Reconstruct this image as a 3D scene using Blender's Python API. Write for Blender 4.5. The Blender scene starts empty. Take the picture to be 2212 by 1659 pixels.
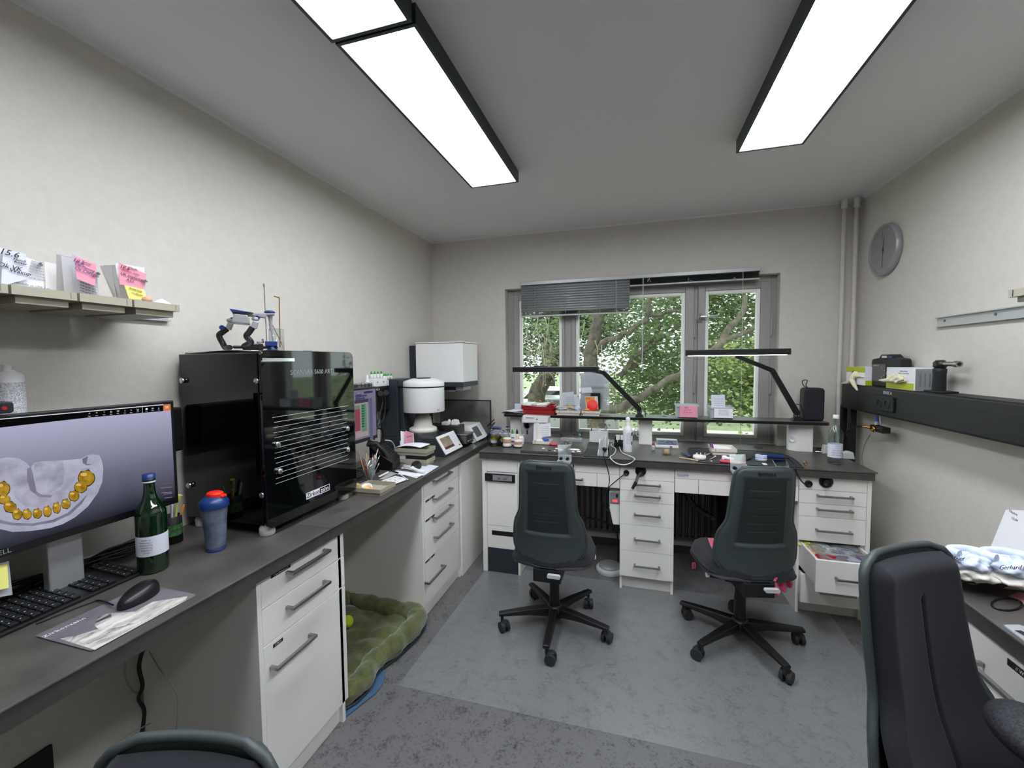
import bpy, bmesh, math, random
from mathutils import Vector, Matrix
PI = math.pi
random.seed(7)
SC = bpy.context.scene
COL = SC.collection

# ---------------------------------------------------------------- camera
F, YAW, PITCH, ROLL, EYE = 906.66, .2829, -.0531, -.0097, 1.55
FWD = Vector((-math.sin(YAW)*math.cos(PITCH), math.cos(YAW)*math.cos(PITCH), math.sin(PITCH)))
_r = Vector((math.cos(YAW), math.sin(YAW), 0)); _u = _r.cross(FWD)
RT = math.cos(ROLL)*_r + math.sin(ROLL)*_u
UP = -math.sin(ROLL)*_r + math.cos(ROLL)*_u
cam = bpy.data.cameras.new('camera'); camo = bpy.data.objects.new('camera', cam); COL.objects.link(camo)
cam.sensor_width = 36; cam.lens = F/2212*36; cam.clip_start = .02; cam.clip_end = 300
m = Matrix.Identity(4)
for i in range(3):
    m[i][0] = RT[i]; m[i][1] = UP[i]; m[i][2] = -FWD[i]
m[2][3] = EYE
camo.matrix_world = m
SC.camera = camo

def at(u, v, **k):
    """the world point that a spot measured in the photograph has on the plane x=, y= or z="""
    d = FWD + RT*((u-1106)/F) - UP*((v-829.5)/F)
    o = Vector((0, 0, EYE))
    for ax, i in (('x', 0), ('y', 1), ('z', 2)):
        if ax in k: return o + d*((k[ax]-o[i])/d[i])

# ---------------------------------------------------------------- world, exposure
W = bpy.data.worlds.new('world'); SC.world = W; W.use_nodes = True
nt = W.node_tree; nt.nodes.clear()
wo = nt.nodes.new('ShaderNodeOutputWorld'); bg = nt.nodes.new('ShaderNodeBackground')
tc = nt.nodes.new('ShaderNodeTexCoord'); sp = nt.nodes.new('ShaderNodeSeparateXYZ'); rp = nt.nodes.new('ShaderNodeValToRGB')
rp.color_ramp.elements[0].position = .45; rp.color_ramp.elements[0].color = (.80, .86, .90, 1)
rp.color_ramp.elements[1].position = .8; rp.color_ramp.elements[1].color = (.92, .97, 1, 1)
mp = nt.nodes.new('ShaderNodeMapRange'); mp.inputs['From Min'].default_value = -1
nt.links.new(tc.outputs['Generated'], sp.inputs[0]); nt.links.new(sp.outputs['Z'], mp.inputs['Value'])
nt.links.new(mp.outputs[0], rp.inputs[0]); nt.links.new(rp.outputs[0], bg.inputs[0]); nt.links.new(bg.outputs[0], wo.inputs[0])
bg.inputs[1].default_value = 3.6
fill_sun = bpy.data.lights.new('fill_sun', 'SUN'); fill_sun.energy = 1.2; fill_sun.angle = .35; fill_sun.color = (1, .97, .9)  # soft sun added to light the leaves towards the room; sky is overcast
suno = bpy.data.objects.new('fill_sun', fill_sun); COL.objects.link(suno); suno.rotation_euler = (math.radians(36), math.radians(-18), 0)
vs = SC.view_settings
vs.view_transform = 'Standard'; vs.look = 'None'; vs.gamma = 1; vs.exposure = 0.0
try: vs.use_curve_mapping = False
except Exception: pass
LAMP = 21.5      # brightness of the ceiling panels
SC.cycles.max_bounces = 8; SC.cycles.diffuse_bounces = 5; SC.cycles.glossy_bounces = 4
SC.cycles.transparent_max_bounces = 24; SC.cycles.transmission_bounces = 8
SC.cycles.caustics_reflective = False; SC.cycles.caustics_refractive = False
SC.cycles.sample_clamp_indirect = 6
try:
    SC.cycles.use_denoising = True; SC.cycles.denoiser = 'OPENIMAGEDENOISE'
except Exception: pass

# ---------------------------------------------------------------- materials
def hx(s):
    s = s.lstrip('#'); c = [int(s[i:i+2], 16)/255 for i in (0, 2, 4)]
    return tuple(x/12.92 if x <= .04045 else ((x+.055)/1.055)**2.4 for x in c) + (1,)
def _mix(nt, a, b, f):
    n = nt.nodes.new('ShaderNodeMix'); n.data_type = 'RGBA'
    n.inputs[6].default_value = a; n.inputs[7].default_value = b
    if isinstance(f, (int, float)): n.inputs[0].default_value = f
    else: nt.links.new(f, n.inputs[0])
    return n
def mat(name, col, rough=.5, metal=0, col2=None, scale=8, detail=4, bump=0, bscale=None, spec=.5, coat=0, emit=None, es=1, stretch=None, sheen=0, contrast=.5, alpha=None):
    m = bpy.data.materials.new(name); m.use_nodes = True; nt = m.node_tree; b = nt.nodes['Principled BSDF']
    c = hx(col); b.inputs['Base Color'].default_value = c; b.inputs['Roughness'].default_value = rough
    b.inputs['Metallic'].default_value = metal; b.inputs['Specular IOR Level'].default_value = spec
    b.inputs['Coat Weight'].default_value = coat; b.inputs['Sheen Weight'].default_value = sheen
    tc = None
    if col2 or bump:
        tc = nt.nodes.new('ShaderNodeTexCoord'); vec = tc.outputs['Object']
        if stretch:
            mpn = nt.nodes.new('ShaderNodeMapping'); mpn.inputs['Scale'].default_value = stretch
            nt.links.new(vec, mpn.inputs['Vector']); vec = mpn.outputs[0]
    if col2:
        n = nt.nodes.new('ShaderNodeTexNoise'); n.inputs['Scale'].default_value = scale; n.inputs['Detail'].default_value = detail
        n.inputs['Roughness'].default_value = .65
        nt.links.new(vec, n.inputs['Vector'])
        r = nt.nodes.new('ShaderNodeValToRGB'); r.color_ramp.elements[0].position = .5-contrast/2.5; r.color_ramp.elements[1].position = .5+contrast/2.5
        r.color_ramp.elements[0].color = c; r.color_ramp.elements[1].color = hx(col2)
        nt.links.new(n.outputs[0], r.inputs[0]); nt.links.new(r.outputs[0], b.inputs['Base Color'])
    if bump:
        n2 = nt.nodes.new('ShaderNodeTexNoise'); n2.inputs['Scale'].default_value = bscale or scale*6; n2.inputs['Detail'].default_value = 3
        nt.links.new(vec, n2.inputs['Vector'])
        bp = nt.nodes.new('ShaderNodeBump'); bp.inputs['Strength'].default_value = bump; bp.inputs['Distance'].default_value = .002
        nt.links.new(n2.outputs[0], bp.inputs['Height']); nt.links.new(bp.outputs[0], b.inputs['Normal'])
    if emit:
        b.inputs['Emission Color'].default_value = hx(emit); b.inputs['Emission Strength'].default_value = es
    return m
def glass(name, tint='F4F8F6', refl=.09, rough=.02, haze=0.0):
    m = bpy.data.materials.new(name); m.use_nodes = True; nt = m.node_tree; nt.nodes.clear()
    o = nt.nodes.new('ShaderNodeOutputMaterial'); t = nt.nodes.new('ShaderNodeBsdfTransparent'); g = nt.nodes.new('ShaderNodeBsdfGlossy')
    t.inputs[0].default_value = hx(tint); g.inputs['Roughness'].default_value = rough
    lw = nt.nodes.new('ShaderNodeLayerWeight'); lw.inputs[0].default_value = .35
    lw.inputs[0].default_value = .5; pw = nt.nodes.new('ShaderNodeMath'); pw.operation = 'POWER'; pw.inputs[1].default_value = 4
    mu = nt.nodes.new('ShaderNodeMath'); mu.operation = 'MULTIPLY_ADD'; mu.inputs[1].default_value = .8; mu.inputs[2].default_value = refl
    nt.links.new(lw.outputs['Facing'], pw.inputs[0]); nt.links.new(pw.outputs[0], mu.inputs[0])
    mx = nt.nodes.new('ShaderNodeMixShader'); nt.links.new(mu.outputs[0], mx.inputs[0]); nt.links.new(t.outputs[0], mx.inputs[1]); nt.links.new(g.outputs[0], mx.inputs[2])
    out = mx.outputs[0]
    if haze:
        d = nt.nodes.new('ShaderNodeBsdfDiffuse'); d.inputs[0].default_value = hx('E8ECEE'); m2 = nt.nodes.new('ShaderNodeMixShader'); m2.inputs[0].default_value = haze
        nt.links.new(out, m2.inputs[1]); nt.links.new(d.outputs[0], m2.inputs[2]); out = m2.outputs[0]
    nt.links.new(out, o.inputs[0]); return m
def emis(name, col, s):
    m = bpy.data.materials.new(name); m.use_nodes = True; nt = m.node_tree; nt.nodes.clear()
    o = nt.nodes.new('ShaderNodeOutputMaterial'); e = nt.nodes.new('ShaderNodeEmission'); e.inputs[0].default_value = hx(col); e.inputs[1].default_value = s
    nt.links.new(e.outputs[0], o.inputs[0]); return m
M = {}
M['wall'] = mat('wall_paint', 'CDC9C0', .85, bump=.35, bscale=160, col2='D3CFC6', scale=30)
M['ceil'] = mat('ceiling_paint', 'E6E5E8', .9, bump=.15, bscale=140)
M['white'] = mat('white_laminate', 'F1F0EA', .42, bump=.08, bscale=300)
M['edge'] = mat('laminate_edge', 'CFCEC0', .5)
M['inner'] = mat('drawer_interior', 'E9E9E6', .45)
M['black'] = mat('black_plastic', '0C0E10', .38)
M['blackm'] = mat('matt_black_plastic', '121517', .6, bump=.1, bscale=400)
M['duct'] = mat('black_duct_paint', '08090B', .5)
M['gloss'] = mat('gloss_black_acrylic', '020304', .04, spec=.6, coat=.3)
M['steel'] = mat('brushed_steel', 'A6A4A2', .32, metal=1, bump=.05, bscale=300, stretch=(1, 1, 30))
M['chrome'] = mat('chrome', 'DADCDE', .12, metal=1)
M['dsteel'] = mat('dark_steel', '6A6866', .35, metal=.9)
M['shell'] = mat('grey_green_chair_shell', '3D4646', .48, bump=.08, bscale=500)
M['panel'] = mat('chair_back_panel', '23292A', .6, bump=.1, bscale=500)
M['fabric'] = mat('charcoal_fabric', '202229', .92, bump=.6, bscale=700, sheen=.08)
M['base'] = mat('chair_base_plastic', '0E1012', .42)
M['tyre'] = mat('caster_rubber', '232627', .6)
M['grey'] = mat('window_grey_paint', '9A9894', .42)
M['bead'] = mat('white_glazing_bead', 'F2F2EE', .4)
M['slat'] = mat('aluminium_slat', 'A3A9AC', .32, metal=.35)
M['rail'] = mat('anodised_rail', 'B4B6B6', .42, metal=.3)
M['darkslat'] = mat('dark_stacked_slat', '30383C', .4, metal=.3)
M['paper'] = mat('white_paper', 'ECECF0', .8)
M['bluepaper'] = mat('bluish_paper', 'D9DCE8', .8)
M['pink'] = mat('pink_sticky_paper', 'E79AAE', .8)
M['hotpink'] = mat('pink_cloth', 'E0557C', .95, bump=.8, bscale=260, sheen=.3)
M['yellow'] = mat('yellow_sticky_paper', 'E6E27C', .8)
M['ink'] = mat('black_ink', '17171B', .7)
M['inkg'] = mat('grey_print', '77777F', .7)
M['ivory'] = mat('ivory_plastic_tray', 'C9C2AE', .45)
M['cream'] = mat('cream_plastic_tray', 'E6DDCF', .45)
M['beige'] = mat('taupe_plastic_tray', 'A8A390', .5)
M['rosy'] = mat('rosy_cream_tray', 'D9C7BB', .45)
M['red'] = mat('red_plastic', 'A3121F', .35)
M['redb'] = mat('bright_red_plastic', 'F0301A', .4)
M['blue'] = mat('blue_plastic', '17336F', .35)
M['bblue'] = mat('bright_blue_plastic', '2B5FC4', .4)
M['lblue'] = mat('pale_blue_stone', 'BCCBE8', .6, col2='E6EDF8', scale=30)
M['green'] = mat('green_cap', '2E9B34', .4)
M['lime'] = mat('lime_print', 'B5BE1E', .5)
M['wplast'] = mat('white_plastic', 'ECECEA', .35)
M['putty'] = mat('putty_grey_plastic', 'C9CBCB', .4)
M['gmetal'] = mat('grey_painted_metal', '9FA0A3', .4, metal=.3)
M['navy'] = mat('dark_blue_grey_casing', '2B333A', .45)
M['stone'] = mat('yellow_dental_stone', 'E0B25F', .7, col2='EFCB83', scale=20)
M['plaster'] = mat('white_plaster', 'EFEBE2', .8)
M['gum'] = mat('pink_orange_plaster', 'BE8A6C', .7, col2='E0BC9F', scale=40)
M['gold'] = mat('brass', 'B98B4A', .25, metal=1)
M['wood'] = mat('pale_wood', 'D8C593', .6)
M['latex'] = mat('cream_latex', 'E6DEC0', .55, bump=.3, bscale=60)
M['orange'] = mat('orange_sleeve', 'F3A548', .6)
M['purple'] = mat('purple_plastic', '6B3A6E', .5)
M['teal'] = mat('teal_print', '6CBFB6', .6)
M['wire'] = mat('black_cable', '0B0C0D', .45)
M['wwire'] = mat('white_cable', 'E4E4DE', .5)
M['wwire2'] = mat('grey_cable', '9A9A92', .5)
M['silver'] = mat('silver_plastic', 'A9ABAE', .35, metal=.5)
M['glass'] = glass('window_glass', 'F2F7F4', .02)
M['clear'] = glass('clear_plastic', 'EEF2F2', .08, .08, haze=.06)
M['clearw'] = glass('milky_clear_plastic', 'E8ECEE', .08, .15, haze=.35)
M['gclear'] = glass('clear_bottle_glass', 'DDE6E2', .10, .02)
M['bgreen'] = mat('dark_green_bottle_glass', '04200A', .05, spec=.8, coat=.6)
M['shaker'] = mat('blue_grey_shaker_plastic', '35485F', .3, col2='7F8797', scale=14)
M['lampw'] = emis('lit_panel', 'F2F6FF', LAMP)
M['led'] = emis('bench_lamp_light', 'F4F8FF', 14)
M['terry'] = mat('green_plush', '434A24', 1, col2='6A7140', scale=22, bump=1, bscale=120, sheen=.5)
M['denim'] = mat('blue_quilt_fabric', '3E5E7C', .9, bump=.4, bscale=200)
M['tennis'] = mat('yellow_green_felt', 'C6D92A', .95, bump=.6, bscale=300)
M['rubber'] = mat('black_rubber_mat', '17191B', .55, col2='25272A', scale=20, bump=.2, bscale=200)

def floor_mat():
    m = bpy.data.materials.new('concrete_look_vinyl'); m.use_nodes = True; nt = m.node_tree; b = nt.nodes['Principled BSDF']
    tc = nt.nodes.new('ShaderNodeTexCoord')
    n1 = nt.nodes.new('ShaderNodeTexNoise'); n1.inputs['Scale'].default_value = 13; n1.inputs['Detail'].default_value = 9; n1.inputs['Roughness'].default_value = .72
    n2 = nt.nodes.new('ShaderNodeTexNoise'); n2.inputs['Scale'].default_value = 85; n2.inputs['Detail'].default_value = 6; n2.inputs['Roughness'].default_value = .7
    for n in (n1, n2): nt.links.new(tc.outputs['Object'], n.inputs['Vector'])
    ad = nt.nodes.new('ShaderNodeMath'); ad.operation = 'ADD'; nt.links.new(n1.outputs[0], ad.inputs[0]); nt.links.new(n2.outputs[0], ad.inputs[1])
    r = nt.nodes.new('ShaderNodeValToRGB'); r.color_ramp.elements[0].position = .72; r.color_ramp.elements[1].position = 1.32
    r.color_ramp.elements[0].color = hx('2F3031'); r.color_ramp.elements[1].color = hx('6C6C6B')
    nt.links.new(ad.outputs[0], r.inputs[0]); nt.links.new(r.outputs[0], b.inputs['Base Color'])
    b.inputs['Roughness'].default_value = .42; b.inputs['Specular IOR Level'].default_value = .4
    bp = nt.nodes.new('ShaderNodeBump'); bp.inputs['Strength'].default_value = .15; bp.inputs['Distance'].default_value = .001
    nt.links.new(n2.outputs[0], bp.inputs['Height']); nt.links.new(bp.outputs[0], b.inputs['Normal'])
    return m
M['floor'] = floor_mat()
M['top'] = mat('dark_concrete_worktop', '3B3936', .36, col2='605C57', scale=7, detail=9, bump=.06, bscale=60, contrast=.6)
M['topedge'] = mat('worktop_edge_band', '3D3C39', .45, col2='4A4845', scale=20)
M['topline'] = mat('black_edge_line', '0B0B0B', .4)

# ---------------------------------------------------------------- mesh builder
class MB:
    def __init__(s): s.v = []; s.f = []; s.sm = []
    def add(s, vs, fs, smooth=False):
        o = len(s.v); s.v += [Vector(p) for p in vs]; s.f += [tuple(i+o for i in f) for f in fs]; s.sm += [smooth]*len(fs); return s
    def box(s, a, b, rz=0, c=None, M4=None):
        x0, y0, z0 = a; x1, y1, z1 = b
        P = [Vector((x, y, z)) for z in (z0, z1) for y in (y0, y1) for x in (x0, x1)]
        if rz:
            c = Vector(c) if c else Vector(((x0+x1)/2, (y0+y1)/2, 0)); R = Matrix.Rotation(rz, 3, 'Z')
            P = [R @ (p-c) + c for p in P]
        if M4: P = [M4 @ p for p in P]
        return s.add(P, [(0, 2, 3, 1), (4, 5, 7, 6), (0, 1, 5, 4), (2, 6, 7, 3), (0, 4, 6, 2), (1, 3, 7, 5)])
    def cyl(s, p0, p1, r0, r1=None, n=20, caps=True):
        r1 = r0 if r1 is None else r1
        p0 = Vector(p0); p1 = Vector(p1); d = (p1-p0).normalized()
        a = d.orthogonal().normalized(); b = d.cross(a)
        vs = [p0 + (a*math.cos(t)+b*math.sin(t))*r0 for t in [2*PI*i/n for i in range(n)]] + [p1 + (a*math.cos(t)+b*math.sin(t))*r1 for t in [2*PI*i/n for i in range(n)]]
        s.add(vs, [(i, (i+1) % n, n+(i+1) % n, n+i) for i in range(n)], True)
        if caps:
            s.add(vs[:n], [tuple(range(n))[::-1]]); s.add(vs[n:], [tuple(range(n))])
        return s
    def tube(s, pts, r, n=8, closed=False):
        pts = [Vector(p) for p in pts]; k = len(pts); rs = r if isinstance(r, (list, tuple)) else [r]*k
        vs = []; prev = None
        for i, p in enumerate(pts):
            d = (pts[min(i+1, k-1)]-pts[max(i-1, 0)])
            if closed: d = pts[(i+1) % k]-pts[i-1]
            d = d.normalized() if d.length > 1e-9 else Vector((0, 0, 1))
            a = d.orthogonal().normalized() if prev is None else (prev - d*prev.dot(d)).normalized()
            prev = a; b = d.cross(a)
            vs += [p + (a*math.cos(2*PI*j/n)+b*math.sin(2*PI*j/n))*rs[i] for j in range(n)]
        fs = []
        for i in range(k if closed else k-1):
            i2 = (i+1) % k
            fs += [(i*n+j, i*n+(j+1) % n, i2*n+(j+1) % n, i2*n+j) for j in range(n)]
        s.add(vs, fs, True)
        if not closed:
            s.add(vs[:n], [tuple(range(n))[::-1]]); s.add(vs[-n:], [tuple(range(n))])
        return s
    def lathe(s, prof, c=(0, 0, 0), n=28, sx=1, sy=1, smooth=True, M3=None):
        c = Vector(c); vs = []
        for r, z in prof:
            for j in range(n):
                p = Vector((r*sx*math.cos(2*PI*j/n), r*sy*math.sin(2*PI*j/n), z))
                if M3: p = M3 @ p
                vs.append(c+p)
        k = len(prof)
        fs = [(i*n+j, i*n+(j+1) % n, (i+1)*n+(j+1) % n, (i+1)*n+j) for i in range(k-1) for j in range(n)]
        s.add(vs, fs, smooth)
        if prof[0][0] > 1e-6: s.add(vs[:n], [tuple(range(n))[::-1]])
        if prof[-1][0] > 1e-6: s.add(vs[-n:], [tuple(range(n))])
        return s
    def prism(s, poly, a, b, axis='z', M4=None):
        def P(p, h):
            q = {'z': (p[0], p[1], h), 'y': (p[0], h, p[1]), 'x': (h, p[0], p[1])}[axis]
            q = Vector(q); return M4 @ q if M4 else q
        n = len(poly)
        vs = [P(p, a) for p in poly]+[P(p, b) for p in poly]
        return s.add(vs, [tuple(range(n))[::-1], tuple(range(n, 2*n))]+[(i, (i+1) % n, n+(i+1) % n, n+i) for i in range(n)])
    def sph(s, c, r, n=14, sc=(1, 1, 1), R=None):
        prof = [(math.sin(PI*i/(n//2+2))*r, -math.cos(PI*i/(n//2+2))*r) for i in range(n//2+3)]
        c = Vector(c); vs = []
        for rr, z in prof:
            for j in range(n):
                p = Vector((rr*math.cos(2*PI*j/n)*sc[0], rr*math.sin(2*PI*j/n)*sc[1], z*sc[2]))
                if R: p = R @ p
                vs.append(c+p)
        k = len(prof)
        return s.add(vs, [(i*n+j, i*n+(j+1) % n, (i+1)*n+(j+1) % n, (i+1)*n+j) for i in range(k-1) for j in range(n)], True)
    def grid(s, fn, nu, nv, closeu=False, smooth=True):
        vs = [fn(i/nu, j/nv) for j in range(nv+1) for i in range(nu+1)]
        w = nu+1
        return s.add(vs, [(j*w+i, j*w+i+1, (j+1)*w+i+1, (j+1)*w+i) for j in range(nv) for i in range(nu)], smooth)
    def hbox(s, x0, y0, x1, y1, z0, z1, t, fl=None, taper=0):
        """open tray: four walls and a floor"""
        fl = fl or t
        s.box((x0, y0, z0), (x1, y1, z0+fl)); s.box((x0, y0, z0+fl), (x0+t, y1, z1)); s.box((x1-t, y0, z0+fl), (x1, y1, z1))
        s.box((x0+t, y0, z0+fl), (x1-t, y0+t, z1)); s.box((x0+t, y1-t, z0+fl), (x1-t, y1, z1)); return s
ORG = {}
def _mesh(name, mb, mt, org, rot=None):
    me = bpy.data.meshes.new(name)
    vs = [v-org for v in mb.v]
    if rot: vs = [rot @ v for v in vs]
    me.from_pydata([tuple(v) for v in vs], [], mb.f)
    me.polygons.foreach_set('use_smooth', mb.sm)
    bm = bmesh.new(); bm.from_mesh(me); bmesh.ops.recalc_face_normals(bm, faces=bm.faces[:])
    bm.to_mesh(me); bm.free()
    me.materials.append(M[mt] if isinstance(mt, str) else mt)
    return me
def obj(name, mb, mt, parent=None, bev=0, seg=2, label=None, kind=None, sub=0, thick=0):
    if parent is None:
        xs = [v.x for v in mb.v]; ys = [v.y for v in mb.v]; zs = [v.z for v in mb.v]
        org = Vector(((min(xs)+max(xs))/2, (min(ys)+max(ys))/2, min(zs)))
        me = _mesh(name, mb, mt, org); o = bpy.data.objects.new(name, me); o.location = org; ORG[o.name] = org
    else:
        org = ORG[parent.name]; me = _mesh(name, mb, mt, org); o = bpy.data.objects.new(name, me); o.parent = parent; 
    COL.objects.link(o)
    if parent is not None: ORG[o.name] = ORG[parent.name]
    else: ORG[o.name] = org
    if thick:
        md = o.modifiers.new('Solid', 'SOLIDIFY'); md.thickness = thick; md.offset = 0
    if sub:
        md = o.modifiers.new('Sub', 'SUBSURF'); md.levels = sub; md.render_levels = sub
    if bev:
        md = o.modifiers.new('Bevel', 'BEVEL'); md.width = bev; md.segments = seg; md.limit_method = 'ANGLE'; md.angle_limit = math.radians(40)
    if label: o['label'] = label
    if kind: o['kind'] = kind
    return o
def thing(name, label, cat, loc, group=None):
    o = bpy.data.objects.new(name, None); COL.objects.link(o); o.location = loc; o.empty_display_size = .05
    ORG[o.name] = Vector(loc); o['label'] = label; o['category'] = cat
    if group: o['group'] = group
    return o
def tag(o, label, cat, group=None):
    o['label'] = label; o['category'] = cat
    if group: o['group'] = group
    return o
def struct(name, mb, mt, parent=None, **k):
    o = obj(name, mb, mt, parent, **k)
    if parent is None: o['kind'] = 'structure'
    return o
def sempty(name, loc):
    o = bpy.data.objects.new(name, None); COL.objects.link(o); o.location = loc; ORG[o.name] = Vector(loc); o['kind'] = 'structure'; return o
def kids(o): return [c for c in COL.objects if c.parent == o]
def copy_tree(o, par=None, loc=None, rz=None, label=None, group=None):
    c = o.copy(); COL.objects.link(c); c.parent = par; ORG[c.name] = Vector((0, 0, 0)) if par else Vector(loc or o.location)
    if loc is not None: c.location = loc
    if rz is not None: c.rotation_euler = (0, 0, rz)
    if label: c['label'] = label
    if group: c['group'] = group
    for ch in list(o.children): copy_tree(ch, c)
    return c
def wire(pts, r, n=8, sm=6):
    """smooth tube through the points"""
    P = [Vector(p) for p in pts]; out = []
    for i in range(len(P)-1):
        p0 = P[max(i-1, 0)]; p1 = P[i]; p2 = P[i+1]; p3 = P[min(i+2, len(P)-1)]
        for k in range(sm):
            t = k/sm
            out.append(.5*((2*p1)+(-p0+p2)*t+(2*p0-5*p1+4*p2-p3)*t*t+(-p0+3*p1-3*p2+p3)*t**3))
    out.append(P[-1]); return MB().tube(out, r, n)
def textmesh(txt, size, M4, depth=.0006, align='CENTER', shear=0, space=1, bold=0):
    cu = bpy.data.curves.new('lettering', 'FONT'); cu.body = txt; cu.size = size; cu.align_x = align; cu.align_y = 'CENTER'
    cu.extrude = depth; cu.shear = shear; cu.space_character = space; cu.offset = bold; cu.resolution_u = 2
    t = bpy.data.objects.new('tmp', cu); COL.objects.link(t)
    dg = bpy.context.evaluated_depsgraph_get(); me = bpy.data.meshes.new_from_object(t.evaluated_get(dg))
    mb = MB(); mb.v = [M4 @ v.co for v in me.vertices]; mb.f = [tuple(p.vertices) for p in me.polygons]; mb.sm = [False]*len(mb.f)
    bpy.data.objects.remove(t); bpy.data.curves.remove(cu); bpy.data.meshes.remove(me)
    return mb
def text(txt, size, org, right, up, mt, parent, name='lettering', **k):
    """lettering laid on a surface: org its centre, right and up the directions of the writing"""
    R = Vector(right).normalized(); U = Vector(up); U = (U-R*U.dot(R)).normalized(); N = R.cross(U)
    m = Matrix(((R.x, U.x, N.x, org[0]), (R.y, U.y, N.y, org[1]), (R.z, U.z, N.z, org[2]), (0, 0, 0, 1)))
    return obj(name, textmesh(txt, size, m, **k), mt, parent)
def rrect(x0, y0, x1, y1, r, n=5):
    out = []
    for cx, cy, a0 in ((x1-r, y0+r, -90), (x1-r, y1-r, 0), (x0+r, y1-r, 90), (x0+r, y0+r, 180)):
        for i in range(n+1):
            a = math.radians(a0+90*i/n); out.append((cx+r*math.cos(a), cy+r*math.sin(a)))
    return out
def quad(a, b, c, d, t=.0006):
    """thin sheet with four corners"""
    a, b, c, d = map(Vector, (a, b, c, d)); n = (b-a).cross(d-a).normalized()*t
    return MB().add([a, b, c, d, a+n, b+n, c+n, d+n], [(3, 2, 1, 0), (4, 5, 6, 7), (0, 1, 5, 4), (1, 2, 6, 5), (2, 3, 7, 6), (3, 0, 4, 7)])

# ---------------------------------------------------------------- room shell
XL, XR, YB, YF, ZC = -1.787, 1.51, 3.55, -2.2, 2.647
struct('floor', MB().box((XL-.1, YF-.1, -.08), (XR+.1, YB+.1, 0)), 'floor')
struct('ceiling', MB().box((XL-.1, YF-.1, ZC), (XR+.1, YB+.1, ZC+.1)), 'ceil')
struct('wall_left', MB().box((XL-.1, YF-.1, 0), (XL, YB+.1, ZC)), 'wall')
struct('wall_right', MB().box((XR, YF-.1, 0), (XR+.1, YB+.1, ZC)), 'wall')
struct('wall_front', MB().box((XL, YF-.1, 0), (XR, YF, ZC)), 'wall')
WX0, WX1, WZ0, WZ1, WY = -1.088, 1.031, .872, 2.183, 3.62
struct('wall_back', MB().box((XL, YB, 0), (WX0, YB+.3, ZC)).box((WX1, YB, 0), (XR, YB+.3, ZC)).box((WX0, YB, 0), (WX1, YB+.3, WZ0)).box((WX0, YB, WZ1), (WX1, YB+.3, ZC)), 'wall')
# plaster cove bead along the ceiling
struct('trim_1', MB().box((XL, YF, ZC-.012), (XL+.012, YB, ZC)), 'ceil'); struct('trim_2', MB().box((XL+.012, YB-.012, ZC-.012), (XR, YB, ZC)), 'ceil')
struct('trim_3', MB().box((XR-.012, YF, ZC-.012), (XR, YB-.012, ZC)), 'ceil')
struct('baseboard_left', MB().box((XL, YF, 0), (XL+.012, 1.0, .06)).box((XL, 1.53, 0), (XL+.012, 2.17, .06)), 'topedge')
struct('baseboard_right', MB().box((XR-.012, YF, 0), (XR, YB, .06)), 'topedge')
struct('baseboard_back', MB().box((XL+.02, YB-.012, 0), (XR-.02, YB, .06)), 'topedge')

# window: frame, three sashes, beads, panes, hinges, handle
win = sempty('window_1', ((WX0+WX1)/2, WY, WZ0))
y0, y1 = WY, WY+.07
X = lambda u, v=800: at(u, v, y=WY).x
fx = [WX0, X(1110.5), X(1219), X(1236), X(1498), X(1506), X(1662), WX1]
obj('frame', MB().box((WX0, y0+.012, WZ0), (fx[1], y1, WZ1)).box((fx[6], y0+.012, WZ0), (WX1, y1, WZ1)).box((fx[1], y0+.012, WZ0), (fx[6], y1, .902)).box((fx[1], y0+.012, 2.135), (fx[6], y1, WZ1))
    .box((fx[2], y0+.012, .902), (fx[3], y1, 2.135)).box((fx[4], y0+.012, .902), (fx[5], y1, 2.135)), 'grey', win, bev=.003)
sash = [(fx[1], fx[2]+.004, X(1122), X(1214.5)), (fx[3]-.004, fx[4], X(1244), X(1479)), (fx[5], fx[6], X(1521.5), X(1640))]
gz0, gz1 = .935, 2.088
for a, b, c, d in sash:
    obj('sash', MB().box((a, y0-.004, .900), (c, y0+.06, 2.137)).box((d, y0-.004, .900), (b, y0+.06, 2.137)).box((c, y0-.004, .900), (d, y0+.06, gz0)).box((c, y0-.004, gz1), (d, y0+.06, 2.137)), 'grey', win, bev=.004)
    w = .026
    obj('glazing_bead', MB().box((c, y0+.004, gz0), (c+w, y0+.05, gz1)).box((d-w, y0+.004, gz0), (d, y0+.05, gz1)).box((c+w, y0+.004, gz0), (d-w, y0+.05, gz0+w+.004)).box((c+w, y0+.004, gz1-w), (d-w, y0+.05, gz1)), 'bead', win, bev=.006)
    obj('pane', MB().box((c+w, y0+.03, gz0+w), (d-w, y0+.034, gz1-w)), 'glass', win)
for hxx in (fx[1]-.006, fx[4]+.004, fx[6]+.004):
    for zz in (1.80, 1.36, .98): obj('hinge', MB().cyl((hxx, y0-.008, zz-.075), (hxx, y0-.008, zz+.075), .008, n=12), 'grey', win)
hp = at(1512, 685, y=WY-.01)
obj('handle', MB().prism(rrect(hp.x-.016, hp.z-.045, hp.x+.016, hp.z+.03, .015), WY-.014, WY-.002, 'y').cyl((hp.x, WY-.05, hp.z), (hp.x, WY-.01, hp.z), .01).cyl((hp.x, WY-.05, hp.z), (hp.x+.125, WY-.05, hp.z-.003), .0095), 'chrome', win, bev=.002)
struct('trim_4', MB().box((WX0, YB+.04, .885), (WX1, WY+.01, .901)), 'bead')

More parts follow.
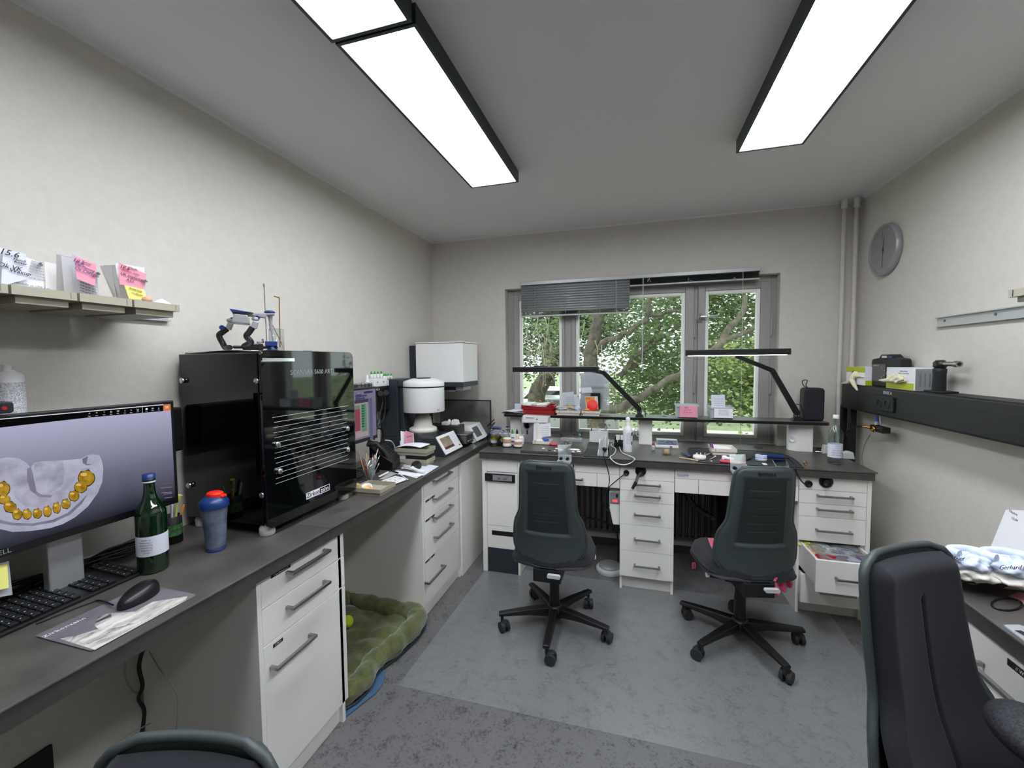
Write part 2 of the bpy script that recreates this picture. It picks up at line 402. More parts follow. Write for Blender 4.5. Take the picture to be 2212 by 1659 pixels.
# ceiling light panels
def ceiling_light(x0, x1, ya, yb, label):
    t = thing('ceiling_light', label, 'ceiling light', ((x0+x1)/2, (ya+yb)/2, 2.585), 'flat ceiling light panels')
    w = .012
    obj('frame', MB().box((x0, ya, 2.585), (x0+w, yb, ZC)).box((x1-w, ya, 2.585), (x1, yb, ZC)).box((x0+w, ya, 2.585), (x1-w, ya+w, ZC)).box((x0+w, yb-w, 2.585), (x1-w, yb, ZC)), 'darkslat', t)
    obj('diffuser', MB().box((x0+w, ya+w, 2.588), (x1-w, yb-w, 2.594)), 'lampw', t)
ceiling_light(-.937, -.646, 1.207, 2.399, 'dark-framed flat light panel nearest the window over the left worktop')
ceiling_light(-.945, -.654, .008, 1.2, 'second dark-framed flat light panel of the left row, behind the first')
ceiling_light(.487, .781, 1.207, 2.400, 'dark-framed flat light panel over the right side of the room')
ceiling_light(.487, .781, .008, 1.2, 'dark-framed flat light panel joining the right one overhead')
# ---------------------------------------------------------------- worktops and cabinets
def worktop(x0, y0, x1, y1, z, label, front):
    """slab with a dark top, a thin black line under its edge and an edge band"""
    t = thing('worktop', label, 'worktop', ((x0+x1)/2, (y0+y1)/2, z-.05))
    obj('slab', MB().box((x0, y0, z-.008), (x1, y1, z)), 'top', t, bev=.003)
    i = .004
    a = [x0, y0, x1, y1]
    if front == 'x1': a[2] -= i
    if front == 'x0': a[0] += i
    if front == 'y0': a[1] += i; a[2] -= i*3; a[0] += i
    obj('edge_band', MB().box((a[0], a[1], z-.05), (a[2], a[3], z-.0085)), 'topedge', t)
    return t
CX, CZ, BY, BZ = -1.169, .887, 2.831, .902
worktop(XL+.003, -.9, CX, 1.385, CZ, 'dark concrete-look worktop along the left wall, nearer section under the big monitor', 'x1')
worktop(XL+.003, 1.387, CX, 3.53, CZ, 'dark concrete-look worktop along the left wall, far section running to the window wall', 'x1')
bt = worktop(-1.081, BY, 1.333, WY-.02, BZ, 'dark concrete-look top of the double work bench under the window', 'y0')
GX, GY = -1.197, 2.862

def handle(d, a, b, out, mt='steel', r=.0055):
    """bow handle from a to b standing off the front in direction out"""
    a, b, out = Vector(a), Vector(b), Vector(out); ax = (b-a).normalized(); q = ax*r; s = out.normalized()*r; w = ax.cross(out).normalized()*r
    def bar(p, e, u, v):
        vs = [p-u-v, p+u-v, p+u+v, p-u+v, e-u-v, e+u-v, e+u+v, e-u+v]
        return MB().add(vs, [(0, 1, 2, 3), (4, 5, 6, 7), (0, 1, 5, 4), (1, 2, 6, 5), (2, 3, 7, 6), (3, 0, 4, 7)])
    m = MB()
    for p, e, u, v in ((a-q, b+q, s, w), (a-out, a, q, w), (b-out, b, q, w)):
        k = bar(p, e, u, v); m.add(k.v, k.f)
    return obj('handle', m, mt, d, bev=.0012)

# cabinet under the near worktop
def left_cabinet(y0, y1, fy0, fy1, zs, hs, label, sidex=GX-.018):
    t = thing('drawer_cabinet', label, 'cabinet', (-1.5, (y0+y1)/2, 0))
    obj('side_panel', MB().box((XL+.03, y0, 0), (GX, y0+.018, .836)), 'white', t, bev=.001)
    obj('side_panel', MB().box((XL+.03, y1-.018, 0), (GX, y1, .836)), 'white', t, bev=.001)
    obj('carcass', MB().box((XL+.03, y0+.018, zs[-1]), (GX-.02, y1-.018, .836)), 'edge', t)
    obj('plinth', MB().box((GX-.06, y0+.018, 0), (GX-.018, y1-.018, zs[-1])), 'white', t)
    for i in range(len(zs)-1):
        d = obj('drawer', MB().box((GX-.018, fy0, zs[i+1]+.0015), (GX+.0, fy1, zs[i]-.0015)), 'white', t, bev=.001)
        p, q = hs[i]; x = GX+.03
        a = at(*p, x=x); b = at(*q, x=x); z = (a.z+b.z)/2
        handle(d, (x, a.y, z), (x, b.y, z), (.03, 0, 0))
    return t
c1 = left_cabinet(1.06, 1.474, 1.0785, 1.4945, [.833, .722, .592, .083], [((634, 1236), (712, 1192)), ((634, 1310), (712, 1262)), ((600, 1440), (682, 1378))],
                  'white three-drawer cabinet beside the dog bed under the near left worktop')
obj('dark_strip', MB().box((XL+.03, 1.476, 0), (GX-.03, 1.53, .836)), 'blackm', c1)  # matt black block from the cabinet side to the knee space
c2 = left_cabinet(2.19, 2.745, 2.215, 2.735, [.834, .742, .617, .492, .367, .08],
                  [((944, 1038), (977, 1022)), ((944, 1077), (978, 1057)), ((944, 1116), (979, 1095)), ((946, 1158), (980, 1135)), ((927, 1256), (962, 1227))],
                  'white five-drawer cabinet beyond the dog bed, nearest the window bench')
obj('end_panel', MB().box((XL+.03, 3.50, 0), (GX+.01, 3.518, .836)).box((GX-.01, 2.75, 0), (GX+.01, 3.50, .836)), 'white', c2)
def sticker(par, u0, v0, u1, v1, txt, x=GX+.0005):
    a = at(u0, v0, x=x); b = at(u1, v1, x=x); h = .012
    s = obj('label_strip', MB().box((x, a.y, a.z-h), (x+.0006, b.y, a.z)), 'black', par)
    text(txt, .009, (x+.0012, (a.y+b.y)/2, a.z-h/2), (0, 1, 0), (0, 0, 1), 'paper', par, depth=.0002)
sticker(c1, 585, 1243, 627, 1216, '// Ivo Phonares //'); sticker(c1, 590, 1393, 611, 1380, '// PC //')
for i, v in enumerate((1038, 1082, 1125, 1214)): sticker(c2, 919, v, 939, v-12, 'Modelle' if i else 'Ablage')

# bench under the window: three units, two aprons
def vfront(par, x0, x1, z0, z1, y=GY, name='drawer', t=.018, mt='white'):
    return obj(name, MB().box((x0+.0012, y, z0+.0012), (x1-.0012, y+t, z1-.0012)), mt, par, bev=.001)
def vhandle(d, x0, x1, z, y=GY): handle(d, (x0, y-.03, z), (x1, y-.03, z), (0, -.03, 0))
YK = 3.50
u = thing('bench_cabinet', 'white bench cabinet around the extraction unit at the left end of the window bench', 'cabinet', (-.93, 3.1, 0))
obj('side_panel', MB().box((-1.067, GY, 0), (-1.032, YK, .852)), 'white', u, bev=.001)
obj('side_panel', MB().box((-.798, GY, 0), (-.78, YK, .852)), 'white', u, bev=.001)
vfront(u, -1.032, -.798, .751, .852, name='front_panel')
obj('rear_panel', MB().box((-1.03, YK-.02, 0), (-.80, YK, .85)), 'edge', u)
s = thing('extraction_unit', 'white and dark-blue dust extraction unit with display in the bench left end', 'machine', (-.915, 3.1, 0))
obj('casing', MB().box((-1.03, GY+.004, .182), (-.80, YK-.03, .748)), 'white', s, bev=.002)
obj('base', MB().box((-1.028, GY+.002, .004), (-.802, YK-.03, .181)), 'navy', s)
vfront(s, -1.03, -.80, .353, .682, y=GY-.002, t=.008, name='front_panel'); vfront(s, -1.03, -.80, .184, .351, y=GY-.002, t=.008, name='front_panel')
obj('grip_slot', MB().box((-.996, GY-.003, .281), (-.82, GY, .315)), 'black', s)
p = obj('control_panel', MB().box((-1.041, GY-.016, .683), (-.815, GY, .739)), 'black', s, bev=.002)
obj('display', MB().box((-.98, GY-.0165, .692), (-.835, GY-.014, .732)), 'gmetal', p)
text('30   -30°', .022, (-.905, GY-.0175, .707), (1, 0, 0), (0, 0, 1), 'ink', p, depth=.0003)
text('I', .014, (-1.016, GY-.0175, .708), (1, 0, 0), (0, 0, 1), 'gmetal', p, depth=.0003)
text('silent', .007, (-.86, GY-.0175, .725), (1, 0, 0), (0, 0, 1), 'ink', p, depth=.0003)

def apron(x0, x1, label, cells, drawer=None, hx0=None, hx1=None):
    a = thing('bench_apron', label, 'bench apron', ((x0+x1)/2, GY+.2, .69))
    obj('box', MB().box((x0+.002, GY+.02, .70), (x1-.002, YK-.1, .851)), 'edge', a)
    vfront(a, x0, x1, .788, .851, name='front_panel')
    for i in range(len(cells)-1):
        d = vfront(a, cells[i], cells[i+1], .694, .788, name='drawer')
        if drawer == i: vhandle(d, hx0, hx1, .742)
    return a
ap1 = apron(-.778, -.087, 'white bench apron above the left knee space, drawer with one handle', [-.778, -.236, -.087], 0, -.49, -.335)
ap2 = apron(.257, .954, 'white bench apron above the right knee space, name sticker at its left', [.257, .40, .806, .954])
lb = obj('name_sticker', MB().box((.269, GY-.001, .797), (.341, GY, .819)), 'bluepaper', ap2)
text('Dentablab', .017, (.305, GY-.0012, .811), (1, 0, 0), (0, 0, 1), 'blue', ap2, depth=.0002, shear=.3); obj('underline', MB().box((.277, GY-.0015, .8005), (.325, GY-.001, .8015)), 'blue', ap2)

def tower(x0, x1, zs, hx0, hx1, label, skip=()):
    t = thing('drawer_cabinet', label, 'cabinet', ((x0+x1)/2, 3.1, 0))
    for a in (x0, x1-.016): obj('side_panel', MB().box((a, GY+.019, 0), (a+.016, YK, .852)), 'white', t, bev=.001)
    obj('plinth', MB().box((x0+.016, GY+.05, 0), (x1-.016, GY+.068, zs[-1])), 'white', t)
    obj('rear_panel', MB().box((x0+.016, YK-.02, .1), (x1-.016, YK, .85)), 'edge', t)
    ds = []
    for i in range(len(zs)-1):
        if i in skip: ds.append(None); continue
        d = vfront(t, x0, x1, zs[i+1], zs[i], name='front_panel' if i == 0 else 'drawer'); ds.append(d)
        obj('drawer_box', MB().hbox(x0+.03, GY+.018, x1-.03, YK-.06, zs[i+1]+.012, zs[i]-.02, .012), 'inner', d)
        if i: vhandle(d, hx0, hx1, (zs[i]*1.0+zs[i+1])/2 + (.012 if i < 3 else 0))
    return t, ds
tc, dc = tower(-.086, .256, [.851, .761, .686, .610, .455, .276, .097], .012, .166, 'white drawer cabinet in the middle of the window bench, all its drawers shut')
tr, dr = tower(.956, 1.298, [.851, .771, .689, .610, .459, .278, .103], 1.05, 1.218, 'white drawer cabinet at the bench right end with one drawer pulled open', skip=(4, 5))
obj('end_panel', MB().box((1.299, GY+.0, 0), (1.32, YK, .852)), 'white', tr, bev=.001)
# open drawer: how far it is pulled out
yo = at(1766, 1212, z=.452).y
d = obj('drawer', MB().box((.957, yo, .28), (1.297, yo+.018, .458)), 'white', tr, bev=.001)
obj('drawer_box', MB().hbox(.974, yo+.018, 1.284, yo+.52, .295, .442, .012), 'inner', d); vhandle(d, 1.05, 1.218, .372, yo)
y5 = GY-.06
d = obj('drawer', MB().box((.957, y5, .105), (1.297, y5+.018, .276)), 'white', tr, bev=.001)
obj('drawer_box', MB().hbox(.974, y5+.018, 1.284, YK-.1, .12, .262, .012), 'inner', d); vhandle(d, 1.05, 1.218, .19, y5)
# suction and cable ports on the fascias
def port(par, x, z, r):
    return obj('port', MB().lathe([(r*.72, 0), (r, .0), (r, .006), (r*.8, .012), (r*.55, .004), (0, .004)], (x, GY, z), 28, M3=Matrix.Rotation(PI/2, 3, 'X')), 'black', par)
pc = at(1384, 1017, y=GY); port(dc[0], pc.x, pc.z, .035); pd = at(1353, 1021, y=GY); port(dc[0], pd.x, pd.z, .019)
pe = at(1784, 1040, y=GY); port(dr[0], pe.x, pe.z, .036); pf = at(1746, 1045, y=GY); port(dr[0], pf.x, pf.z, .021)
n = thing('air_nozzle', 'black and silver blow nozzle hanging from the round port of the middle cabinet', 'nozzle', pc)
q0 = Vector((pc.x, GY-.006, pc.z)); q1 = at(1368, 1046, y=GY-.07)
obj('elbow', wire([q0, q0+Vector((0, -.03, -.005)), at(1379, 1028, y=GY-.055)], .013), 'black', n)
obj('barrel', MB().cyl(at(1379, 1026, y=GY-.055), at(1374, 1041, y=GY-.062), .012, .010), 'chrome', n)
obj('grip', MB().cyl(at(1374, 1041, y=GY-.062), at(1366, 1056, y=GY-.07), .011, .009), 'blackm', n)
n = thing('suction_plug', 'grey ribbed plug standing out of the round port of the right cabinet', 'plug', (pe.x, GY-.02, pe.z))
obj('plug', MB().cyl((pe.x, GY-.008, pe.z), (pe.x-.012, GY-.035, pe.z-.008), .015, .013), 'blackm', n); obj('tip', MB().cyl((pe.x-.012, GY-.035, pe.z-.008), (pe.x-.015, GY-.045, pe.z-.011), .009, .006), 'dsteel', n)

# pillars and raised shelf
SH = thing('bench_shelf', 'raised dark shelf on white pillars along the back of the window bench', 'shelf', (.1, 3.35, BZ))
Z1 = 1.12
sh = obj('board', MB().prism(rrect(-1.035, 3.29, 1.272, 3.49, .02), Z1-.022, Z1), 'top', SH, bev=.002)
obj('edge_band', MB().box((-1.02, 3.2895, Z1-.021), (1.257, 3.2905, Z1-.002)), 'topline', sh)
for a, b in ((-.996, -.90), (.040, .137)): obj('pillar', MB().box((a, 3.36, BZ), (b, 3.42, Z1-.022)), 'white', SH, bev=.002)
pl = obj('pillar', MB().prism([(1.061, 3.44), (1.061, 3.40), (1.10, 3.352), (1.196, 3.352), (1.196, 3.44)], BZ, Z1-.022), 'white', SH, bev=.002)
sk = (1.0795, 3.375); nrm = Vector((-.04, -.048, 0)).normalized()
M3 = Vector((0, 0, 1)).rotation_difference(nrm).to_matrix()
for zz in (.985,):
    obj('socket', MB().lathe([(.021, 0), (.023, .003), (.019, .005), (.016, .002), (0, .001)], (1.0805-.002, 3.376-.002, zz), 24, M3=M3), 'wplast', pl)

# right worktop and its cabinet
RX = .862
t = worktop(RX, -.9, XR-.014, 1.72, .892, 'dark concrete-look worktop along the right wall beside the nearest chair', 'x0')
t = thing('drawer_cabinet', 'white cabinet with a long steel handle under the right worktop', 'cabinet', (1.19, 1.3, 0))
obj('carcass', MB().box((RX+.045, 1.12, .07), (XR-.03, 1.70, .838)), 'edge', t)
obj('plinth', MB().box((RX+.07, 1.13, 0), (RX+.09, 1.69, .07)), 'white', t)
for z0, z1 in ((.60, .838), (.075, .598)):
    d = obj('drawer', MB().box((RX+.024, 1.12, z0+.0015), (RX+.042, 1.70, z1-.0015)), 'white', t, bev=.001)
    if z0 > .5:
        a = at(2092, 1409, x=RX-.008); b = at(2212, 1508, x=RX-.008)
        handle(d, (RX-.008, a.y, .745), (RX-.008, 1.16, .745), (-.03, 0, 0))
a = at(2178, 1406, x=RX+.0235)
obj('label_strip', MB().box((RX+.0225, a.y-.12, .795), (RX+.0238, a.y, .812)), 'black', t); text('// Werkzeug //', .012, (RX+.0218, a.y-.06, .8035), (0, -1, 0), (0, 0, 1), 'paper', t, depth=.0002)

# ---------------------------------------------------------------- radiator behind the bench
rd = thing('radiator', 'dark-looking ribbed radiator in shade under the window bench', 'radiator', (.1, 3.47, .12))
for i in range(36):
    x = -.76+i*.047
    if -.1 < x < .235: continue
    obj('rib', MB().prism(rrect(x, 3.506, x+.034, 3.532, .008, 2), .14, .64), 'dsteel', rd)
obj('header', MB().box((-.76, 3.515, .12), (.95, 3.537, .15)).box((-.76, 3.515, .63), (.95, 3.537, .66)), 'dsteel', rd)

# ---------------------------------------------------------------- chairs
def lerp(a, b, t): return a+(b-a)*t
def interp(tab, x):
    for (a, fa), (b, fb) in zip(tab, tab[1:]):
        if x <= b: return lerp(fa, fb, (x-a)/(b-a)) if b > a else fb
    return tab[-1][1]
def smooth_tab(tab, n=200):
    a, b = tab[0][0], tab[-1][0]; v = [interp(tab, a+(b-a)*i/n) for i in range(n+1)]
    for _ in range(30): v = [v[0]]+[(v[i-1]+v[i]+v[i+1])/3 for i in range(1, n)]+[v[-1]]
    return lambda x: v[max(0, min(n, int(round((x-a)/(b-a)*n))))]
HB = .585     # height of the backrest
_hw = smooth_tab([(0, .134), (.08, .143), (.26, .153), (.29, .158), (.34, .185), (.39, .195), (.46, .200), (.50, .196), (.53, .176), (.555, .138), (.575, .085), (.585, .035)], n=240)
def halfw(s):
    """half width of the back at distance s below its top, corners rounded"""
    w = _hw(s); 
    if s < .045: w -= .05*(1-math.sqrt(max(0, 1-((.045-s)/.045)**2)))
    return w
def spine(s):
    """depth of the back: leaning slightly, lumbar forward"""
    return -.02*math.cos((s/HB)*PI*1.15)-.022*(1-s/HB)
def backpt(u, s, off, ztop, dish=.045):
    w = halfw(s); x = (u*2-1)*w
    return Vector((x, -.215+spine(s)+dish*(abs(x)/.2)**2+off, ztop-s))
def build_chair(name, label, ztop, zseat, base_rot, seed=0, group=None):
    T = thing(name, label, 'chair', (0, 0, 0), group)
    nu, nv = 44, 84
    def rear(u, v):
        s = v*HB; p = backpt(u, s, 0, ztop); x = p.x
        e = min(halfw(s)-abs(x), s+.002, HB-s+.002)
        # recessed panel
        pw = lerp(.104, .128, min(1, s/.45)); inx = pw-abs(x); iny = min(s-.05, .40-s)
        k = max(0, min(1, min(inx, iny)/.010)); p.y += .007*k
        r = max(0, 1-abs(min(inx, iny)+.010)/.012); p.y -= .0025*r
        if k >= 1 and .07 < s < .34 and abs(x) < .075:
            q = ((s-.09) % .043)/.043; p.y -= .0012*max(0, 1-abs(q-.5)*14)
        p.y += .012*max(0, 1-e/.016)**2
        return p
    sh = MB().grid(rear, nu, nv)
    # rim closing shell to cushion side
    def front_of_shell(u, v):
        p = backpt(u, v*HB, .022, ztop); return p
    sh.grid(front_of_shell, nu//2, nv//2)
    rim = [backpt(0, HB*i/nv, .017, ztop) for i in range(nv+1)]+[backpt(i/nu, HB, .017, ztop) for i in range(1, nu)]+[backpt(1, HB*(nv-i)/nv, .017, ztop) for i in range(nv+1)]+[backpt(1-i/nu, 0, .017, ztop) for i in range(1, nu)]
    sh.tube(rim[::2], .0085, 8, closed=True)
    b = obj('backrest_shell', sh, 'shell', T)
    def pan(u, v):
        s = .062+v*.326; pw = lerp(.104, .128, min(1, s/.45))-.012; w = halfw(s); uu = ((u*2-1)*pw/w+1)/2
        p = backpt(uu, s, 0, ztop); p.y += .0055
        q = ((s-.09) % .043)/.043
        if .07 < s < .34 and abs(p.x) < .075: p.y += .002*max(0, 1-abs(q-.5)*14)
        return p
    obj('rear_panel', MB().grid(pan, 20, 90), 'panel', T)
    pt = backpt(.5, .026, -.0008, ztop)
    text('bimos', .034, (pt.x-.005, pt.y+.001, pt.z), (1, 0, 0), (0, .09, 1), 'black', T, depth=.0012, bold=.0004)
    def cush(u, v):
        s = .012+v*(HB-.035); w = max(.01, halfw(s)-.012); x = (u*2-1); p = backpt(.5, s, 0, ztop)
        e = min((1-abs(x))*w, s-.010, HB-.02-s); bul = .040*(1-max(0, 1-e/.030)**2.2)
        xx = x*w; y = -.215+spine(s)+.045*(abs(xx)/.2)**2+.022+bul+.030*math.exp(-((s-.44)/.09)**2)
        if s > .09 and s < .44: 
            g = abs(xx); y -= .009*max(0, 1-g/.006)
        return Vector((xx, y, ztop-s))
    obj('back_cushion', MB().grid(cush, 96, 60), 'fabric', T)
    # seat
    def seatw(t): # t 0 back .. 1 front
        return .215*math.sqrt(max(.02, 1-abs(t*2-1)**4.5))+.012
    def seat(z0, bul, grow):
        m = MB()
        def f(u, v, top):
            w = seatw(v)+grow; x = (u*2-1)*w; y = -.20+v*.43+ (grow if v > .5 else -grow)
            e = min((1-abs(u*2-1))*w, v*.43+.002, (1-v)*.43+.002); r = math.sqrt(max(0, 1-max(0, 1-e/.035)**2))
            return Vector((x, y, z0+(bul*r if top else 0)-.02*max(0, v-.8)*5*(v-.8)*2))
        m.grid(lambda u, v: f(u, v, True), 24, 24); m.grid(lambda u, v: f(u, v, False), 24, 24); return m
    obj('seat_cushion', seat(zseat-.045, .048, 0), 'fabric', T)
    m = seat(zseat-.058, .016, .005); obj('seat_shell', m, 'blackm', T)
    obj('mechanism', MB().box((-.080, -.205, zseat-.135), (.072, .11, zseat-.060)), 'blackm', T, bev=.006)
    obj('rear_clip', MB().prism(rrect(.005, zseat-.086, .075, zseat-.068, .008, 3), -.245, -.225, 'y'), 'putty', T)
    for sx, y, L in ((1, -.05, .19), (1, .06, .22), (-1, -.08, .20)):
        l = obj('lever', MB().cyl((sx*.08, y, zseat-.10), (sx*L, y, zseat-.085), .011, .014, 10), 'blackm', T, )
        obj('tip', MB().cyl((sx*L, y, zseat-.085), (sx*(L+.012), y, zseat-.084), .015, .015, 10), 'wplast', l)
    obj('gas_column', MB().cyl((0, 0, .085), (0, 0, .30), .029, .027).cyl((0, 0, .30), (0, 0, zseat-.14), .025, .022), 'base', T)
    obj('hub', MB().lathe([(.034, .062), (.048, .07), (.05, .115), (.034, .14), (.03, .14)], (0, 0, 0), 24), 'base', T)
    for k in range(5):
        m = MB(); L = .325
        sec = [(.035, .030, .128, .07), (.15, .026, .121, .082), (.28, .022, .108, .082), (L, .020, .103, .082)]
        vs = []
        for r, w, zt, zb in sec: vs += [Vector((r, -w*.75, zt)), Vector((r, w*.75, zt)), Vector((r, w, zb+(zt-zb)*.45)), Vector((r, w*.55, zb)), Vector((r, -w*.55, zb)), Vector((r, -w, zb+(zt-zb)*.45))]
        fs = [(i*6+j, i*6+(j+1) % 6, (i+1)*6+(j+1) % 6, (i+1)*6+j) for i in range(3) for j in range(6)]+[(0, 1, 2, 3, 4, 5), (18, 19, 20, 21, 22, 23)]
        m.add(vs, fs); lg = obj('leg', m, 'base', T, bev=.004)
        R = random.Random(seed+k); a = R.uniform(0, 6.28); c = MB(); cx = L-.018; ox, oy = .022*math.cos(a), .022*math.sin(a); ax = Vector((-math.sin(a), math.cos(a), 0))
        c.cyl((cx, 0, .05), (cx, 0, .085), .009, n=10)
        ctr = Vector((cx+ox, oy, .0305))
        for sg in (-1, 1): c.cyl(ctr+ax*(sg*.007), ctr+ax*(sg*.026), .030, .028, 20)
        c.box((cx+ox-.018, oy-.018, .03), (cx+ox+.012, oy+.018, .062))
        obj('caster', c, 'tyre', lg, bev=.003); lg.rotation_euler = (0, 0, math.radians(base_rot+72*k))
    return T
ch = build_chair('work_chair', 'dark grey lab swivel chair, back to us, at the left bench workplace', 1.028, .50, -87.4, 3)
ch.location = (-.438, 2.352, 0)
def chair_copy(loc, rz, rot, label, dz=0):
    c = copy_tree(ch, None, loc, math.radians(rz), label)
    k = 0
    for o in c.children:
        if o.name.startswith('leg'): o.rotation_euler = (0, 0, math.radians(rot+72*k-rz)); k += 1
        elif dz and not o.name.startswith('hub') and not o.name.startswith('gas'): o.location.z += dz
    return c
c2c = chair_copy((.565, 2.485, 0), 12, 8, 'dark grey lab swivel chair at the bench, pink cloth on its seat')
c3c = chair_copy((.715, .955, 0), -148, -16, 'near lab swivel chair at the right edge, its black padded front turned to us', .085)
c4c = chair_copy((-.59, .222, 0), 193, 30, 'black chair whose curved back top just shows at the bottom left', -.05)

# ---------------------------------------------------------------- floor mat, dog bed, ball
ma, mb_, mc = at(860, 1481, z=.002), at(1044, 1238, z=.002), at(1600, 1640, z=.002)
mt_ = MB().prism([(ma.x, ma.y), (1.12, 1.72), (1.15, 2.95), (mb_.x+.0, 2.95)], .0005, .0035)
o = tag(obj('chair_mat', mt_, glass('worn_clear_vinyl', 'FAFAFA', .02, .3, haze=.075), bev=.0008), 'large clear plastic floor mat under the two bench chairs', 'floor mat')
bed = thing('dog_bed', 'olive green plush dog bed with raised rims in the left knee space', 'dog bed', (-1.5, 1.85, 0))
R = random.Random(5)
def noise2(x, y): return math.sin(x*31+2*math.sin(y*23))*math.cos(y*27+x*9)
outline = [(-1.75, 1.50), (-1.45, 1.475), (-1.27, 1.52), (-1.225, 1.62), (-1.245, 1.74), (-1.215, 1.86), (-1.195, 1.98), (-1.20, 2.10), (-1.25, 2.165), (-1.40, 2.17), (-1.60, 2.175), (-1.75, 2.17)]
pts = [Vector((x, y, .058)) for x, y in outline]
seg = []
for i in range(len(pts)):
    p0, p1, p2, p3 = [pts[(i+k) % len(pts)] for k in (-1, 0, 1, 2)]
    for k in range(8):
        t = k/8; seg.append(.5*((2*p1)+(-p0+p2)*t+(2*p0-5*p1+4*p2-p3)*t*t+(-p0+3*p1-3*p2+p3)*t**3))
rm = MB().tube(seg, [.052+.006*noise2(p.x, p.y) for p in seg], 16, closed=True)
rm.v = [Vector((v.x, v.y, max(.004, v.z+.006*noise2(v.x*2, v.y*2)))) for v in rm.v]
obj('rim', rm, 'terry', bed)
obj('pad', MB().grid(lambda u, v: Vector((-1.74+u*.50, 1.51+v*.63, .035+.012*noise2(u*.5, v*.6)+.008*math.sin(v*14)**2)), 24, 30), 'terry', bed, thick=.02)
obj('piping', MB().tube([Vector((-1.49+(p.x+1.49)*1.12, 1.84+(p.y-1.84)*1.07, .012)) for p in seg], .008, 6, closed=True), 'navy', bed)
q = thing('quilt', 'blue quilted blanket corner sticking out under the dog bed', 'blanket', (-1.2, 1.7, 0))
obj('cloth', MB().prism([(-1.70, 1.44), (-1.21, 1.46), (-1.155, 1.62), (-1.15, 1.67), (-1.165, 1.72), (-1.21, 1.80), (-1.19, 2.0), (-1.16, 2.14), (-1.18, 2.165), (-1.7, 2.16)], .0008, .008), 'denim', q, bev=.003)
o = tag(obj('tennis_ball', MB().sph((-1.535, 1.93, .083), .033, 24), 'tennis'), 'yellow-green ball lying on the dog bed', 'ball')
b = at(754, 1344, z=.09)
o.location = (b.x-.012, b.y, .058)
# ---------------------------------------------------------------- left wall: duct, tray rail, monitor, scanner
def duct(y0, y1, x0, x1, side, label, face):
    t = thing('power_duct', label, 'cable duct', ((x0+x1)/2, (y0+y1)/2, 1.215))
    obj('body', MB().box((x0, y0, 1.215), (x1, y1, 1.385)), 'duct', t, bev=.008, seg=3)
    xf = x1 if side > 0 else x0
    for z in (1.335, 1.262): obj('groove', MB().box((xf-.0012, y0+.004, z), (xf+.0012, y1-.004, z+.0025)), 'topline', t)
    return t
d1 = duct(-.8, 1.215, XL+.001, XL+.085, 1, 'black power duct on the left wall behind the big monitor', 1)
d2 = duct(1.80, 2.65, XL+.001, XL+.095, 1, 'black power duct on the left wall between scanner and furnace', 1)
text('EVHZ A', .022, (XL+.0965, at(814, 845, x=-1.69).y, 1.368), (0, 1, 0), (0, 0, 1), 'putty', d2)
obj('socket', MB().box((XL+.09, 2.33, 1.245), (XL+.10, 2.50, 1.33)), 'blackm', d2, bev=.003)

# wall rail with ivory work trays
rail = thing('wall_rail', 'aluminium tray rail on the left wall above the monitor', 'rail', (XL+.02, .6, 1.72))
obj('profile', MB().box((XL+.001, -.4, 1.724), (XL+.006, 1.235, 1.760)).box((XL+.001, -.4, 1.722), (XL+.02, 1.235, 1.727)), 'rail', rail)
def worktray(name, lx, ly, h, mt, label, group, loc, rz=0, tp=.9, cat='tray'):
    """work tray with stepped rim; local: lx by ly, base at 0"""
    t = thing(name, label, cat, (0, 0, 0), group)
    m = MB(); a, b = lx/2, ly/2; w = .0025; k = .93
    m.hbox(-a*k, -b*k, a*k, b*k, 0, h*.5, w); m.hbox(-a, -b, a, b, h*.5-.002, h, w, .0001)
    obj('body', m, mt, t, bev=.0012)
    f = MB()
    for sx in (-.72, .72): f.box((a*sx-.001, -b-.0007, h*.55), (a*sx+.001, -b+.001, h*.95))
    for sy in (-.82, .82): f.box((a-.001, b*sy-.001, h*.55), (a+.0007, b*sy+.001, h*.95))
    obj('rim_slot', f, 'inkg', t)
    t.location = loc; t.rotation_euler = (0, 0, rz); return t
TZ = 1.712
ytr = [(.955, 1.079), (.806, .948), (.675, .800), (.535, .668)]
for i, (a, b) in enumerate([(1.0175, .132), (.8775, .140), (.7375, .135), (.60, .13)]):
    pass
def rail_tray(y0, y1, label):
    x0, x1 = XL+.02, -1.50; h0, h1 = 1.712, 1.755
    t = thing('work_tray', label, 'tray', ((x0+x1)/2, (y0+y1)/2, h0), 'trays hanging on the left wall rail')
    m = MB().hbox(x0+.015, y0+.012, x1-.015, y1-.012, h0, h0+.022, .003)
    m.hbox(x0, y0, x1, y1, h0+.020, h1, .0025, .0001); obj('body', m, 'beige', t, bev=.0015)
    obj('rim_slot', MB().box((x1-.001, y1-.014, h0+.024), (x1+.0006, y1-.0125, h1-.002)), 'inkg', t)
    return t
ys = [at(u, v, x=-1.50).y for u, v in ((388, 661), (290, 649), (285, 649), (172, 634), (166, 633), (24, 616), (17, 616))]
labs = ['ivory work tray at the right end of the left wall rail, holding a blue cast', 'second work tray from the right on the left rail, pink and yellow notes above', 'third work tray from the right on the left rail', 'leftmost work tray on the left rail, cut by the picture edge']
prs = [(ys[1], ys[0]), (ys[3], ys[2]), (ys[5], ys[4]), (ys[6]-.14, ys[6])]
rts = [rail_tray(a, b, l) for (a, b), l in zip(prs, labs)]
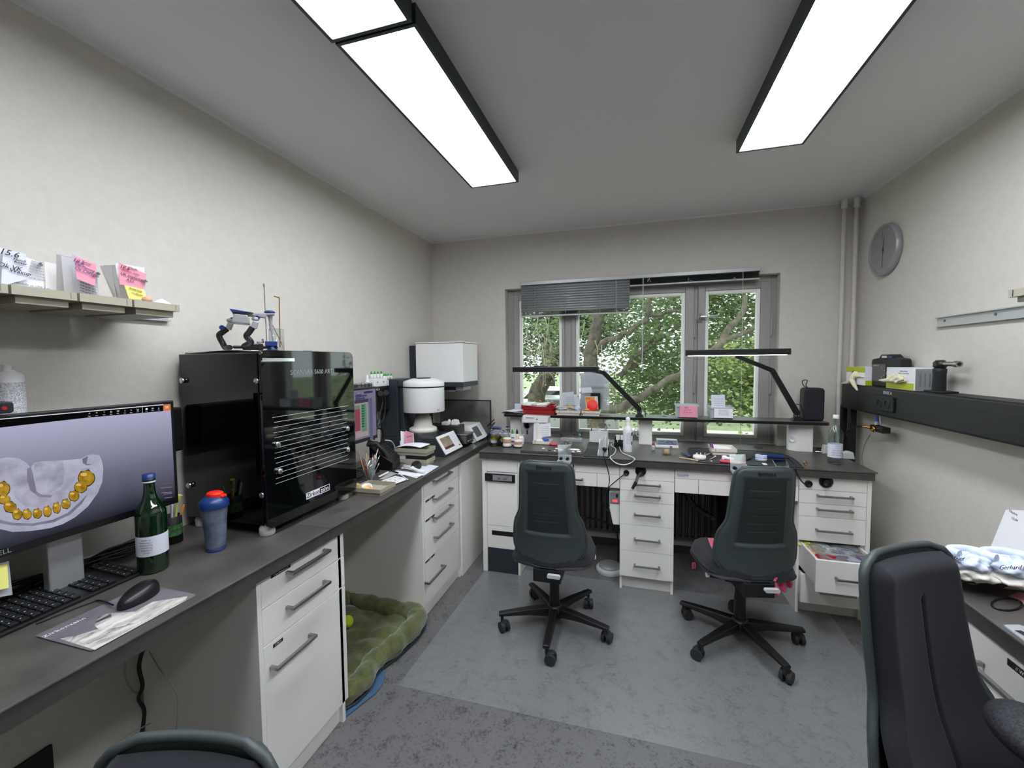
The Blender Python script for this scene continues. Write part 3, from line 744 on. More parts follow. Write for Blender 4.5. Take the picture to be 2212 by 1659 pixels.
# blue cast in the first tray
bc = at(350, 648, x=-1.56); g = thing('blue_cast', 'pale blue dental stone block in the rightmost rail tray', 'dental cast', (bc.x, bc.y, 1.737))
obj('block', MB().grid(lambda u, v: Vector((bc.x+.022*math.cos(u*2*PI)*math.sin(v*PI)**.4, bc.y+.034*math.sin(u*2*PI)*math.sin(v*PI)**.4, 1.732+.042*v*(1-.12*math.sin(u*12)))), 20, 8), 'lblue', g)
g = tag(obj('tan_cast', MB().sph(at(318, 645, x=-1.56)+Vector((0, 0, -.004)), .012, 10, (1, 1.3, .9)), 'gum'), 'small tan plaster bit beside the blue cast in the rail tray', 'dental cast')
# job papers clipped above the trays
def sheet(par, p, mt='paper', x=None, name='paper', t=.0008):
    """sheet through four corners, given as (u, v, x) pixels and wall distance"""
    q = [at(u, v, x=xx) for u, v, xx in p]; return obj(name, quad(*q, t=t), mt, par)
def job(label, sheets, origin, notes=()):
    g = thing('job_papers', label, 'paper', origin)
    return g
X0 = XL+.022
def X_(u, v, x): return at(u, v, x=x)
def writing(par, txt, u, v, x, size, mt='ink', sl=-.12, shear=.25, out=1):
    c = at(u, v, x=x); return text(txt, size, (c.x+.0022*out, c.y, c.z), (0, out, sl), (0, 0, 1), mt, par, 'handwriting', depth=.0003, shear=shear)
g = thing('job_papers', 'white job sheet headed 15.6 standing at the left end of the wall rail', 'paper', (-1.6, .68, 1.755))
sheet(g, [(-40, 625, -1.60), (95, 628, -1.60), (90, 568, -1.60), (-40, 520, -1.60)])
sheet(g, [(2, 618, -1.59), (62, 602, -1.59), (55, 548, -1.59), (6, 537, -1.59)], 'bluepaper')
for tx, u, v, s in (('15.6', 18, 547, .022), ('Hundi', 41, 562, .010), ('Kover', 43, 568, .010), ('Ok VK', 20, 576, .016), ('Waxup', 42, 588, .014)): writing(g, tx, u, v, -1.587, s)
for i in range(7): writing(g, 'Auftrag Zahnersatz'[:9+i], 78, 566+i*6, -1.598, .0055, 'inkg', shear=0)
writing(g, 'Arbeitsmodelle an CMK-Lab', 58, 615, -1.598, .008, 'inkg', shear=0)
obj('clip', MB().sph(at(88, 571, x=-1.585), .005, 10).cyl(at(88, 571, x=-1.598), at(88, 571, x=-1.575), .003), 'chrome', g)
obj('divider', quad(at(99, 625, x=-1.61), at(121, 628, x=-1.64), at(121, 570, x=-1.64), at(96, 565, x=-1.61)), 'wplast', g)
g = thing('job_papers', 'folded job sheets with a pink note at the middle of the left rail', 'paper', (-1.62, .85, 1.755))
sheet(g, [(122, 640, -1.70), (160, 640, -1.64), (158, 556, -1.64), (122, 549, -1.70)]); sheet(g, [(140, 640, -1.66), (212, 642, -1.60), (208, 572, -1.60), (132, 552, -1.66)])
sheet(g, [(160, 640, -1.64), (215, 642, -1.59), (208, 574, -1.59), (156, 548, -1.62)], 'bluepaper'); sheet(g, [(165, 602, -1.58), (205, 618, -1.58), (208, 572, -1.58), (160, 553, -1.58)], 'pink')
for tx, u, v, s in (('18.6', 168, 565, .016), ('Krause', 186, 568, .008), ('OK Planung', 182, 578, .010), ('Ok ChPrgtn', 187, 588, .012)): writing(g, tx, u, v, -1.577, s, 'blue', sl=-.3)
for i in range(4): writing(g, 'Auftrag Nr. 4711', 190, 615+i*6, -1.588, .006, 'ink', shear=0, sl=-.25)
obj('clip', MB().sph(at(212, 591, x=-1.575), .0055, 10).cyl(at(212, 591, x=-1.592), at(212, 591, x=-1.565), .0035), 'chrome', g)
g = thing('job_papers', 'job sheets with pink 18.6 note and yellow note on the left rail', 'paper', (-1.6, 1.0, 1.755))
sheet(g, [(245, 642, -1.67), (252, 644, -1.62), (240, 574, -1.62), (216, 574, -1.68)]); sheet(g, [(250, 644, -1.64), (262, 646, -1.60), (250, 572, -1.60), (224, 573, -1.66)])
sheet(g, [(262, 646, -1.62), (316, 648, -1.58), (312, 578, -1.58), (250, 568, -1.60)]); sheet(g, [(258, 614, -1.57), (310, 625, -1.57), (317, 592, -1.57), (256, 567, -1.57)], 'pink')
sheet(g, [(278, 645, -1.565), (317, 648, -1.565), (310, 625, -1.565), (268, 616, -1.565)], 'yellow')
for tx, u, v, s, mm in (('18.6', 268, 578, .016, 'ink'), ('Claudia', 286, 580, .009, 'ink'), ('Kronen weiss', 282, 588, .009, 'red'), ('UK Implantat', 284, 598, .012, 'ink'), ('A3/2', 280, 606, .011, 'ink'), ('Brücke fertig', 292, 626, .007, 'ink'), ('rot abholen', 295, 635, .007, 'red')):
    writing(g, tx, u, v, -1.567 if v < 612 else -1.563, s, mm, sl=-.18)
obj('clip', MB().sph(at(315, 607, x=-1.562), .0055, 10).cyl(at(315, 607, x=-1.58), at(315, 607, x=-1.552), .0035), 'chrome', g)

# spray can
c = Vector((-1.715, .79, 1.386)); c = Vector((-1.735, at(17, 830, x=-1.735).y, 1.386)); zt = at(17, 788, x=-1.735).z
g = thing('spray_can', 'white spray can with grey print standing on the left duct', 'spray can', c); h = zt-1.386; r = .033
obj('can', MB().lathe([(r, 0), (r, h*.78), (r*.97, h*.82), (r*.7, h*.87), (r*.62, h*.88)], c, 28), 'wplast', g)
obj('cap', MB().lathe([(r*.5, h*.88), (r*.5, h*.90), (r*.28, h*.91), (r*.28, h), (0, h)], c, 20), 'wplast', g)
obj('print', MB().lathe([(r+.0006, h*.10), (r+.0006, h*.70)], c, 28), mat('speckled_print', 'E2E2E4', .5, col2='8F9196', scale=260, contrast=.3), g)

# monitor with the scanned jaw
def monitor(xf, y0, y1, z0, z1, label, bez=.012, foot=True):
    t = thing('monitor', label, 'monitor', (xf-.02, (y0+y1)/2, CZ))
    obj('bezel', MB().box((xf-.028, y0, z0), (xf, y1, z1)), 'black', t, bev=.003)
    obj('screen', MB().box((xf-.001, y0+bez, z0+bez*1.8), (xf+.0008, y1-bez, z1-bez)), SCR, t)
    ym = (y0+y1)/2
    obj('stand', MB().box((xf-.075, ym-.04, CZ+.01), (xf-.045, ym+.04, z0+.12)).box((xf-.06, ym-.06, z0+.06), (xf-.026, ym+.06, z0+.18)), 'silver', t, bev=.004)
    obj('foot', MB().prism(rrect(xf-.16, ym-.13, xf+.03, ym+.13, .05), CZ, CZ+.012), 'black', t, bev=.003)
    return t
def grad(name, c0, c1, c2, z0, z1, s=1.0):
    m = bpy.data.materials.new(name); m.use_nodes = True; nt = m.node_tree; nt.nodes.clear()
    o = nt.nodes.new('ShaderNodeOutputMaterial'); e = nt.nodes.new('ShaderNodeEmission'); e.inputs[1].default_value = s
    g = nt.nodes.new('ShaderNodeNewGeometry'); sp = nt.nodes.new('ShaderNodeSeparateXYZ'); mr = nt.nodes.new('ShaderNodeMapRange'); r = nt.nodes.new('ShaderNodeValToRGB')
    mr.inputs['From Min'].default_value = z0; mr.inputs['From Max'].default_value = z1
    r.color_ramp.elements[0].color = hx(c0); r.color_ramp.elements[1].color = hx(c2); k = r.color_ramp.elements.new(.45); k.color = hx(c1)
    nt.links.new(g.outputs['Position'], sp.inputs[0]); nt.links.new(sp.outputs['Z'], mr.inputs['Value']); nt.links.new(mr.outputs[0], r.inputs[0]); nt.links.new(r.outputs[0], e.inputs[0])
    gl = nt.nodes.new('ShaderNodeBsdfGlossy'); gl.inputs['Roughness'].default_value = .25; gl.inputs[0].default_value = (.04, .04, .04, 1); ad = nt.nodes.new('ShaderNodeAddShader')
    nt.links.new(e.outputs[0], ad.inputs[0]); nt.links.new(gl.outputs[0], ad.inputs[1]); nt.links.new(ad.outputs[0], o.inputs[0]); return m
SCR = grad('lit_screen', '1E1F2B', '6A6A80', 'A9A9C4', 1.085, 1.40)
XM = -1.55
mon = monitor(XM, .50, 1.078, 1.062, 1.426, 'big black-framed monitor at the left showing a scanned jaw with gold teeth')
def S(cx, cy, k=0): return at(cx*.2712, 850+cy*.2712, x=XM+.0012+k)
def spoly(pts, mt, k, name): 
    q = [S(x, y, k) for x, y in pts]; n = len(q)
    m = MB().add(q+[p+Vector((.0003, 0, 0)) for p in q], [tuple(range(n, 2*n)), tuple(range(n))[::-1]]+[(i, (i+1) % n, n+(i+1) % n, n+i) for i in range(n)])
    return obj(name, m, mt, mon)
def noisy_emis(name, a, b, sc, s=1, stretch=None, con=.5):
    m = emis(name, a, s); nt = m.node_tree; e = [n for n in nt.nodes if n.type == 'EMISSION'][0]
    tc = nt.nodes.new('ShaderNodeTexCoord'); n = nt.nodes.new('ShaderNodeTexNoise'); n.inputs['Scale'].default_value = sc; n.inputs['Detail'].default_value = 5
    r = nt.nodes.new('ShaderNodeValToRGB'); r.color_ramp.elements[0].color = hx(a); r.color_ramp.elements[1].color = hx(b)
    r.color_ramp.elements[0].position = .5-con/2.5; r.color_ramp.elements[1].position = .5+con/2.5
    nt.links.new(tc.outputs['Object'], n.inputs['Vector']); nt.links.new(n.outputs[0], r.inputs[0]); nt.links.new(r.outputs[0], e.inputs[0]); return m
M['scan1'] = noisy_emis('scan_image_light', '9A9AAE', 'B4B4C8', 22)
M['scan2'] = noisy_emis('scan_image_mid', '8C8C9E', 'B2B2C4', 30)
M['scan3'] = noisy_emis('scan_image_dark', '62626F', '87879A', 26)
M['sgold'] = noisy_emis('scan_image_gold', '6E5210', 'C29A35', 60, con=.6); M['sgold2'] = emis('scan_image_gold_light', 'D6B45A', 1); M['sgold3'] = emis('scan_image_gold_dark', '4A3508', 1)
spoly([(-160, 560), (-60, 530), (60, 508), (150, 515), (205, 548), (245, 590), (272, 552), (330, 541), (520, 530), (640, 520), (690, 495), (735, 484), (792, 490), (812, 540), (822, 600), (815, 700), (780, 790), (700, 900), (600, 985), (500, 1040), (400, 1072), (250, 1095), (100, 1103), (-20, 1075), (-160, 980)], 'scan1', 0, 'scan_image')
spoly([(-150, 600), (60, 530), (140, 540), (200, 600), (220, 690), (280, 700), (300, 780), (400, 800), (480, 770), (560, 690), (640, 600), (700, 590), (730, 600), (620, 640), (560, 740), (520, 850), (440, 880), (340, 905), (200, 900), (120, 830), (80, 700), (-60, 700)], 'scan2', .0004, 'scan_image')
spoly([(272, 560), (330, 548), (500, 545), (515, 640), (500, 720), (440, 775), (380, 798), (320, 795), (285, 740), (275, 650)], 'scan2', .0008, 'scan_image')
spoly([(215, 600), (245, 585), (262, 640), (290, 780), (330, 805), (420, 812), (400, 830), (310, 825), (240, 770), (215, 690)], 'scan3', .0012, 'scan_image')
spoly([(655, 520), (700, 498), (690, 560), (735, 565), (690, 572), (660, 555)], 'scan3', .0012, 'scan_image')
spoly([(-20, 1000), (100, 1030), (260, 1035), (420, 1005), (540, 950), (650, 850), (700, 800), (650, 880), (560, 965), (430, 1025), (260, 1055), (90, 1050), (-20, 1030)], 'scan3', .0008, 'scan_image')
for i, (x, y, rx, ry) in enumerate([(20, 760, 62, 62), (35, 845, 48, 42), (80, 905, 52, 48), (137, 963, 42, 46), (215, 962, 38, 44), (297, 957, 38, 42), (377, 940, 36, 46), (452, 912, 34, 46), (525, 880, 38, 42), (588, 817, 44, 44), (642, 748, 54, 46), (688, 675, 70, 66)]):
    spoly([(x+rx*math.cos(t*PI/7), y+ry*math.sin(t*PI/7)*(1+.12*math.sin(t*3))) for t in range(14)], 'sgold3', .0016, 'tooth_image')
    spoly([(x+rx*.9*math.cos(t*PI/7), y-2+ry*.9*math.sin(t*PI/7)) for t in range(14)], 'sgold', .002, 'tooth_image')
    spoly([(x-rx*.3+rx*.4*math.cos(t*PI/5), y-ry*.45+ry*.22*math.sin(t*PI/5)) for t in range(10)], 'sgold2', .0024, 'tooth_image')
spoly([(-180, 228), (0, 208), (1300, 92), (1300, 86), (0, 202), (-180, 222)], emis('line_lit', 'E6E6F0', 1), .0006, 'toolbar')
spoly([(-180, 296), (0, 272), (700, 192), (1300, 140), (1300, 92), (0, 208), (-180, 228)], emis('toolbar_black', '0A0A0C', 1), .0004, 'toolbar')
spoly([(1300, 92), (1358, 86), (1360, 133), (1300, 140)], emis('orange_lit', 'D2743A', 1), .0006, 'toolbar_button')
def stext(txt, cx, cy, size, mm): 
    c = S(cx, cy, .0012); text(txt, size, c, (0, 1, 0), (0, 0, 1), mm, mon, 'screen_text', depth=.0001)
M['lit'] = emis('lit_white', 'E8E8F0', 1)
stext('M', 1330, 112, .013, 'lit')
for i, cx in enumerate((712, 770, 830, 885, 940, 995, 1045, 1098, 1168, 1216, 1265)):
    stext('=<!DOI×O■M×'[i], cx, 160-(cx-700)*.075, .008, 'lit'); stext('Menu', cx, 182-(cx-700)*.09, .0028, 'lit')
spoly([(1132, 108), (1134, 108), (1136, 158), (1134, 158)], 'lit', .0008, 'toolbar')
for i, (x0, x1, yy) in enumerate([(1275, 1370, 720), (1280, 1370, 750), (1285, 1370, 790), (1300, 1372, 800), (1310, 1372, 830)]): spoly([(x0, yy), (x1, yy-8), (x1, yy-3), (x0, yy+5)], emis('dim', '5A5A66', 1) if i == 0 else 'scan3', .0006, 'overlay_line')
c = S(60, 1248); text('DELL', .017, (XM+.0012, c.y-.012, at(16, 1190, x=XM).z), (0, 1, 0), (0, 0, 1), 'silver', mon)
w = thing('webcam', 'black webcam with red mark clipped on the big monitor', 'webcam', at(5, 885, x=XM))
c = at(-2, 882, x=XM); obj('body', MB().prism(rrect(c.y-.03, c.z-.014, c.y+.022, c.z+.016, .008), XM-.03, XM+.012, 'x'), 'blackm', w, bev=.003); obj('mark', MB().cyl((XM+.012, c.y+.004, c.z), (XM+.0135, c.y+.004, c.z), .005), 'red', w)
# second keyboard note and black tablet stand under the monitor
g = thing('note_holder', 'yellow note on a clear holder at the left edge under the monitor', 'note', at(8, 1300, z=CZ))
a = [at(-60, 1300, x=-1.56), at(26, 1285, x=-1.56), at(18, 1212, x=-1.575), at(-60, 1232, x=-1.575)]
obj('clear_plate', quad(*a, t=.002), 'clearw', g); a = [at(-55, 1285, x=-1.553), at(19, 1270, x=-1.553), at(15, 1218, x=-1.568), at(-55, 1236, x=-1.568)]; obj('note', quad(*a), 'yellow', g)
# keyboard
def keyboard(x0, x1, y0, y1, z, label):
    t = thing('keyboard', label, 'keyboard', ((x0+x1)/2, (y0+y1)/2, z))
    obj('case', MB().prism([(x0, z), (x1, z), (x1, z+.010), (x0, z+.022)], y0, y1, 'y'), 'black', t, bev=.003)
    rows, cols = 6, 21; dx = (x1-x0-.02)/rows; dy = (y1-y0-.02)/cols; me = None
    for r_ in range(rows):
        for c_ in range(cols):
            if c_ in (14, 18) : continue
            x = x0+.010+dx*(r_+.5); y = y0+.010+dy*(c_+.5); zz = z+.022-.012*(x-x0)/(x1-x0)
            if me is None:
                k = obj('key', MB().box((x-dx*.42, y-dy*.42, zz), (x+dx*.42, y+dy*.42, zz+.005)), 'blackm', t, bev=.001); me = k; ox, oy, oz = x, y, zz
            else:
                k = me.copy(); COL.objects.link(k); k.location = (x-ox, y-oy, zz-oz)
    m = MB(); R = random.Random(3)
    for r_ in range(rows):
        for c_ in range(cols):
            if c_ in (14, 18): continue
            x = x0+.010+dx*(r_+.5)-.002; y = y0+.010+dy*(c_+.35); zz = z+.0275-.012*(x-x0)/(x1-x0)
            m.box((x-.0018, y-.0014, zz-.0002), (x+.0006, y+.0016, zz+.0003))
    obj('legend', m, 'putty', t, kind='stuff')
    return t
kb = keyboard(-1.66, -1.485, .46, .925, CZ, 'black keyboard on the near left worktop below the jaw monitor')
kb.rotation_euler = (0, 0, math.radians(2))
# mouse pad and mouse
pad = thing('mouse_pad', 'mouse pad printed with grey rocks and white lettering on the near worktop', 'mouse pad', (-1.305, .75, CZ))
M['rock'] = mat('rock_print', '23242A', .6, col2='D8D5CE', scale=34, detail=8, contrast=.25, stretch=(1, .35, 1)); M['padp'] = mat('pad_print', '5D5B60', .6, col2='77747A', scale=9)
M['rock2'] = mat('rock_print_light', '8B8784', .6, col2='E3DFD6', scale=40, detail=8, contrast=.4, stretch=(1, .35, 1))
obj('pad', MB().prism(rrect(-1.408, .628, -1.203, .873, .008), CZ+.0003, CZ+.003), 'padp', pad)
def padp(pts, mt, z): obj('printed_rock', MB().prism(pts, CZ+.003+z, CZ+.0032+z), mt, pad)
P_ = lambda u, v: tuple(at(u, v, z=CZ+.003))[:2]
padp([P_(130, 1380), P_(205, 1404), P_(400, 1298), P_(405, 1288), P_(330, 1300), P_(240, 1350), P_(170, 1372)], 'rock2', 0)
padp([P_(152, 1385), P_(160, 1374), P_(190, 1368), P_(245, 1352), P_(300, 1345), P_(240, 1375), P_(190, 1392)], 'rock', .0003)
padp([P_(204, 1352), P_(212, 1332), P_(240, 1324), P_(268, 1325), P_(292, 1330), P_(285, 1342), P_(240, 1358), P_(215, 1362)], 'rock', .0006)
padp([P_(240, 1326), P_(290, 1322), P_(300, 1335), P_(270, 1352), P_(244, 1358)], 'rock2', .0009)
a = at(140, 1355, z=CZ+.0035); text('Zirkonzahn', .016, (a.x, a.y, CZ+.0036), (.02, 1, 0), (-1, 0, 0), 'paper', pad, depth=.0002, space=1.1)
ms = thing('computer_mouse', 'black cordless-looking mouse with cable on the rock-print pad', 'mouse', (-1.335, .812, CZ+.0032))
def mouseshape(cx, cy, rz, L=.058, w=.032, h=.036, z=CZ):
    R3 = Matrix.Rotation(rz, 3, 'Z')
    def f(u, v):
        a = u*2*PI; r = math.sin(v*PI/2)**.75; p = Vector((w*math.cos(a)*r*(1-.12*math.sin(a)), L*math.sin(a)*r, h*math.cos(v*PI/2)**.6*(1-.25*math.sin(a)*r)))
        return R3 @ p + Vector((cx, cy, z))
    return MB().grid(f, 28, 14)
mc_ = (at(250, 1312, z=CZ)+at(360, 1285, z=CZ))/2
obj('body', mouseshape(mc_.x-.012, mc_.y, math.radians(195), z=CZ+.004), 'black', ms)
obj('cable', wire([(mc_.x-.03, mc_.y-.05, CZ+.012), at(215, 1297, z=CZ+.004), at(185, 1305, z=CZ+.004), (-1.47, .66, CZ+.004)], .0022), 'wire', ms)
# dark cables heap behind the keyboard
R = random.Random(11)
g = thing('cable_bundle', 'tangle of black cables behind the keyboard under the monitor', 'cable', (-1.7, .8, CZ))
for i in range(9):
    y = .55; pts = []
    for k in range(6): pts.append((-1.71+R.uniform(-.03, .03), .5+k*.12+R.uniform(-.02, .02), CZ+.008+R.uniform(0, .03)))
    obj('cable', wire(pts, .0035, 6), 'wire', g)
# green bottle
def glassbottle(name, c, R_, H, mt, label, prof, cat='bottle'):
    t = thing(name, label, cat, c); obj('body', MB().lathe([(r*R_, z*H) for r, z in prof], c, 36), mt, t); return t
bprof = [(0, 0), (.86, 0), (.99, .015), (1, .04), (1, .58), (.98, .62), (.80, .68), (.52, .74), (.40, .80), (.35, .90), (.36, .93), (.42, .935), (.42, .95), (.36, .955)]
c = at(341, 1232, z=CZ); c.x -= .018; H = .272
Hb = (at(328, 1022, x=c.x).z-CZ); rb = .0405
bt1 = glassbottle('green_bottle', c, rb, Hb, 'bgreen', 'dark green glass bottle with white label and blue cap beside the monitor', bprof)
obj('label_band', MB().lathe([(rb+.0006, Hb*.19), (rb+.0006, Hb*.39)], c, 36), 'bluepaper', bt1)
for i in range(6):
    a = math.radians(-60); 
    for txt, dz, s in (('Mineral', .36-.026*i, .006),):
        pp = Vector((c.x+(rb+.001)*math.cos(a+.12), c.y+(rb+.001)*math.sin(a+.12), CZ+Hb*dz)); text(['Quelle  still', 'Naehrwerte je l', 'Natrium 12 mg', 'Calcium 9 mg', 'Magnesium 4', '||||| |||| ||'][i], .0055, pp, (-math.sin(a), math.cos(a), 0), (0, 0, 1), 'inkg', bt1, depth=.0002)
obj('cap', MB().lathe([(rb*.41, Hb*.93), (rb*.41, Hb), (0, Hb)], c, 24), 'blue', bt1)
obj('neck_ring', MB().lathe([(rb*.40, Hb*.915), (rb*.43, Hb*.92), (rb*.40, Hb*.93)], c, 24), 'wplast', bt1)
# shaker
c = at(481, 1189, z=CZ); c.x -= .03; zt = at(480, 1056, x=c.x).z; H = zt-CZ
g = thing('protein_shaker', 'blue translucent drink shaker with blue lid and red flip cap', 'shaker', c)
obj('cup', MB().lathe([(0, .002), (.029, .002), (.032, .02), (.034, H*.32), (.036, H*.5), (.041, H*.74), (.0415, H*.76)], c, 32), 'shaker', g)
obj('foot', MB().lathe([(.030, 0), (.031, .008), (.030, .009)], c, 28), 'blue', g)
obj('lid', MB().lathe([(.045, H*.74), (.046, H*.83), (.040, H*.87), (.028, H*.93), (0, H*.94)], c, 32), 'blue', g)
obj('flip_cap', MB().lathe([(.024, H*.91), (.025, H*.98), (.018, H), (0, H)], c+Vector((.004, .002, 0)), 24, sx=1.15).box(tuple(c+Vector((.01, .0, H*.90))), tuple(c+Vector((.036, .022, H*.95)))), 'redb', g, bev=.003)
# pen cup behind bottle
c = at(380, 1172, z=CZ); c.x -= .02
g = thing('pencil_cup', 'dark printed pencil cup with pens behind the green bottle', 'pen cup', c)
obj('cup', MB().lathe([(0, .001), (.034, .001), (.034, .10), (.032, .10), (.031, .004), (0, .004)], c, 28), 'blackm', g)
obj('print', MB().lathe([(.0345, .03), (.0345, .07)], c, 28), mat('cup_print', '14301C', .5, col2='6FAE72', scale=90), g)
for i, (dx, dy, mm, l) in enumerate([(.012, .01, 'yellow', .07), (.02, -.01, 'wplast', .05), (-.01, .02, 'wplast', .045), (0, -.02, 'black', .06), (.018, .018, 'orange', .035)]):
    obj('pen', MB().cyl(c+Vector((dx*.3, dy*.3, .01)), c+Vector((dx*1.6, dy*1.6, .10+l)), .0042), mm, g)
obj('yellow_cap', MB().cyl(c+Vector((.018, .014, .155)), c+Vector((.024, .02, .175)), .009), 'yellow', g)

# scanner
sc = thing('dental_scanner', 'tall glossy black dental scanner with striped front plate on white feet', 'scanner', (-1.55, 1.5, CZ))
SX = -1.33
obj('body', MB().box((-1.752, 1.262, .925), (SX-.022, 1.745, 1.594)), 'gloss', sc, bev=.006, seg=3)
obj('side_plate', MB().box((-1.757, 1.250, .93), (SX-.03, 1.256, 1.592)), 'gloss', sc, bev=.002)
obj('front_plate', MB().prism(rrect(1.238, .920, 1.772, 1.603, .028, 8), SX-.012, SX, 'x'), 'gloss', sc, bev=.0015)
obj('front_edge', MB().prism(rrect(1.240, .922, 1.770, 1.601, .028, 8), SX-.0132, SX-.0122, 'x'), 'dsteel', sc)
obj('grip_slot', MB().box((SX-.001, 1.245, 1.560), (SX+.0004, 1.40, 1.573)), 'chrome', sc)
def knob(p, axis):
    m = MB().lathe([(.010, 0), (.011, .003), (.011, .012), (.009, .014), (0, .014)], (0, 0, 0), 20)
    R3 = Matrix.Rotation(PI/2, 3, 'Y' if axis == 'x' else 'X')
    m.v = [R3 @ v + Vector(p) for v in m.v]; return obj('knob', m, 'chrome', sc)
for u, v in ((600, 960), (751, 926), (605, 1018), (752, 971)): q = at(u, v, x=SX+.008); knob((SX, q.y, q.z), 'x')
for u, v in ((395, 822), (556, 823), (410, 1048), (568, 1069)): q = at(u, v, y=1.245); knob((q.x, 1.250, q.z), 'y')
for i in range(14):
    z = lerp(1.345, 1.086, i/13); ins = .02*abs(math.sin(i*1.9))
    obj('stripe', MB().box((SX, 1.279+ins*.4, z-.0007), (SX+.0005, 1.722-ins*.6, z+.0007)), 'putty', sc)
text('SCANNER S600 ARTI', .0275, (SX+.0006, (1.376+1.628)/2, 1.514), (0, 1, 0), (0, 0, 1), 'silver', sc, depth=.0003, space=1.02)
obj('logo_plate', MB().box((SX, 1.436, .974), (SX+.0005, 1.516, 1.002)).box((SX, 1.516, .9735), (SX+.0005, 1.579, .9755)).box((SX, 1.516, 1.0005), (SX+.0005, 1.579, 1.0025)).box((SX, 1.577, .974), (SX+.0005, 1.579, 1.002)), 'paper', sc)
text('Zirkon', .029, (SX+.0008, 1.477, .988), (0, 1, 0), (0, 0, 1), 'black', sc, depth=.0003, space=.95); text('zahn', .029, (SX+.0008, 1.547, .988), (0, 1, 0), (0, 0, 1), 'paper', sc, depth=.0003, space=.95)
for x, y in ((-1.372, 1.275), (-1.372, 1.715), (-1.715, 1.285), (-1.715, 1.715)): obj('foot', MB().lathe([(.026, 0), (.028, .004), (.028, .028), (.022, .038), (.022, .041)], (x, y, CZ), 24), 'putty', sc)
# papers and pen on the scanner
a = [at(412, 762, z=1.597), at(572, 758, z=1.599), at(566, 750, z=1.603), at(470, 757, z=1.60)]
ppr = thing('folded_paper', 'thin green-edged folder and white sheet lying under the articulator on the scanner', 'paper', (-1.6, 1.35, 1.595))
obj('folder', MB().box((-1.75, 1.27, 1.5955), (-1.345, 1.40, 1.5985)), mat('dark_green_card', '1B2E2C', .5), ppr)
obj('sheet', MB().grid(lambda u, v: Vector((-1.70+.34*u, 1.275+.12*v, 1.6+.006*math.sin(u*PI)**2)), 12, 4), 'paper', ppr, thick=.001)
g = thing('marker_pen', 'dark pen lying on the scanner top near its far edge', 'pen', (-1.4, 1.6, 1.596))
a, b = at(655, 758, z=1.6), at(700, 757, z=1.6); a.z = b.z = 1.602; obj('barrel', MB().cyl((-1.44, 1.50, 1.6005), (-1.385, 1.60, 1.6005), .0055), 'dsteel', g); obj('clip', MB().box((-1.415, 1.54, 1.605), (-1.41, 1.59, 1.608)), 'blue', g)

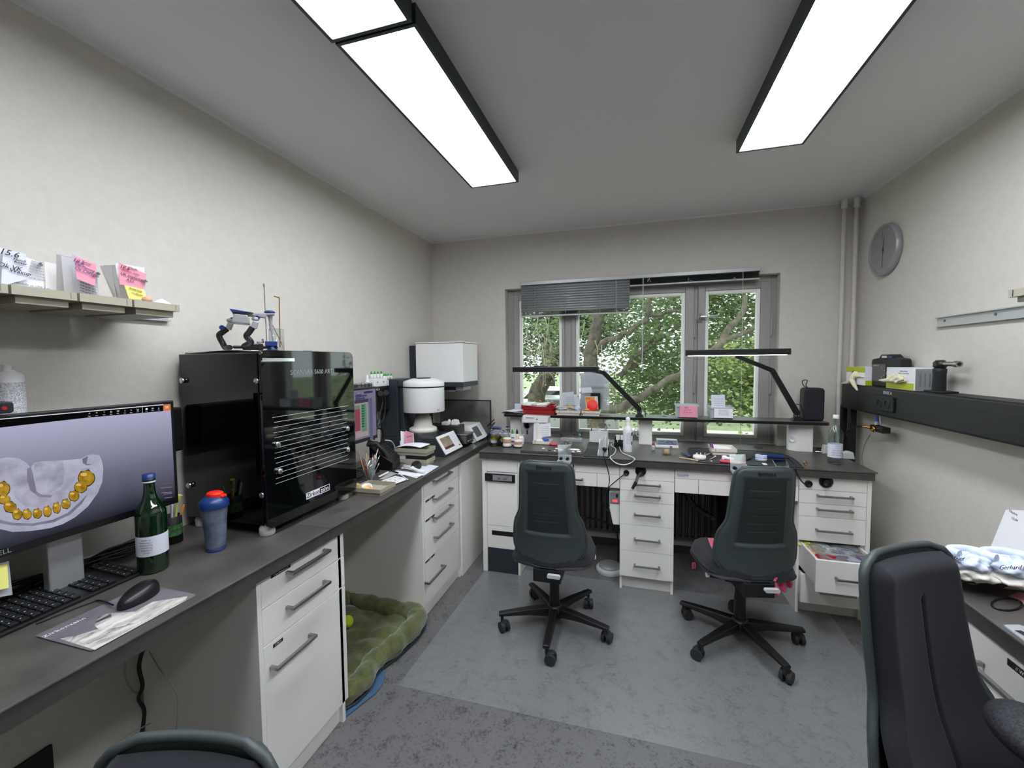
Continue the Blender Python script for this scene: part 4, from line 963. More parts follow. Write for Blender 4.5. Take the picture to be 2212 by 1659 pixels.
# articulator, built upright about its own base and copied to the bench
def articulator(label):
    A_ = thing('articulator', label, 'articulator', (0, 0, 0), 'articulators'); s = .000183     # metres per crop pixel
    def P(cx, cy, y=0): return Vector(((cx-780)*s, y, (1520-cy)*s))
    yl, yr = .055, -.055
    obj('foot_plate', MB().prism(rrect(P(230, 0).x, -.03, P(1420, 0).x, .03, .01), 0, .004), 'black', A_)
    for y, o in ((yl, 0), (yr, 0)):
        sx = 0 if y > 0 else 530
        pts = [P(340+sx*.0, 1440), P(250, 1440, y*.7), P(190, 1330, y), P(130, 1160, y), P(200, 1080, y), P(290, 1000, y)]
        if y < 0: pts = [P(620, 1420, y*.3), P(640, 1400, y*.6), P(760, 1330, y*.9), P(680, 1200, y), P(740, 1100, y), P(800, 1000, y)]
        obj('arm', wire([p+Vector((0, 0, .002)) for p in pts], .0115, 10), 'black', A_)
        ex = P(290, 1000, y) if y > 0 else P(800, 1000, y)
        ux = Vector((.35, 0, 1)).normalized()
        obj('condyle_block', MB().prism([(-.011, -.002), (.011, -.002), (.013, .028), (-.008, .028)], -.009, .009, 'y', Matrix.Translation(ex+Vector((.004, 0, 0))) @ Matrix.Rotation(.25, 4, 'Y')), 'silver', A_, bev=.002)
        obj('condyle_cap', MB().sph(ex+Vector((.012, 0, .037)), .012, 14, (1.2, .8, .8)), 'silver', A_); obj('blue_ring', MB().cyl(ex+Vector((.018, -.006, .042)), ex+Vector((.021, .006, .042)), .008), 'blue', A_)
    obj('side_knob', MB().cyl(P(200, 975, yl-.02), P(190, 970, yl+.004), .010), 'blue', A_)
    obj('base_beam', MB().box(P(580, 1480, -.02), P(990, 1340, .02)).box(P(400, 1450, -.012), P(1280, 1385, .012)), 'black', A_, bev=.004)
    obj('base_foot', MB().box(P(600, 1520, -.03), P(740, 1400, .03)).box(P(890, 1520, -.03), P(980, 1340, .03)), 'black', A_, bev=.003)
    for cx in (690, 910): obj('screw_plate', MB().cyl(P(cx, 1330), P(cx, 1290), .009), 'gmetal', A_)
    for cx, cy in ((775, 1250), (980, 1225)): obj('thumb_screw', MB().cyl(P(cx, 1320), P(cx, cy), .0045), 'chrome', A_)
    obj('table_foot', MB().lathe([(.018, 0), (.022, .006), (.014, .010), (.014, .020)], P(1170, 1500), 20), 'blue', A_)
    obj('incisal_table', MB().prism([(-.022, 0), (.022, 0), (.024, .020), (-.024, .020)], -.018, .018, 'y', Matrix.Translation(P(1150, 1390))), 'blue', A_, bev=.002)
    obj('pin', MB().cyl(P(1185, 1275), P(1165, 1040), .0022).cyl(P(1165, 1040), P(1155, 870), .006, .0075).cyl(P(1155, 870), P(1150, 640), .006, .011), 'silver', A_)
    obj('upper_arm', MB().prism([(P(430, 690).x, P(430, 690).z), (P(1060, 740).x, P(0, 740).z), (P(1080, 690).x, P(0, 690).z), (P(1240, 670).x, P(0, 670).z), (P(1240, 640).x, P(0, 640).z), (P(430, 672).x, P(0, 668).z)], -.028, .028, 'y'), 'gmetal', A_, bev=.002)
    obj('upper_blade', MB().prism([(P(380, 590).x, P(0, 590).z), (P(430, 672).x, P(0, 672).z), (P(830, 655).x, P(0, 655).z), (P(550, 610).x, P(0, 610).z)], -.045, .035, 'y'), 'blue', A_, bev=.002)
    obj('cross_housing', MB().prism([(P(410, 880).x, P(0, 880).z), (P(750, 910).x, P(0, 910).z), (P(720, 720).x, P(0, 720).z), (P(460, 700).x, P(0, 700).z)], -.05, .05, 'y'), 'gmetal', A_, bev=.003)
    obj('top_knob', MB().lathe([(.008, -.003), (.020, 0), (.021, .005), (.014, .010), (0, .011)], P(1145, 625), 24), 'blue', A_)
    return A_
art = articulator('blue and silver dental articulator standing on top of the black scanner')
b = at(548, 753, z=1.605); b = at(548, 752, y=1.40)
art.location = (b.x, 1.40, 1.6035); art.rotation_euler = (0, 0, math.radians(20)); art.scale = (1.02, 1.02, 1.02)
rod = tag(obj('steel_rod', MB().cyl(at(577, 752, y=1.47), at(570, 618, y=1.47), .0022).cyl(at(570, 620, y=1.47), at(569.5, 613, y=1.47), .0042), 'chrome'), 'thin steel rod with black tip standing behind the articulator', 'rod')
bk = thing('tool_beaker', 'clear beaker holding two brass hooks beside the articulator', 'beaker', at(598, 755, y=1.50))
c = at(598, 753, y=1.50); c.z = 1.6005; zt = at(598, 711, y=1.5).z
obj('wall', MB().lathe([(0, 0), (.030, 0), (.030, zt-1.6)], c, 28), 'clear', bk)
obj('brass_hook', MB().tube([at(605, 750, y=1.50), at(603, 642, y=1.50)], .0022).tube([at(603, 643, y=1.5), at(592, 640, y=1.5)], .0028), 'gold', bk)
obj('brass_rod', MB().tube([at(612, 750, y=1.50), at(577, 678, y=1.52)], .0016), 'gold', bk)
for i in range(1): pass
# white cable and black adapter under the near worktop
g = thing('network_cables', 'pale cables hanging in the leg space under the near left worktop', 'cable', (-1.6, .9, .3))
for pts, mm in (([(272, 1425), (270, 1460), (285, 1490), (305, 1500)], 'wwire2'), ([(322, 1407), (345, 1445), (375, 1485), (384, 1520), (380, 1590), (376, 1625)], 'wwire2'), ([(326, 1562), (300, 1575), (250, 1605), (215, 1640), (205, 1665)], 'wwire2'), ([(312, 1560), (300, 1590), (305, 1610), (330, 1640)], 'wwire')):
    obj('cable', wire([at(u, v, y=.98) if u > 318 or mm == 'wwire' else at(u, v, x=-1.62) for u, v in pts], .0022, 6), mm, g)
g = thing('black_cable_loop', 'black power cables in the shade beside the near cabinet', 'cable', (-1.65, .95, .4))
obj('cable', wire([at(310, 1400, x=-1.62), at(300, 1440, x=-1.62), at(308, 1480, x=-1.6), at(300, 1510, x=-1.62), at(312, 1540, x=-1.62), at(300, 1620, x=-1.62)], .006, 8), 'wire', g)
a = at(50, 1640, x=XL+.01); g = thing('wall_socket', 'black wall socket panel low in the left leg space', 'socket', (XL, .76, .2))
obj('plate', MB().box((XL+.001, .62, .20), (XL+.012, .815, .345)), 'blackm', g, bev=.003); obj('socket', MB().cyl((XL+.012, .76, .27), (XL+.014, .76, .27), .025), 'black', g)
# ---------------------------------------------------------------- far left worktop
def px(u, v, **k): return at(u, v, **k)
art2 = copy_tree(art, None, (0, 0, 0), math.radians(17), 'blue and black articulator at the left end of the window bench')
b = at(1062, 961, y=3.07); art2.location = (-.985, 3.06, BZ+.0005); art2.scale = (.88, .88, .88)
art.rotation_euler = (0, 0, math.radians(46)); b = at(552, 752, z=1.60); art.location = (at(546, 752, y=1.42).x, 1.42, 1.6035)
# second monitor
M['list_screen'] = None
SCR = noisy_emis('lit_list_screen', '77728A', '85809A', 12, .8)
m2 = monitor(-1.53, 1.80, 2.255, 1.085, 1.405, 'second monitor behind the scanner showing red and green table rows')
def srect(u0, v0, u1, v1, col, k=.0012, s=.8):
    a = at(u0, v0, x=-1.53+k); b = at(u1, v1, x=-1.53+k); mt = emis('lit_'+col, col, s)
    return obj('screen_block', MB().box((-1.53+k, min(a.y, b.y), min(a.z, b.z)), (-1.53+k+.0003, max(a.y, b.y), max(a.z, b.z))), mt, m2)
srect(766, 866, 796, 940, 'A8989A', .001); srect(766, 877, 778, 897, '6F8A72'); srect(766, 885, 779, 930, '8C4A5A', .0016); srect(780, 873, 793, 930, '5E8F70', .0016); srect(797, 860, 806, 950, '5E6480', .0012)
srect(766, 865, 796, 868, '46405A', .0016); srect(786, 846, 805, 848, '3A3550', .0016)
for i in range(9): srect(781, 876+i*5.5, 787, 878+i*5.5, '2F5A44', .002)
for i in range(6): srect(768, 850+i*2.6, 770+((i*37) % 26), 851+i*2.6, '4C486A', .0016)
keyboard(-1.63, -1.485, 1.93, 2.20, CZ, 'black keyboard standing half hidden behind the pot of brushes')
# bottles and small boxes on the left duct
zt = 1.386
def rack(y0, y1, n, h, label, grp):
    g = thing('bottle_rack', label, 'rack', (-1.735, (y0+y1)/2, zt))
    obj('tray', MB().box((-1.765, y0, zt), (-1.70, y1, zt+h)), 'wplast', g, bev=.003)
    for i in range(2): obj('print', MB().prism([(lerp(y0, y1, .2+.45*i), zt+h*.4), (lerp(y0, y1, .2+.45*i)+.016, zt+h*.55), (lerp(y0, y1, .2+.45*i), zt+h*.7)], -1.70, -1.6995, 'x'), 'inkg', g)
    return g
y_ = lambda u: at(u, 825, x=-1.72).y
z_ = lambda v: at(825, v, x=-1.72).z
rack(y_(803), y_(832), 4, .055, 'white bottle rack with the taller green caps on the left duct', 'racks'); rack(y_(834), y_(852), 4, .042, 'white bottle rack with the lower green caps beside the furnace', 'racks')
bp = None
def dropper(c, H, r, cap, label, grp, body='wplast', capmat='green'):
    g = thing('dropper_bottle', label, 'bottle', c, grp)
    obj('body', MB().lathe([(0, 0), (r, 0), (r, H*.55), (r*.6, H*.62)], c, 16), body, g)
    obj('cap', MB().lathe([(r*.75, H*.6), (r*.72, H*.78), (r*.35, H*.97), (0, H)], c, 16), capmat, g); return g
for i, u in enumerate((807, 814, 821, 828)): dropper(Vector((-1.735, y_(u), zt+.0555)), z_(805)-zt-.055+.012, .0105, 0, ['first', 'second', 'third', 'fourth'][i]+' green-capped dropper bottle from the scanner side in the taller rack', 'green capped dropper bottles in the taller rack')
for i, u in enumerate((834, 838, 843, 849)): dropper(Vector((-1.735, y_(u), zt+.0425)), .044, .0095, 0, ['first', 'second', 'third', 'fourth'][i]+' green-capped dropper bottle from the left in the lower rack', 'green capped dropper bottles in the lower rack')
dropper(Vector((-1.74, y_(799), zt)), .085, .014, 0, 'all-white dropper bottle left of the green-capped ones', None, 'wplast', 'wplast')
for i, u in enumerate((771, 779, 787, 796)):
    g = thing('small_case', ['first small silver case on the duct, next to the scanner', 'second small silver case from the scanner', 'third small silver case from the scanner', 'small silver case nearest the white bottle'][i], 'box', (-1.73, y_(u), zt), 'small cases on the left duct')
    obj('case', MB().box((-1.765, y_(u)-.017, zt), (-1.70, y_(u)+.017, zt+.022)), 'dsteel', g, bev=.003); obj('lid', MB().box((-1.765, y_(u)-.017, zt+.023), (-1.70, y_(u)+.017, zt+.033)), 'silver', g, bev=.003)
# cables from the duct sockets
g = thing('plug_cables', 'black plug leads hanging from the left duct beside the second monitor', 'cable', (-1.68, 2.4, 1.2))
for pts in ([(822, 850), (826, 870), (818, 905), (812, 930), (814, 945)], [(828, 852), (832, 872), (828, 905), (815, 925), (808, 950)], [(815, 925), (825, 928), (828, 945), (826, 955)]):
    obj('cable', wire([at(u, v, x=-1.665) for u, v in pts], .006, 8), 'wire', g)
obj('plug', MB().cyl(at(822, 850, x=-1.69), at(822, 850, x=-1.655), .019).cyl(at(834, 848, x=-1.69), at(834, 848, x=-1.655), .019), 'blackm', g)
# desk phone
ph = thing('desk_phone', 'black desk telephone with handset and keypad before the furnace', 'telephone', at(850, 990, z=CZ))
pm = [at(u, v, x=xx) for u, v, xx in ((797, 965, -1.58), (829, 950, -1.60), (864, 984, -1.44), (848, 1000, -1.42))]
low = Vector((0, 0, -.03))
o_ = MB().add([pm[0], pm[1], pm[2], pm[3]]+[Vector((p.x, p.y, CZ+.002)) for p in pm], [(0, 1, 2, 3), (4, 5, 6, 7), (0, 1, 5, 4), (1, 2, 6, 5), (2, 3, 7, 6), (3, 0, 4, 7)])
obj('body', o_, 'black', ph, bev=.004)
hs = [at(u, v, x=xx) for u, v, xx in ((795, 957, -1.56), (812, 962, -1.53), (828, 978, -1.49), (842, 998, -1.46))]
obj('handset', MB().tube([hs[0], lerp(hs[0], hs[1], .5), hs[1]+Vector((0, 0, .012)), hs[2]+Vector((0, 0, .012)), hs[3]], [.022, .020, .016, .017, .020], 12), 'black', ph)
n_ = (pm[1]-pm[0]).cross(pm[3]-pm[0]).normalized(); n_ = n_ if n_.z > 0 else -n_
keys = MB()
for i in range(3):
    for j in range(6):
        p = pm[0]*(1-.1)+pm[0]*.1; p = lerp(lerp(pm[0], pm[1], .42+.2*i), lerp(pm[3], pm[2], .42+.2*i), .22+.11*j)+n_*.003
        obj('button', MB().sph(p, .0045, 8, (1, 1, .6)), 'dsteel', ph)
obj('coil_cord', wire([at(848, 1000, x=-1.43), at(852, 1010, z=CZ+.01), at(845, 1016, z=CZ+.008), at(860, 1022, z=CZ+.008)], .005, 8), 'wire', ph)
obj('white_ring', wire([at(832, 951, x=-1.58), at(845, 953, x=-1.58), at(852, 963, x=-1.58), at(853, 972, x=-1.58)], .0035, 8), 'wplast', ph)
# glass with brushes
gc = at(808, 1043, z=CZ); gc.x -= .03; gr = .035
g = thing('brush_glass', 'clear glass holding brushes and modelling tools near the scanner', 'glass', gc)
gz = .13
obj('wall', MB().lathe([(0, .003), (gr*.85, .003), (gr, gz), (gr*.95, gz), (gr*.8, .006), (0, .006)], gc, 28), 'clear', g)
brs = [(774, 975, 'wood'), (782, 985, 'redb'), (785, 980, 'putty'), (790, 968, 'wood'), (796, 985, 'dsteel'), (805, 980, 'wplast'), (810, 981, 'wood'), (814, 985, 'chrome'), (817, 969, 'wplast'), (820, 984, 'dsteel'), (795, 995, 'black'), (801, 996, 'chrome'), (819, 1000, 'dsteel'), (788, 1000, 'red')]
R = random.Random(4)
ON = ['first', 'second', 'third', 'fourth', 'fifth', 'sixth', 'seventh', 'eighth', 'ninth', 'tenth', 'eleventh', 'twelfth', 'thirteenth', 'last']; CN = {'wood': 'pale wooden', 'redb': 'bright red', 'putty': 'light grey', 'dsteel': 'dark steel', 'wplast': 'white', 'chrome': 'shiny chrome', 'black': 'black', 'red': 'dark red'}
rk = sorted(range(14), key=lambda j: brs[j][0]); BL = {j: CN[brs[j][2]]+(' brush' if j % 2 == 0 else ' tool')+' in the clear glass, '+ON[k]+' tip from the left' for k, j in enumerate(rk)}
for i, (u, v, mm) in enumerate(brs):
    top = at(u, v, x=gc.x+R.uniform(-.02, .02)); bot = gc+Vector((R.uniform(-.015, .015), R.uniform(-.015, .015), .007)); mid = lerp(bot, top, .86)
    t = thing('brush' if i % 2 == 0 else 'modelling_tool', BL[i], 'brush', bot, 'brushes and tools in the glass')
    obj('handle', MB().tube([bot, lerp(bot, top, .35), mid], [.0018, .0038, .0026], 8), mm, t)
    obj('tip', MB().tube([mid, lerp(mid, top, .5), top], [.0028, .0040, .0006], 8) if i % 2 == 0 else MB().tube([mid, top], [.0018, .001], 8), 'gum' if i % 2 == 0 else 'chrome', t)
# tray with two stone casts
tp = [at(768, 1080, z=CZ), at(817, 1080, z=CZ), at(842, 1059, z=CZ)]
tx0, tx1 = -1.36, -1.198; ty0, ty1 = 1.775, 1.915
g = thing('cast_tray', 'ivory tray beside the scanner foot holding two jaw casts', 'tray', ((tx0+tx1)/2, (ty0+ty1)/2, CZ), 'trays')
obj('body', MB().hbox(tx0+.008, ty0+.008, tx1-.008, ty1-.008, CZ, CZ+.02, .003).hbox(tx0, ty0, tx1, ty1, CZ+.018, CZ+.038, .0025, .0001), 'beige', g, bev=.0015)
def jawcast(c, s, mt, label, rz=0, tilt=0, mt2='plaster', grp='dental casts', teeth=True, h=.02):
    g = thing('jaw_cast', label, 'dental cast', c, grp); Rz = Matrix.Rotation(rz, 3, 'Z') @ Matrix.Rotation(tilt, 3, 'X')
    out = [(-.026, -.022), (-.018, -.028), (.018, -.028), (.026, -.022), (.030, .0), (.024, .02), (.010, .030), (-.010, .030), (-.024, .02), (-.030, .0)]
    m = MB().prism([(x*s, y*s) for x, y in out], 0, h*s/1, 'z'); m.v = [Rz @ v + Vector(c) for v in m.v]; b = obj('base', m, mt, g, bev=.002*s)
    arch = []
    for i in range(11):
        a = math.radians(-25+230*i/10); arch.append(Vector((.022*math.cos(a)*s, (-.006+.028*math.sin(a))*s, h*s+.003)))
    m = MB().tube(arch, .007*s, 8); m.v = [Rz @ v + Vector(c) for v in m.v]; obj('ridge', m, mt2, g)
    if teeth:
        m = MB()
        for i in range(13):
            a = math.radians(-25+230*i/12); m.sph(Rz @ Vector((.022*math.cos(a)*s, (-.006+.028*math.sin(a))*s, h*s+.009*s))+Vector(c), .0042*s, 8, (1, 1, 1.2))
        obj('teeth', m, mt2, g)
    return g
jawcast(at(773, 1055, z=CZ+.02)+Vector((-.015, 0, -.012)), .95, 'stone', 'yellow stone jaw cast standing on edge at the scanner side of the tray', 1.2, .5, 'stone')
jawcast(at(790, 1062, z=CZ+.005)+Vector((.006, 0, .004)), 1.0, 'stone', 'yellow jaw cast with white plaster top lying in the ivory tray', .6, .1, 'plaster')
# palette, foil sleeves, papers
g = thing('mixing_palette', 'white mixing palette with dark wells near the worktop edge', 'palette', at(845, 1035, z=CZ))
q = [at(*p, z=CZ+.004) for p in ((818, 1042), (849, 1048), (882, 1036), (854, 1029))]
obj('plate', quad(*q, t=.005), 'wplast', g, bev=.002)
for i in range(3):
    for j in range(2): obj('well', MB().cyl(lerp(lerp(q[0], q[1], .25+.35*j), lerp(q[3], q[2], .25+.35*j), .2+.3*i)+Vector((0, 0, .0045)), lerp(lerp(q[0], q[1], .25+.35*j), lerp(q[3], q[2], .25+.35*j), .2+.3*i)+Vector((0, 0, .0055)), .006), 'gmetal', g)
g = tag(obj('white_stick', MB().cyl(at(864, 1025, z=CZ+.006), at(880, 1036, z=CZ+.010), .0035, n=10), 'wplast'), 'white stick lying across the mixing palette', 'stick')
g = tag(obj('foil_sleeve', quad(*[at(*p, z=CZ+.003) for p in ((820, 1036), (830, 1036), (860, 1022), (846, 1019))], t=.003), 'clearw'), 'clear grey plastic sleeve lying behind the palette', 'sleeve')
g = tag(obj('wooden_spatula', quad(*[at(*p, z=CZ+.004) for p in ((817, 1030), (820, 1031), (841, 1021), (838, 1019))], t=.003), 'plaster'), 'cream strip lying behind the palette beside the sleeve', 'strip')
g = thing('loose_papers', 'loose white and lilac papers under the mouse at the worktop edge', 'paper', at(910, 1025, z=CZ))
for k, p in enumerate([((848, 1020), (900, 1033), (935, 1008), (890, 1000)), ((880, 1016), (915, 1028), (948, 1007), (915, 1002)), ((855, 1024), (905, 1030), (925, 1020), (870, 1014))]): obj('sheet', quad(*[at(*q, z=CZ+.0015+.0012*k) for q in p]), ['paper', 'bluepaper', 'paper'][k], g)
c = at(905, 1013, z=CZ); g = thing('computer_mouse', 'black mouse on loose papers before the stacked trays', 'mouse', c)
obj('body', mouseshape(c.x-.02, c.y, math.radians(200), .055, .032, .036, CZ+.005), 'black', g)
g = thing('syringe', 'white mixing syringe lying in front of the mouse', 'syringe', at(890, 1010, z=CZ))
a, b, c_ = at(873, 1007, z=CZ+.03), at(890, 1012, z=CZ+.022), at(917, 1021, z=CZ+.012)
obj('plunger', MB().cyl(a, b, .007).cyl(a, lerp(a, b, .15), .012), 'clearw', g); obj('barrel', MB().cyl(b, c_, .010, .009).cyl(b, lerp(b, c_, .06), .015), 'wplast', g)
g = tag(obj('tweezers', MB().tube([at(852, 1012, z=CZ+.012), at(880, 1015, z=CZ+.014), at(900, 1021, z=CZ+.008)], [.005, .006, .002], 8), 'dsteel'), 'grey serrated tweezers lying beside the telephone cord', 'tool')
# two stacked trays with papers
for k, (z0, lab) in enumerate(((CZ, 'lower ivory tray of the stack before the furnace'), (CZ+.068, 'upper ivory tray of the stack, white form on top'))):
    x0, x1, y0, y1 = -1.49, -1.262+.004*k, 2.375, 2.50
    g = thing('paper_tray', lab, 'tray', ((x0+x1)/2, 2.43, z0), 'stacked trays')
    obj('body', MB().hbox(x0+.008, y0+.006, x1-.008, y1-.006, z0, z0+.022, .003).hbox(x0, y0, x1, y1, z0+.02, z0+.045, .0025, .0001), 'beige', g, bev=.0015)
    obj('tongue', MB().box((x1-.06, y0+.03, z0+.0455), (x1-.02, y1-.03, z0+.062)) if k == 0 else MB().box((x0+.01, y0+.01, z0+.044), (x0+.03, y1-.01, z0+.046)), 'wplast', g)
obj_ = thing('tray_filling', 'folded papers and dark case inside the lower stacked tray', 'paper', (-1.38, 2.43, CZ+.03))
obj('papers', MB().box((-1.47, 2.39, CZ+.03), (-1.42, 2.49, CZ+.065)), 'paper', obj_); obj('case', MB().box((-1.41, 2.385, CZ+.03), (-1.28, 2.49, CZ+.066)), 'blackm', obj_)
g = thing('order_form', 'white order form lying curved on the upper stacked tray', 'paper', (-1.38, 2.43, CZ+.115))
obj('sheet', MB().grid(lambda u, v: Vector((-1.49+.19*u, 2.37+.14*v, CZ+.114+.018*math.sin(u*2.6)*(1-.3*v))), 14, 6), 'paper', g, thick=.001)
g = thing('job_papers', 'white job sheets with a pink note standing behind the stacked trays', 'paper', at(880, 990, x=-1.48))
obj('sheet', quad(at(868, 1000, x=-1.485), at(897, 985, x=-1.485), at(893, 935, x=-1.50), at(865, 931, x=-1.50)), 'paper', g); obj('note', quad(at(875, 960, x=-1.478), at(892, 958, x=-1.478), at(892, 936, x=-1.485), at(876, 930, x=-1.485)), 'pink', g)
obj('sheet', quad(at(864, 1025, x=-1.495), at(872, 1022, x=-1.495), at(871, 952, x=-1.50), at(864, 952, x=-1.50)), 'wplast', g)
c = at(884, 943, x=-1.474); text('18.6  Krone', .014, c, (0, 1, 0), (0, 0, 1), 'ink', g, depth=.0002, shear=.3)

# furnace with round white hood
fc = Vector((-1.495, 2.795, 0)); fr = .152
fz0, fz1 = at(914, 893, y=2.66).z, at(914, 826, y=2.66).z
f = thing('press_furnace', 'porcelain furnace with round white hood and sloped white display', 'furnace', (-1.42, 2.68, CZ))
y0, y1 = 2.655, 2.955
obj('base', MB().prism([(-1.77, CZ), (-1.262, CZ), (-1.262, CZ+.012), (-1.335, CZ+.128), (-1.77, CZ+.128)], y0, y1, 'y'), 'navy', f, bev=.004)
pa, pb, pc_, pd_ = Vector((-1.262, y0+.002, CZ+.014)), Vector((-1.262, y1-.002, CZ+.014)), Vector((-1.338, y1-.002, CZ+.136)), Vector((-1.338, y0+.002, CZ+.136))
nn = (pb-pa).cross(pd_-pa).normalized(); nn = nn if nn.x > 0 else -nn
def onp(s, t, k): return lerp(lerp(pa, pb, s), lerp(pd_, pc_, s), t)+nn*k
def panel_(par, s0, t0, s1, t1, k, th, mt, name, bev=0): 
    q = [onp(s0, t0, k), onp(s1, t0, k), onp(s1, t1, k), onp(s0, t1, k)]; m = MB(); m.add(q+[p+nn*th for p in q], [(3, 2, 1, 0), (4, 5, 6, 7), (0, 1, 5, 4), (1, 2, 6, 5), (2, 3, 7, 6), (3, 0, 4, 7)]); return obj(name, m, mt, par, bev=bev)
cp = panel_(f, 0, 0, 1, 1, .0, .008, 'wplast', 'control_panel', .002)
M['tanscr'] = noisy_emis('lit_tan_display', '8A7E74', 'B9AFA2', 14, .75)
panel_(cp, .10, .22, .62, .85, .008, .001, 'tanscr', 'display'); panel_(cp, .10, .22, .62, .35, .009, .0006, emis('tan_dark', '6A4A48', .7), 'display_bar')
for i in range(3):
    for j in range(4):
        for k2 in range(2): pass
        panel_(cp, .69+.085*i, .38+.13*j, .755+.085*i, .47+.13*j, .008, .0008, 'bluepaper', 'button')
panel_(cp, .86, .14, .92, .20, .008, .001, 'ink', 'knob_mark')
obj('column', MB().box((-1.77, y0+.005, CZ+.128), (-1.635, y1-.02, 1.43)), 'navy', f, bev=.004)
obj('column_side', MB().box((-1.634, y0+.03, CZ+.128), (-1.60, y1-.06, 1.42)), 'navy', f, bev=.006)
obj('hood', MB().lathe([(fr*.985, fz0), (fr, fz0+.006), (fr, fz1-.035)], fc, 48), 'wplast', f)
obj('hood_top', MB().lathe([(fr*1.005, fz1-.033), (fr*1.005, fz1-.004), (fr*.98, fz1+.002), (fr*.55, fz1+.022), (0, fz1+.024)], fc, 48), 'wplast', f); obj('column_cap', MB().prism([(-1.77, 2.70), (-1.60, 2.66), (-1.60, 2.93), (-1.77, 2.90)], fz1-.03, fz1+.004), 'navy', f)
obj('vent_slot', MB().lathe([(fr*1.0015, fz1-.042), (fr*1.0015, fz1-.035)], fc, 48), 'black', f)
obj('hood_cap', MB().cyl((fc.x, fc.y, fz1+.02), (fc.x, fc.y, fz1+.028), .055), 'black', f)
obj('hood_under', MB().cyl((fc.x, fc.y, fz0-.004), (fc.x, fc.y, fz0+.003), fr*.97), 'black', f)
a = fc+Vector((fr*math.cos(-.35), fr*math.sin(-.35), fz0+.018)); text('A-I', .018, a, (math.sin(.35), math.cos(.35), 0), (0, 0, 1), 'gold', f)
obj('lift_tray', MB().cyl((fc.x-.01, fc.y, CZ+.128), (fc.x-.01, fc.y, CZ+.150), .105).cyl((fc.x-.01, fc.y, CZ+.150), (fc.x-.01, fc.y, CZ+.158), .118), 'steel', f)
obj('muffle_disc', MB().lathe([(.100, CZ+.158), (.103, CZ+.166), (.100, CZ+.180), (.085, CZ+.188), (.070, CZ+.19), (.058, CZ+.262), (.050, CZ+.266), (.050, CZ+.285), (0, CZ+.285)], (fc.x-.01, fc.y, 0), 36), 'plaster', f)
for i in range(5): obj('firing_pin', MB().cyl((fc.x-.035+.014*i, fc.y-.01+.01*(i % 2), CZ+.284), (fc.x-.035+.014*i, fc.y-.01+.01*(i % 2), CZ+.306), .0025, n=8), 'chrome', f)
# furnace with square white head
f = thing('sinter_furnace', 'furnace with large square white head hanging over the far worktop corner', 'furnace', (-1.45, 3.15, CZ))
hx0, hx1, hy0, hy1 = -1.70, -1.288, 3.06, 3.375
z0, z1 = 1.392, 1.712
obj('head', MB().box((hx0, hy0, z0), (hx1, hy1, z1-.012)), 'wplast', f, bev=.002); obj('lid', MB().box((hx0-.004, hy0-.004, z1-.008), (hx1+.004, hy1+.004, z1)), 'wplast', f, bev=.002)
obj('head_base', MB().box((hx0+.002, hy0-.002, 1.355), (hx1+.002, hy1+.002, z0-.001)), 'navy', f, bev=.003)
obj('lift_block', MB().box((-1.62, 3.10, 1.325), (-1.37, 3.30, 1.355)), 'black', f); obj('sensor', MB().box((-1.365, 3.09, 1.325), (-1.30, 3.25, 1.354)), 'gmetal', f); obj('plug', MB().sph((-1.45, 3.18, 1.325), .05, 16, (1, 1, .35)), 'wplast', f)
obj('column', MB().box((-1.78, 3.10, CZ), (-1.705, 3.35, 1.69)), 'navy', f, bev=.004)
text('A1', .014, (hx1+.0025, 3.20, 1.373), (0, 1, 0), (0, 0, 1), 'gold', f)
obj('base', MB().box((-1.70, 3.12, CZ), (-1.29, 3.38, CZ+.055)), 'navy', f, bev=.003)
pa, pb, pc_, pd_ = Vector((-1.215, 3.14, CZ+.022)), Vector((-1.215, 3.40, CZ+.022)), Vector((-1.29, 3.40, CZ+.142)), Vector((-1.29, 3.14, CZ+.142))
obj('controller', MB().prism([(-1.43, CZ+.142), (-1.292, CZ+.142), (-1.221, CZ+.022), (-1.24, CZ+.006), (-1.43, CZ+.05)], 3.14, 3.40, 'y'), 'wplast', f, bev=.003)
nn = (pb-pa).cross(pd_-pa).normalized(); nn = nn if nn.x > 0 else -nn
cp = panel_(f, 0, 0, 1, 1, 0, .006, 'wplast', 'control_panel', .002); panel_(cp, .16, .2, .62, .84, .006, .001, mat('grey_display', '5E6064', .25), 'display')
for i in range(3):
    for j in range(4): panel_(cp, .70+.085*i, .38+.13*j, .765+.085*i, .47+.13*j, .006, .0008, 'bluepaper', 'button')
# steel cooling boxes between the furnaces
g = thing('cooling_box', 'stainless steel box with smoked lid between the two furnaces', 'steel box', (-1.40, 2.94, CZ))
obj('box', MB().box((-1.62, 2.985, CZ+.001), (-1.30, 3.10, CZ+.17)), 'dsteel', g, bev=.003); obj('shelf', MB().box((-1.33, 2.97, CZ+.10), (-1.225, 3.12, CZ+.108)).box((-1.30, 2.975, CZ+.0), (-1.235, 3.118, CZ+.004)), 'steel', g, bev=.001)
obj('drawer', MB().box((-1.30, 2.98, CZ+.03), (-1.235, 3.115, CZ+.095)), 'dsteel', g, bev=.002); obj('rod', MB().cyl((-1.225, 2.985, CZ+.055), (-1.225, 3.11, CZ+.055), .004), 'chrome', g)
g = thing('glass_splash_guard', 'smoked clear guard panel with dark frame standing in the far worktop corner', 'guard panel', (-1.45, 3.4, CZ))
obj('pane', MB().box((-1.66, 3.405, CZ+.002), (-1.185, 3.41, 1.215)), glass('smoked_pane', 'D6D6D6', .04), g); obj('frame', MB().box((-1.66, 3.40, 1.213), (-1.18, 3.415, 1.221)).box((-1.188, 3.40, CZ+.002), (-1.18, 3.415, 1.213)), 'black', g)
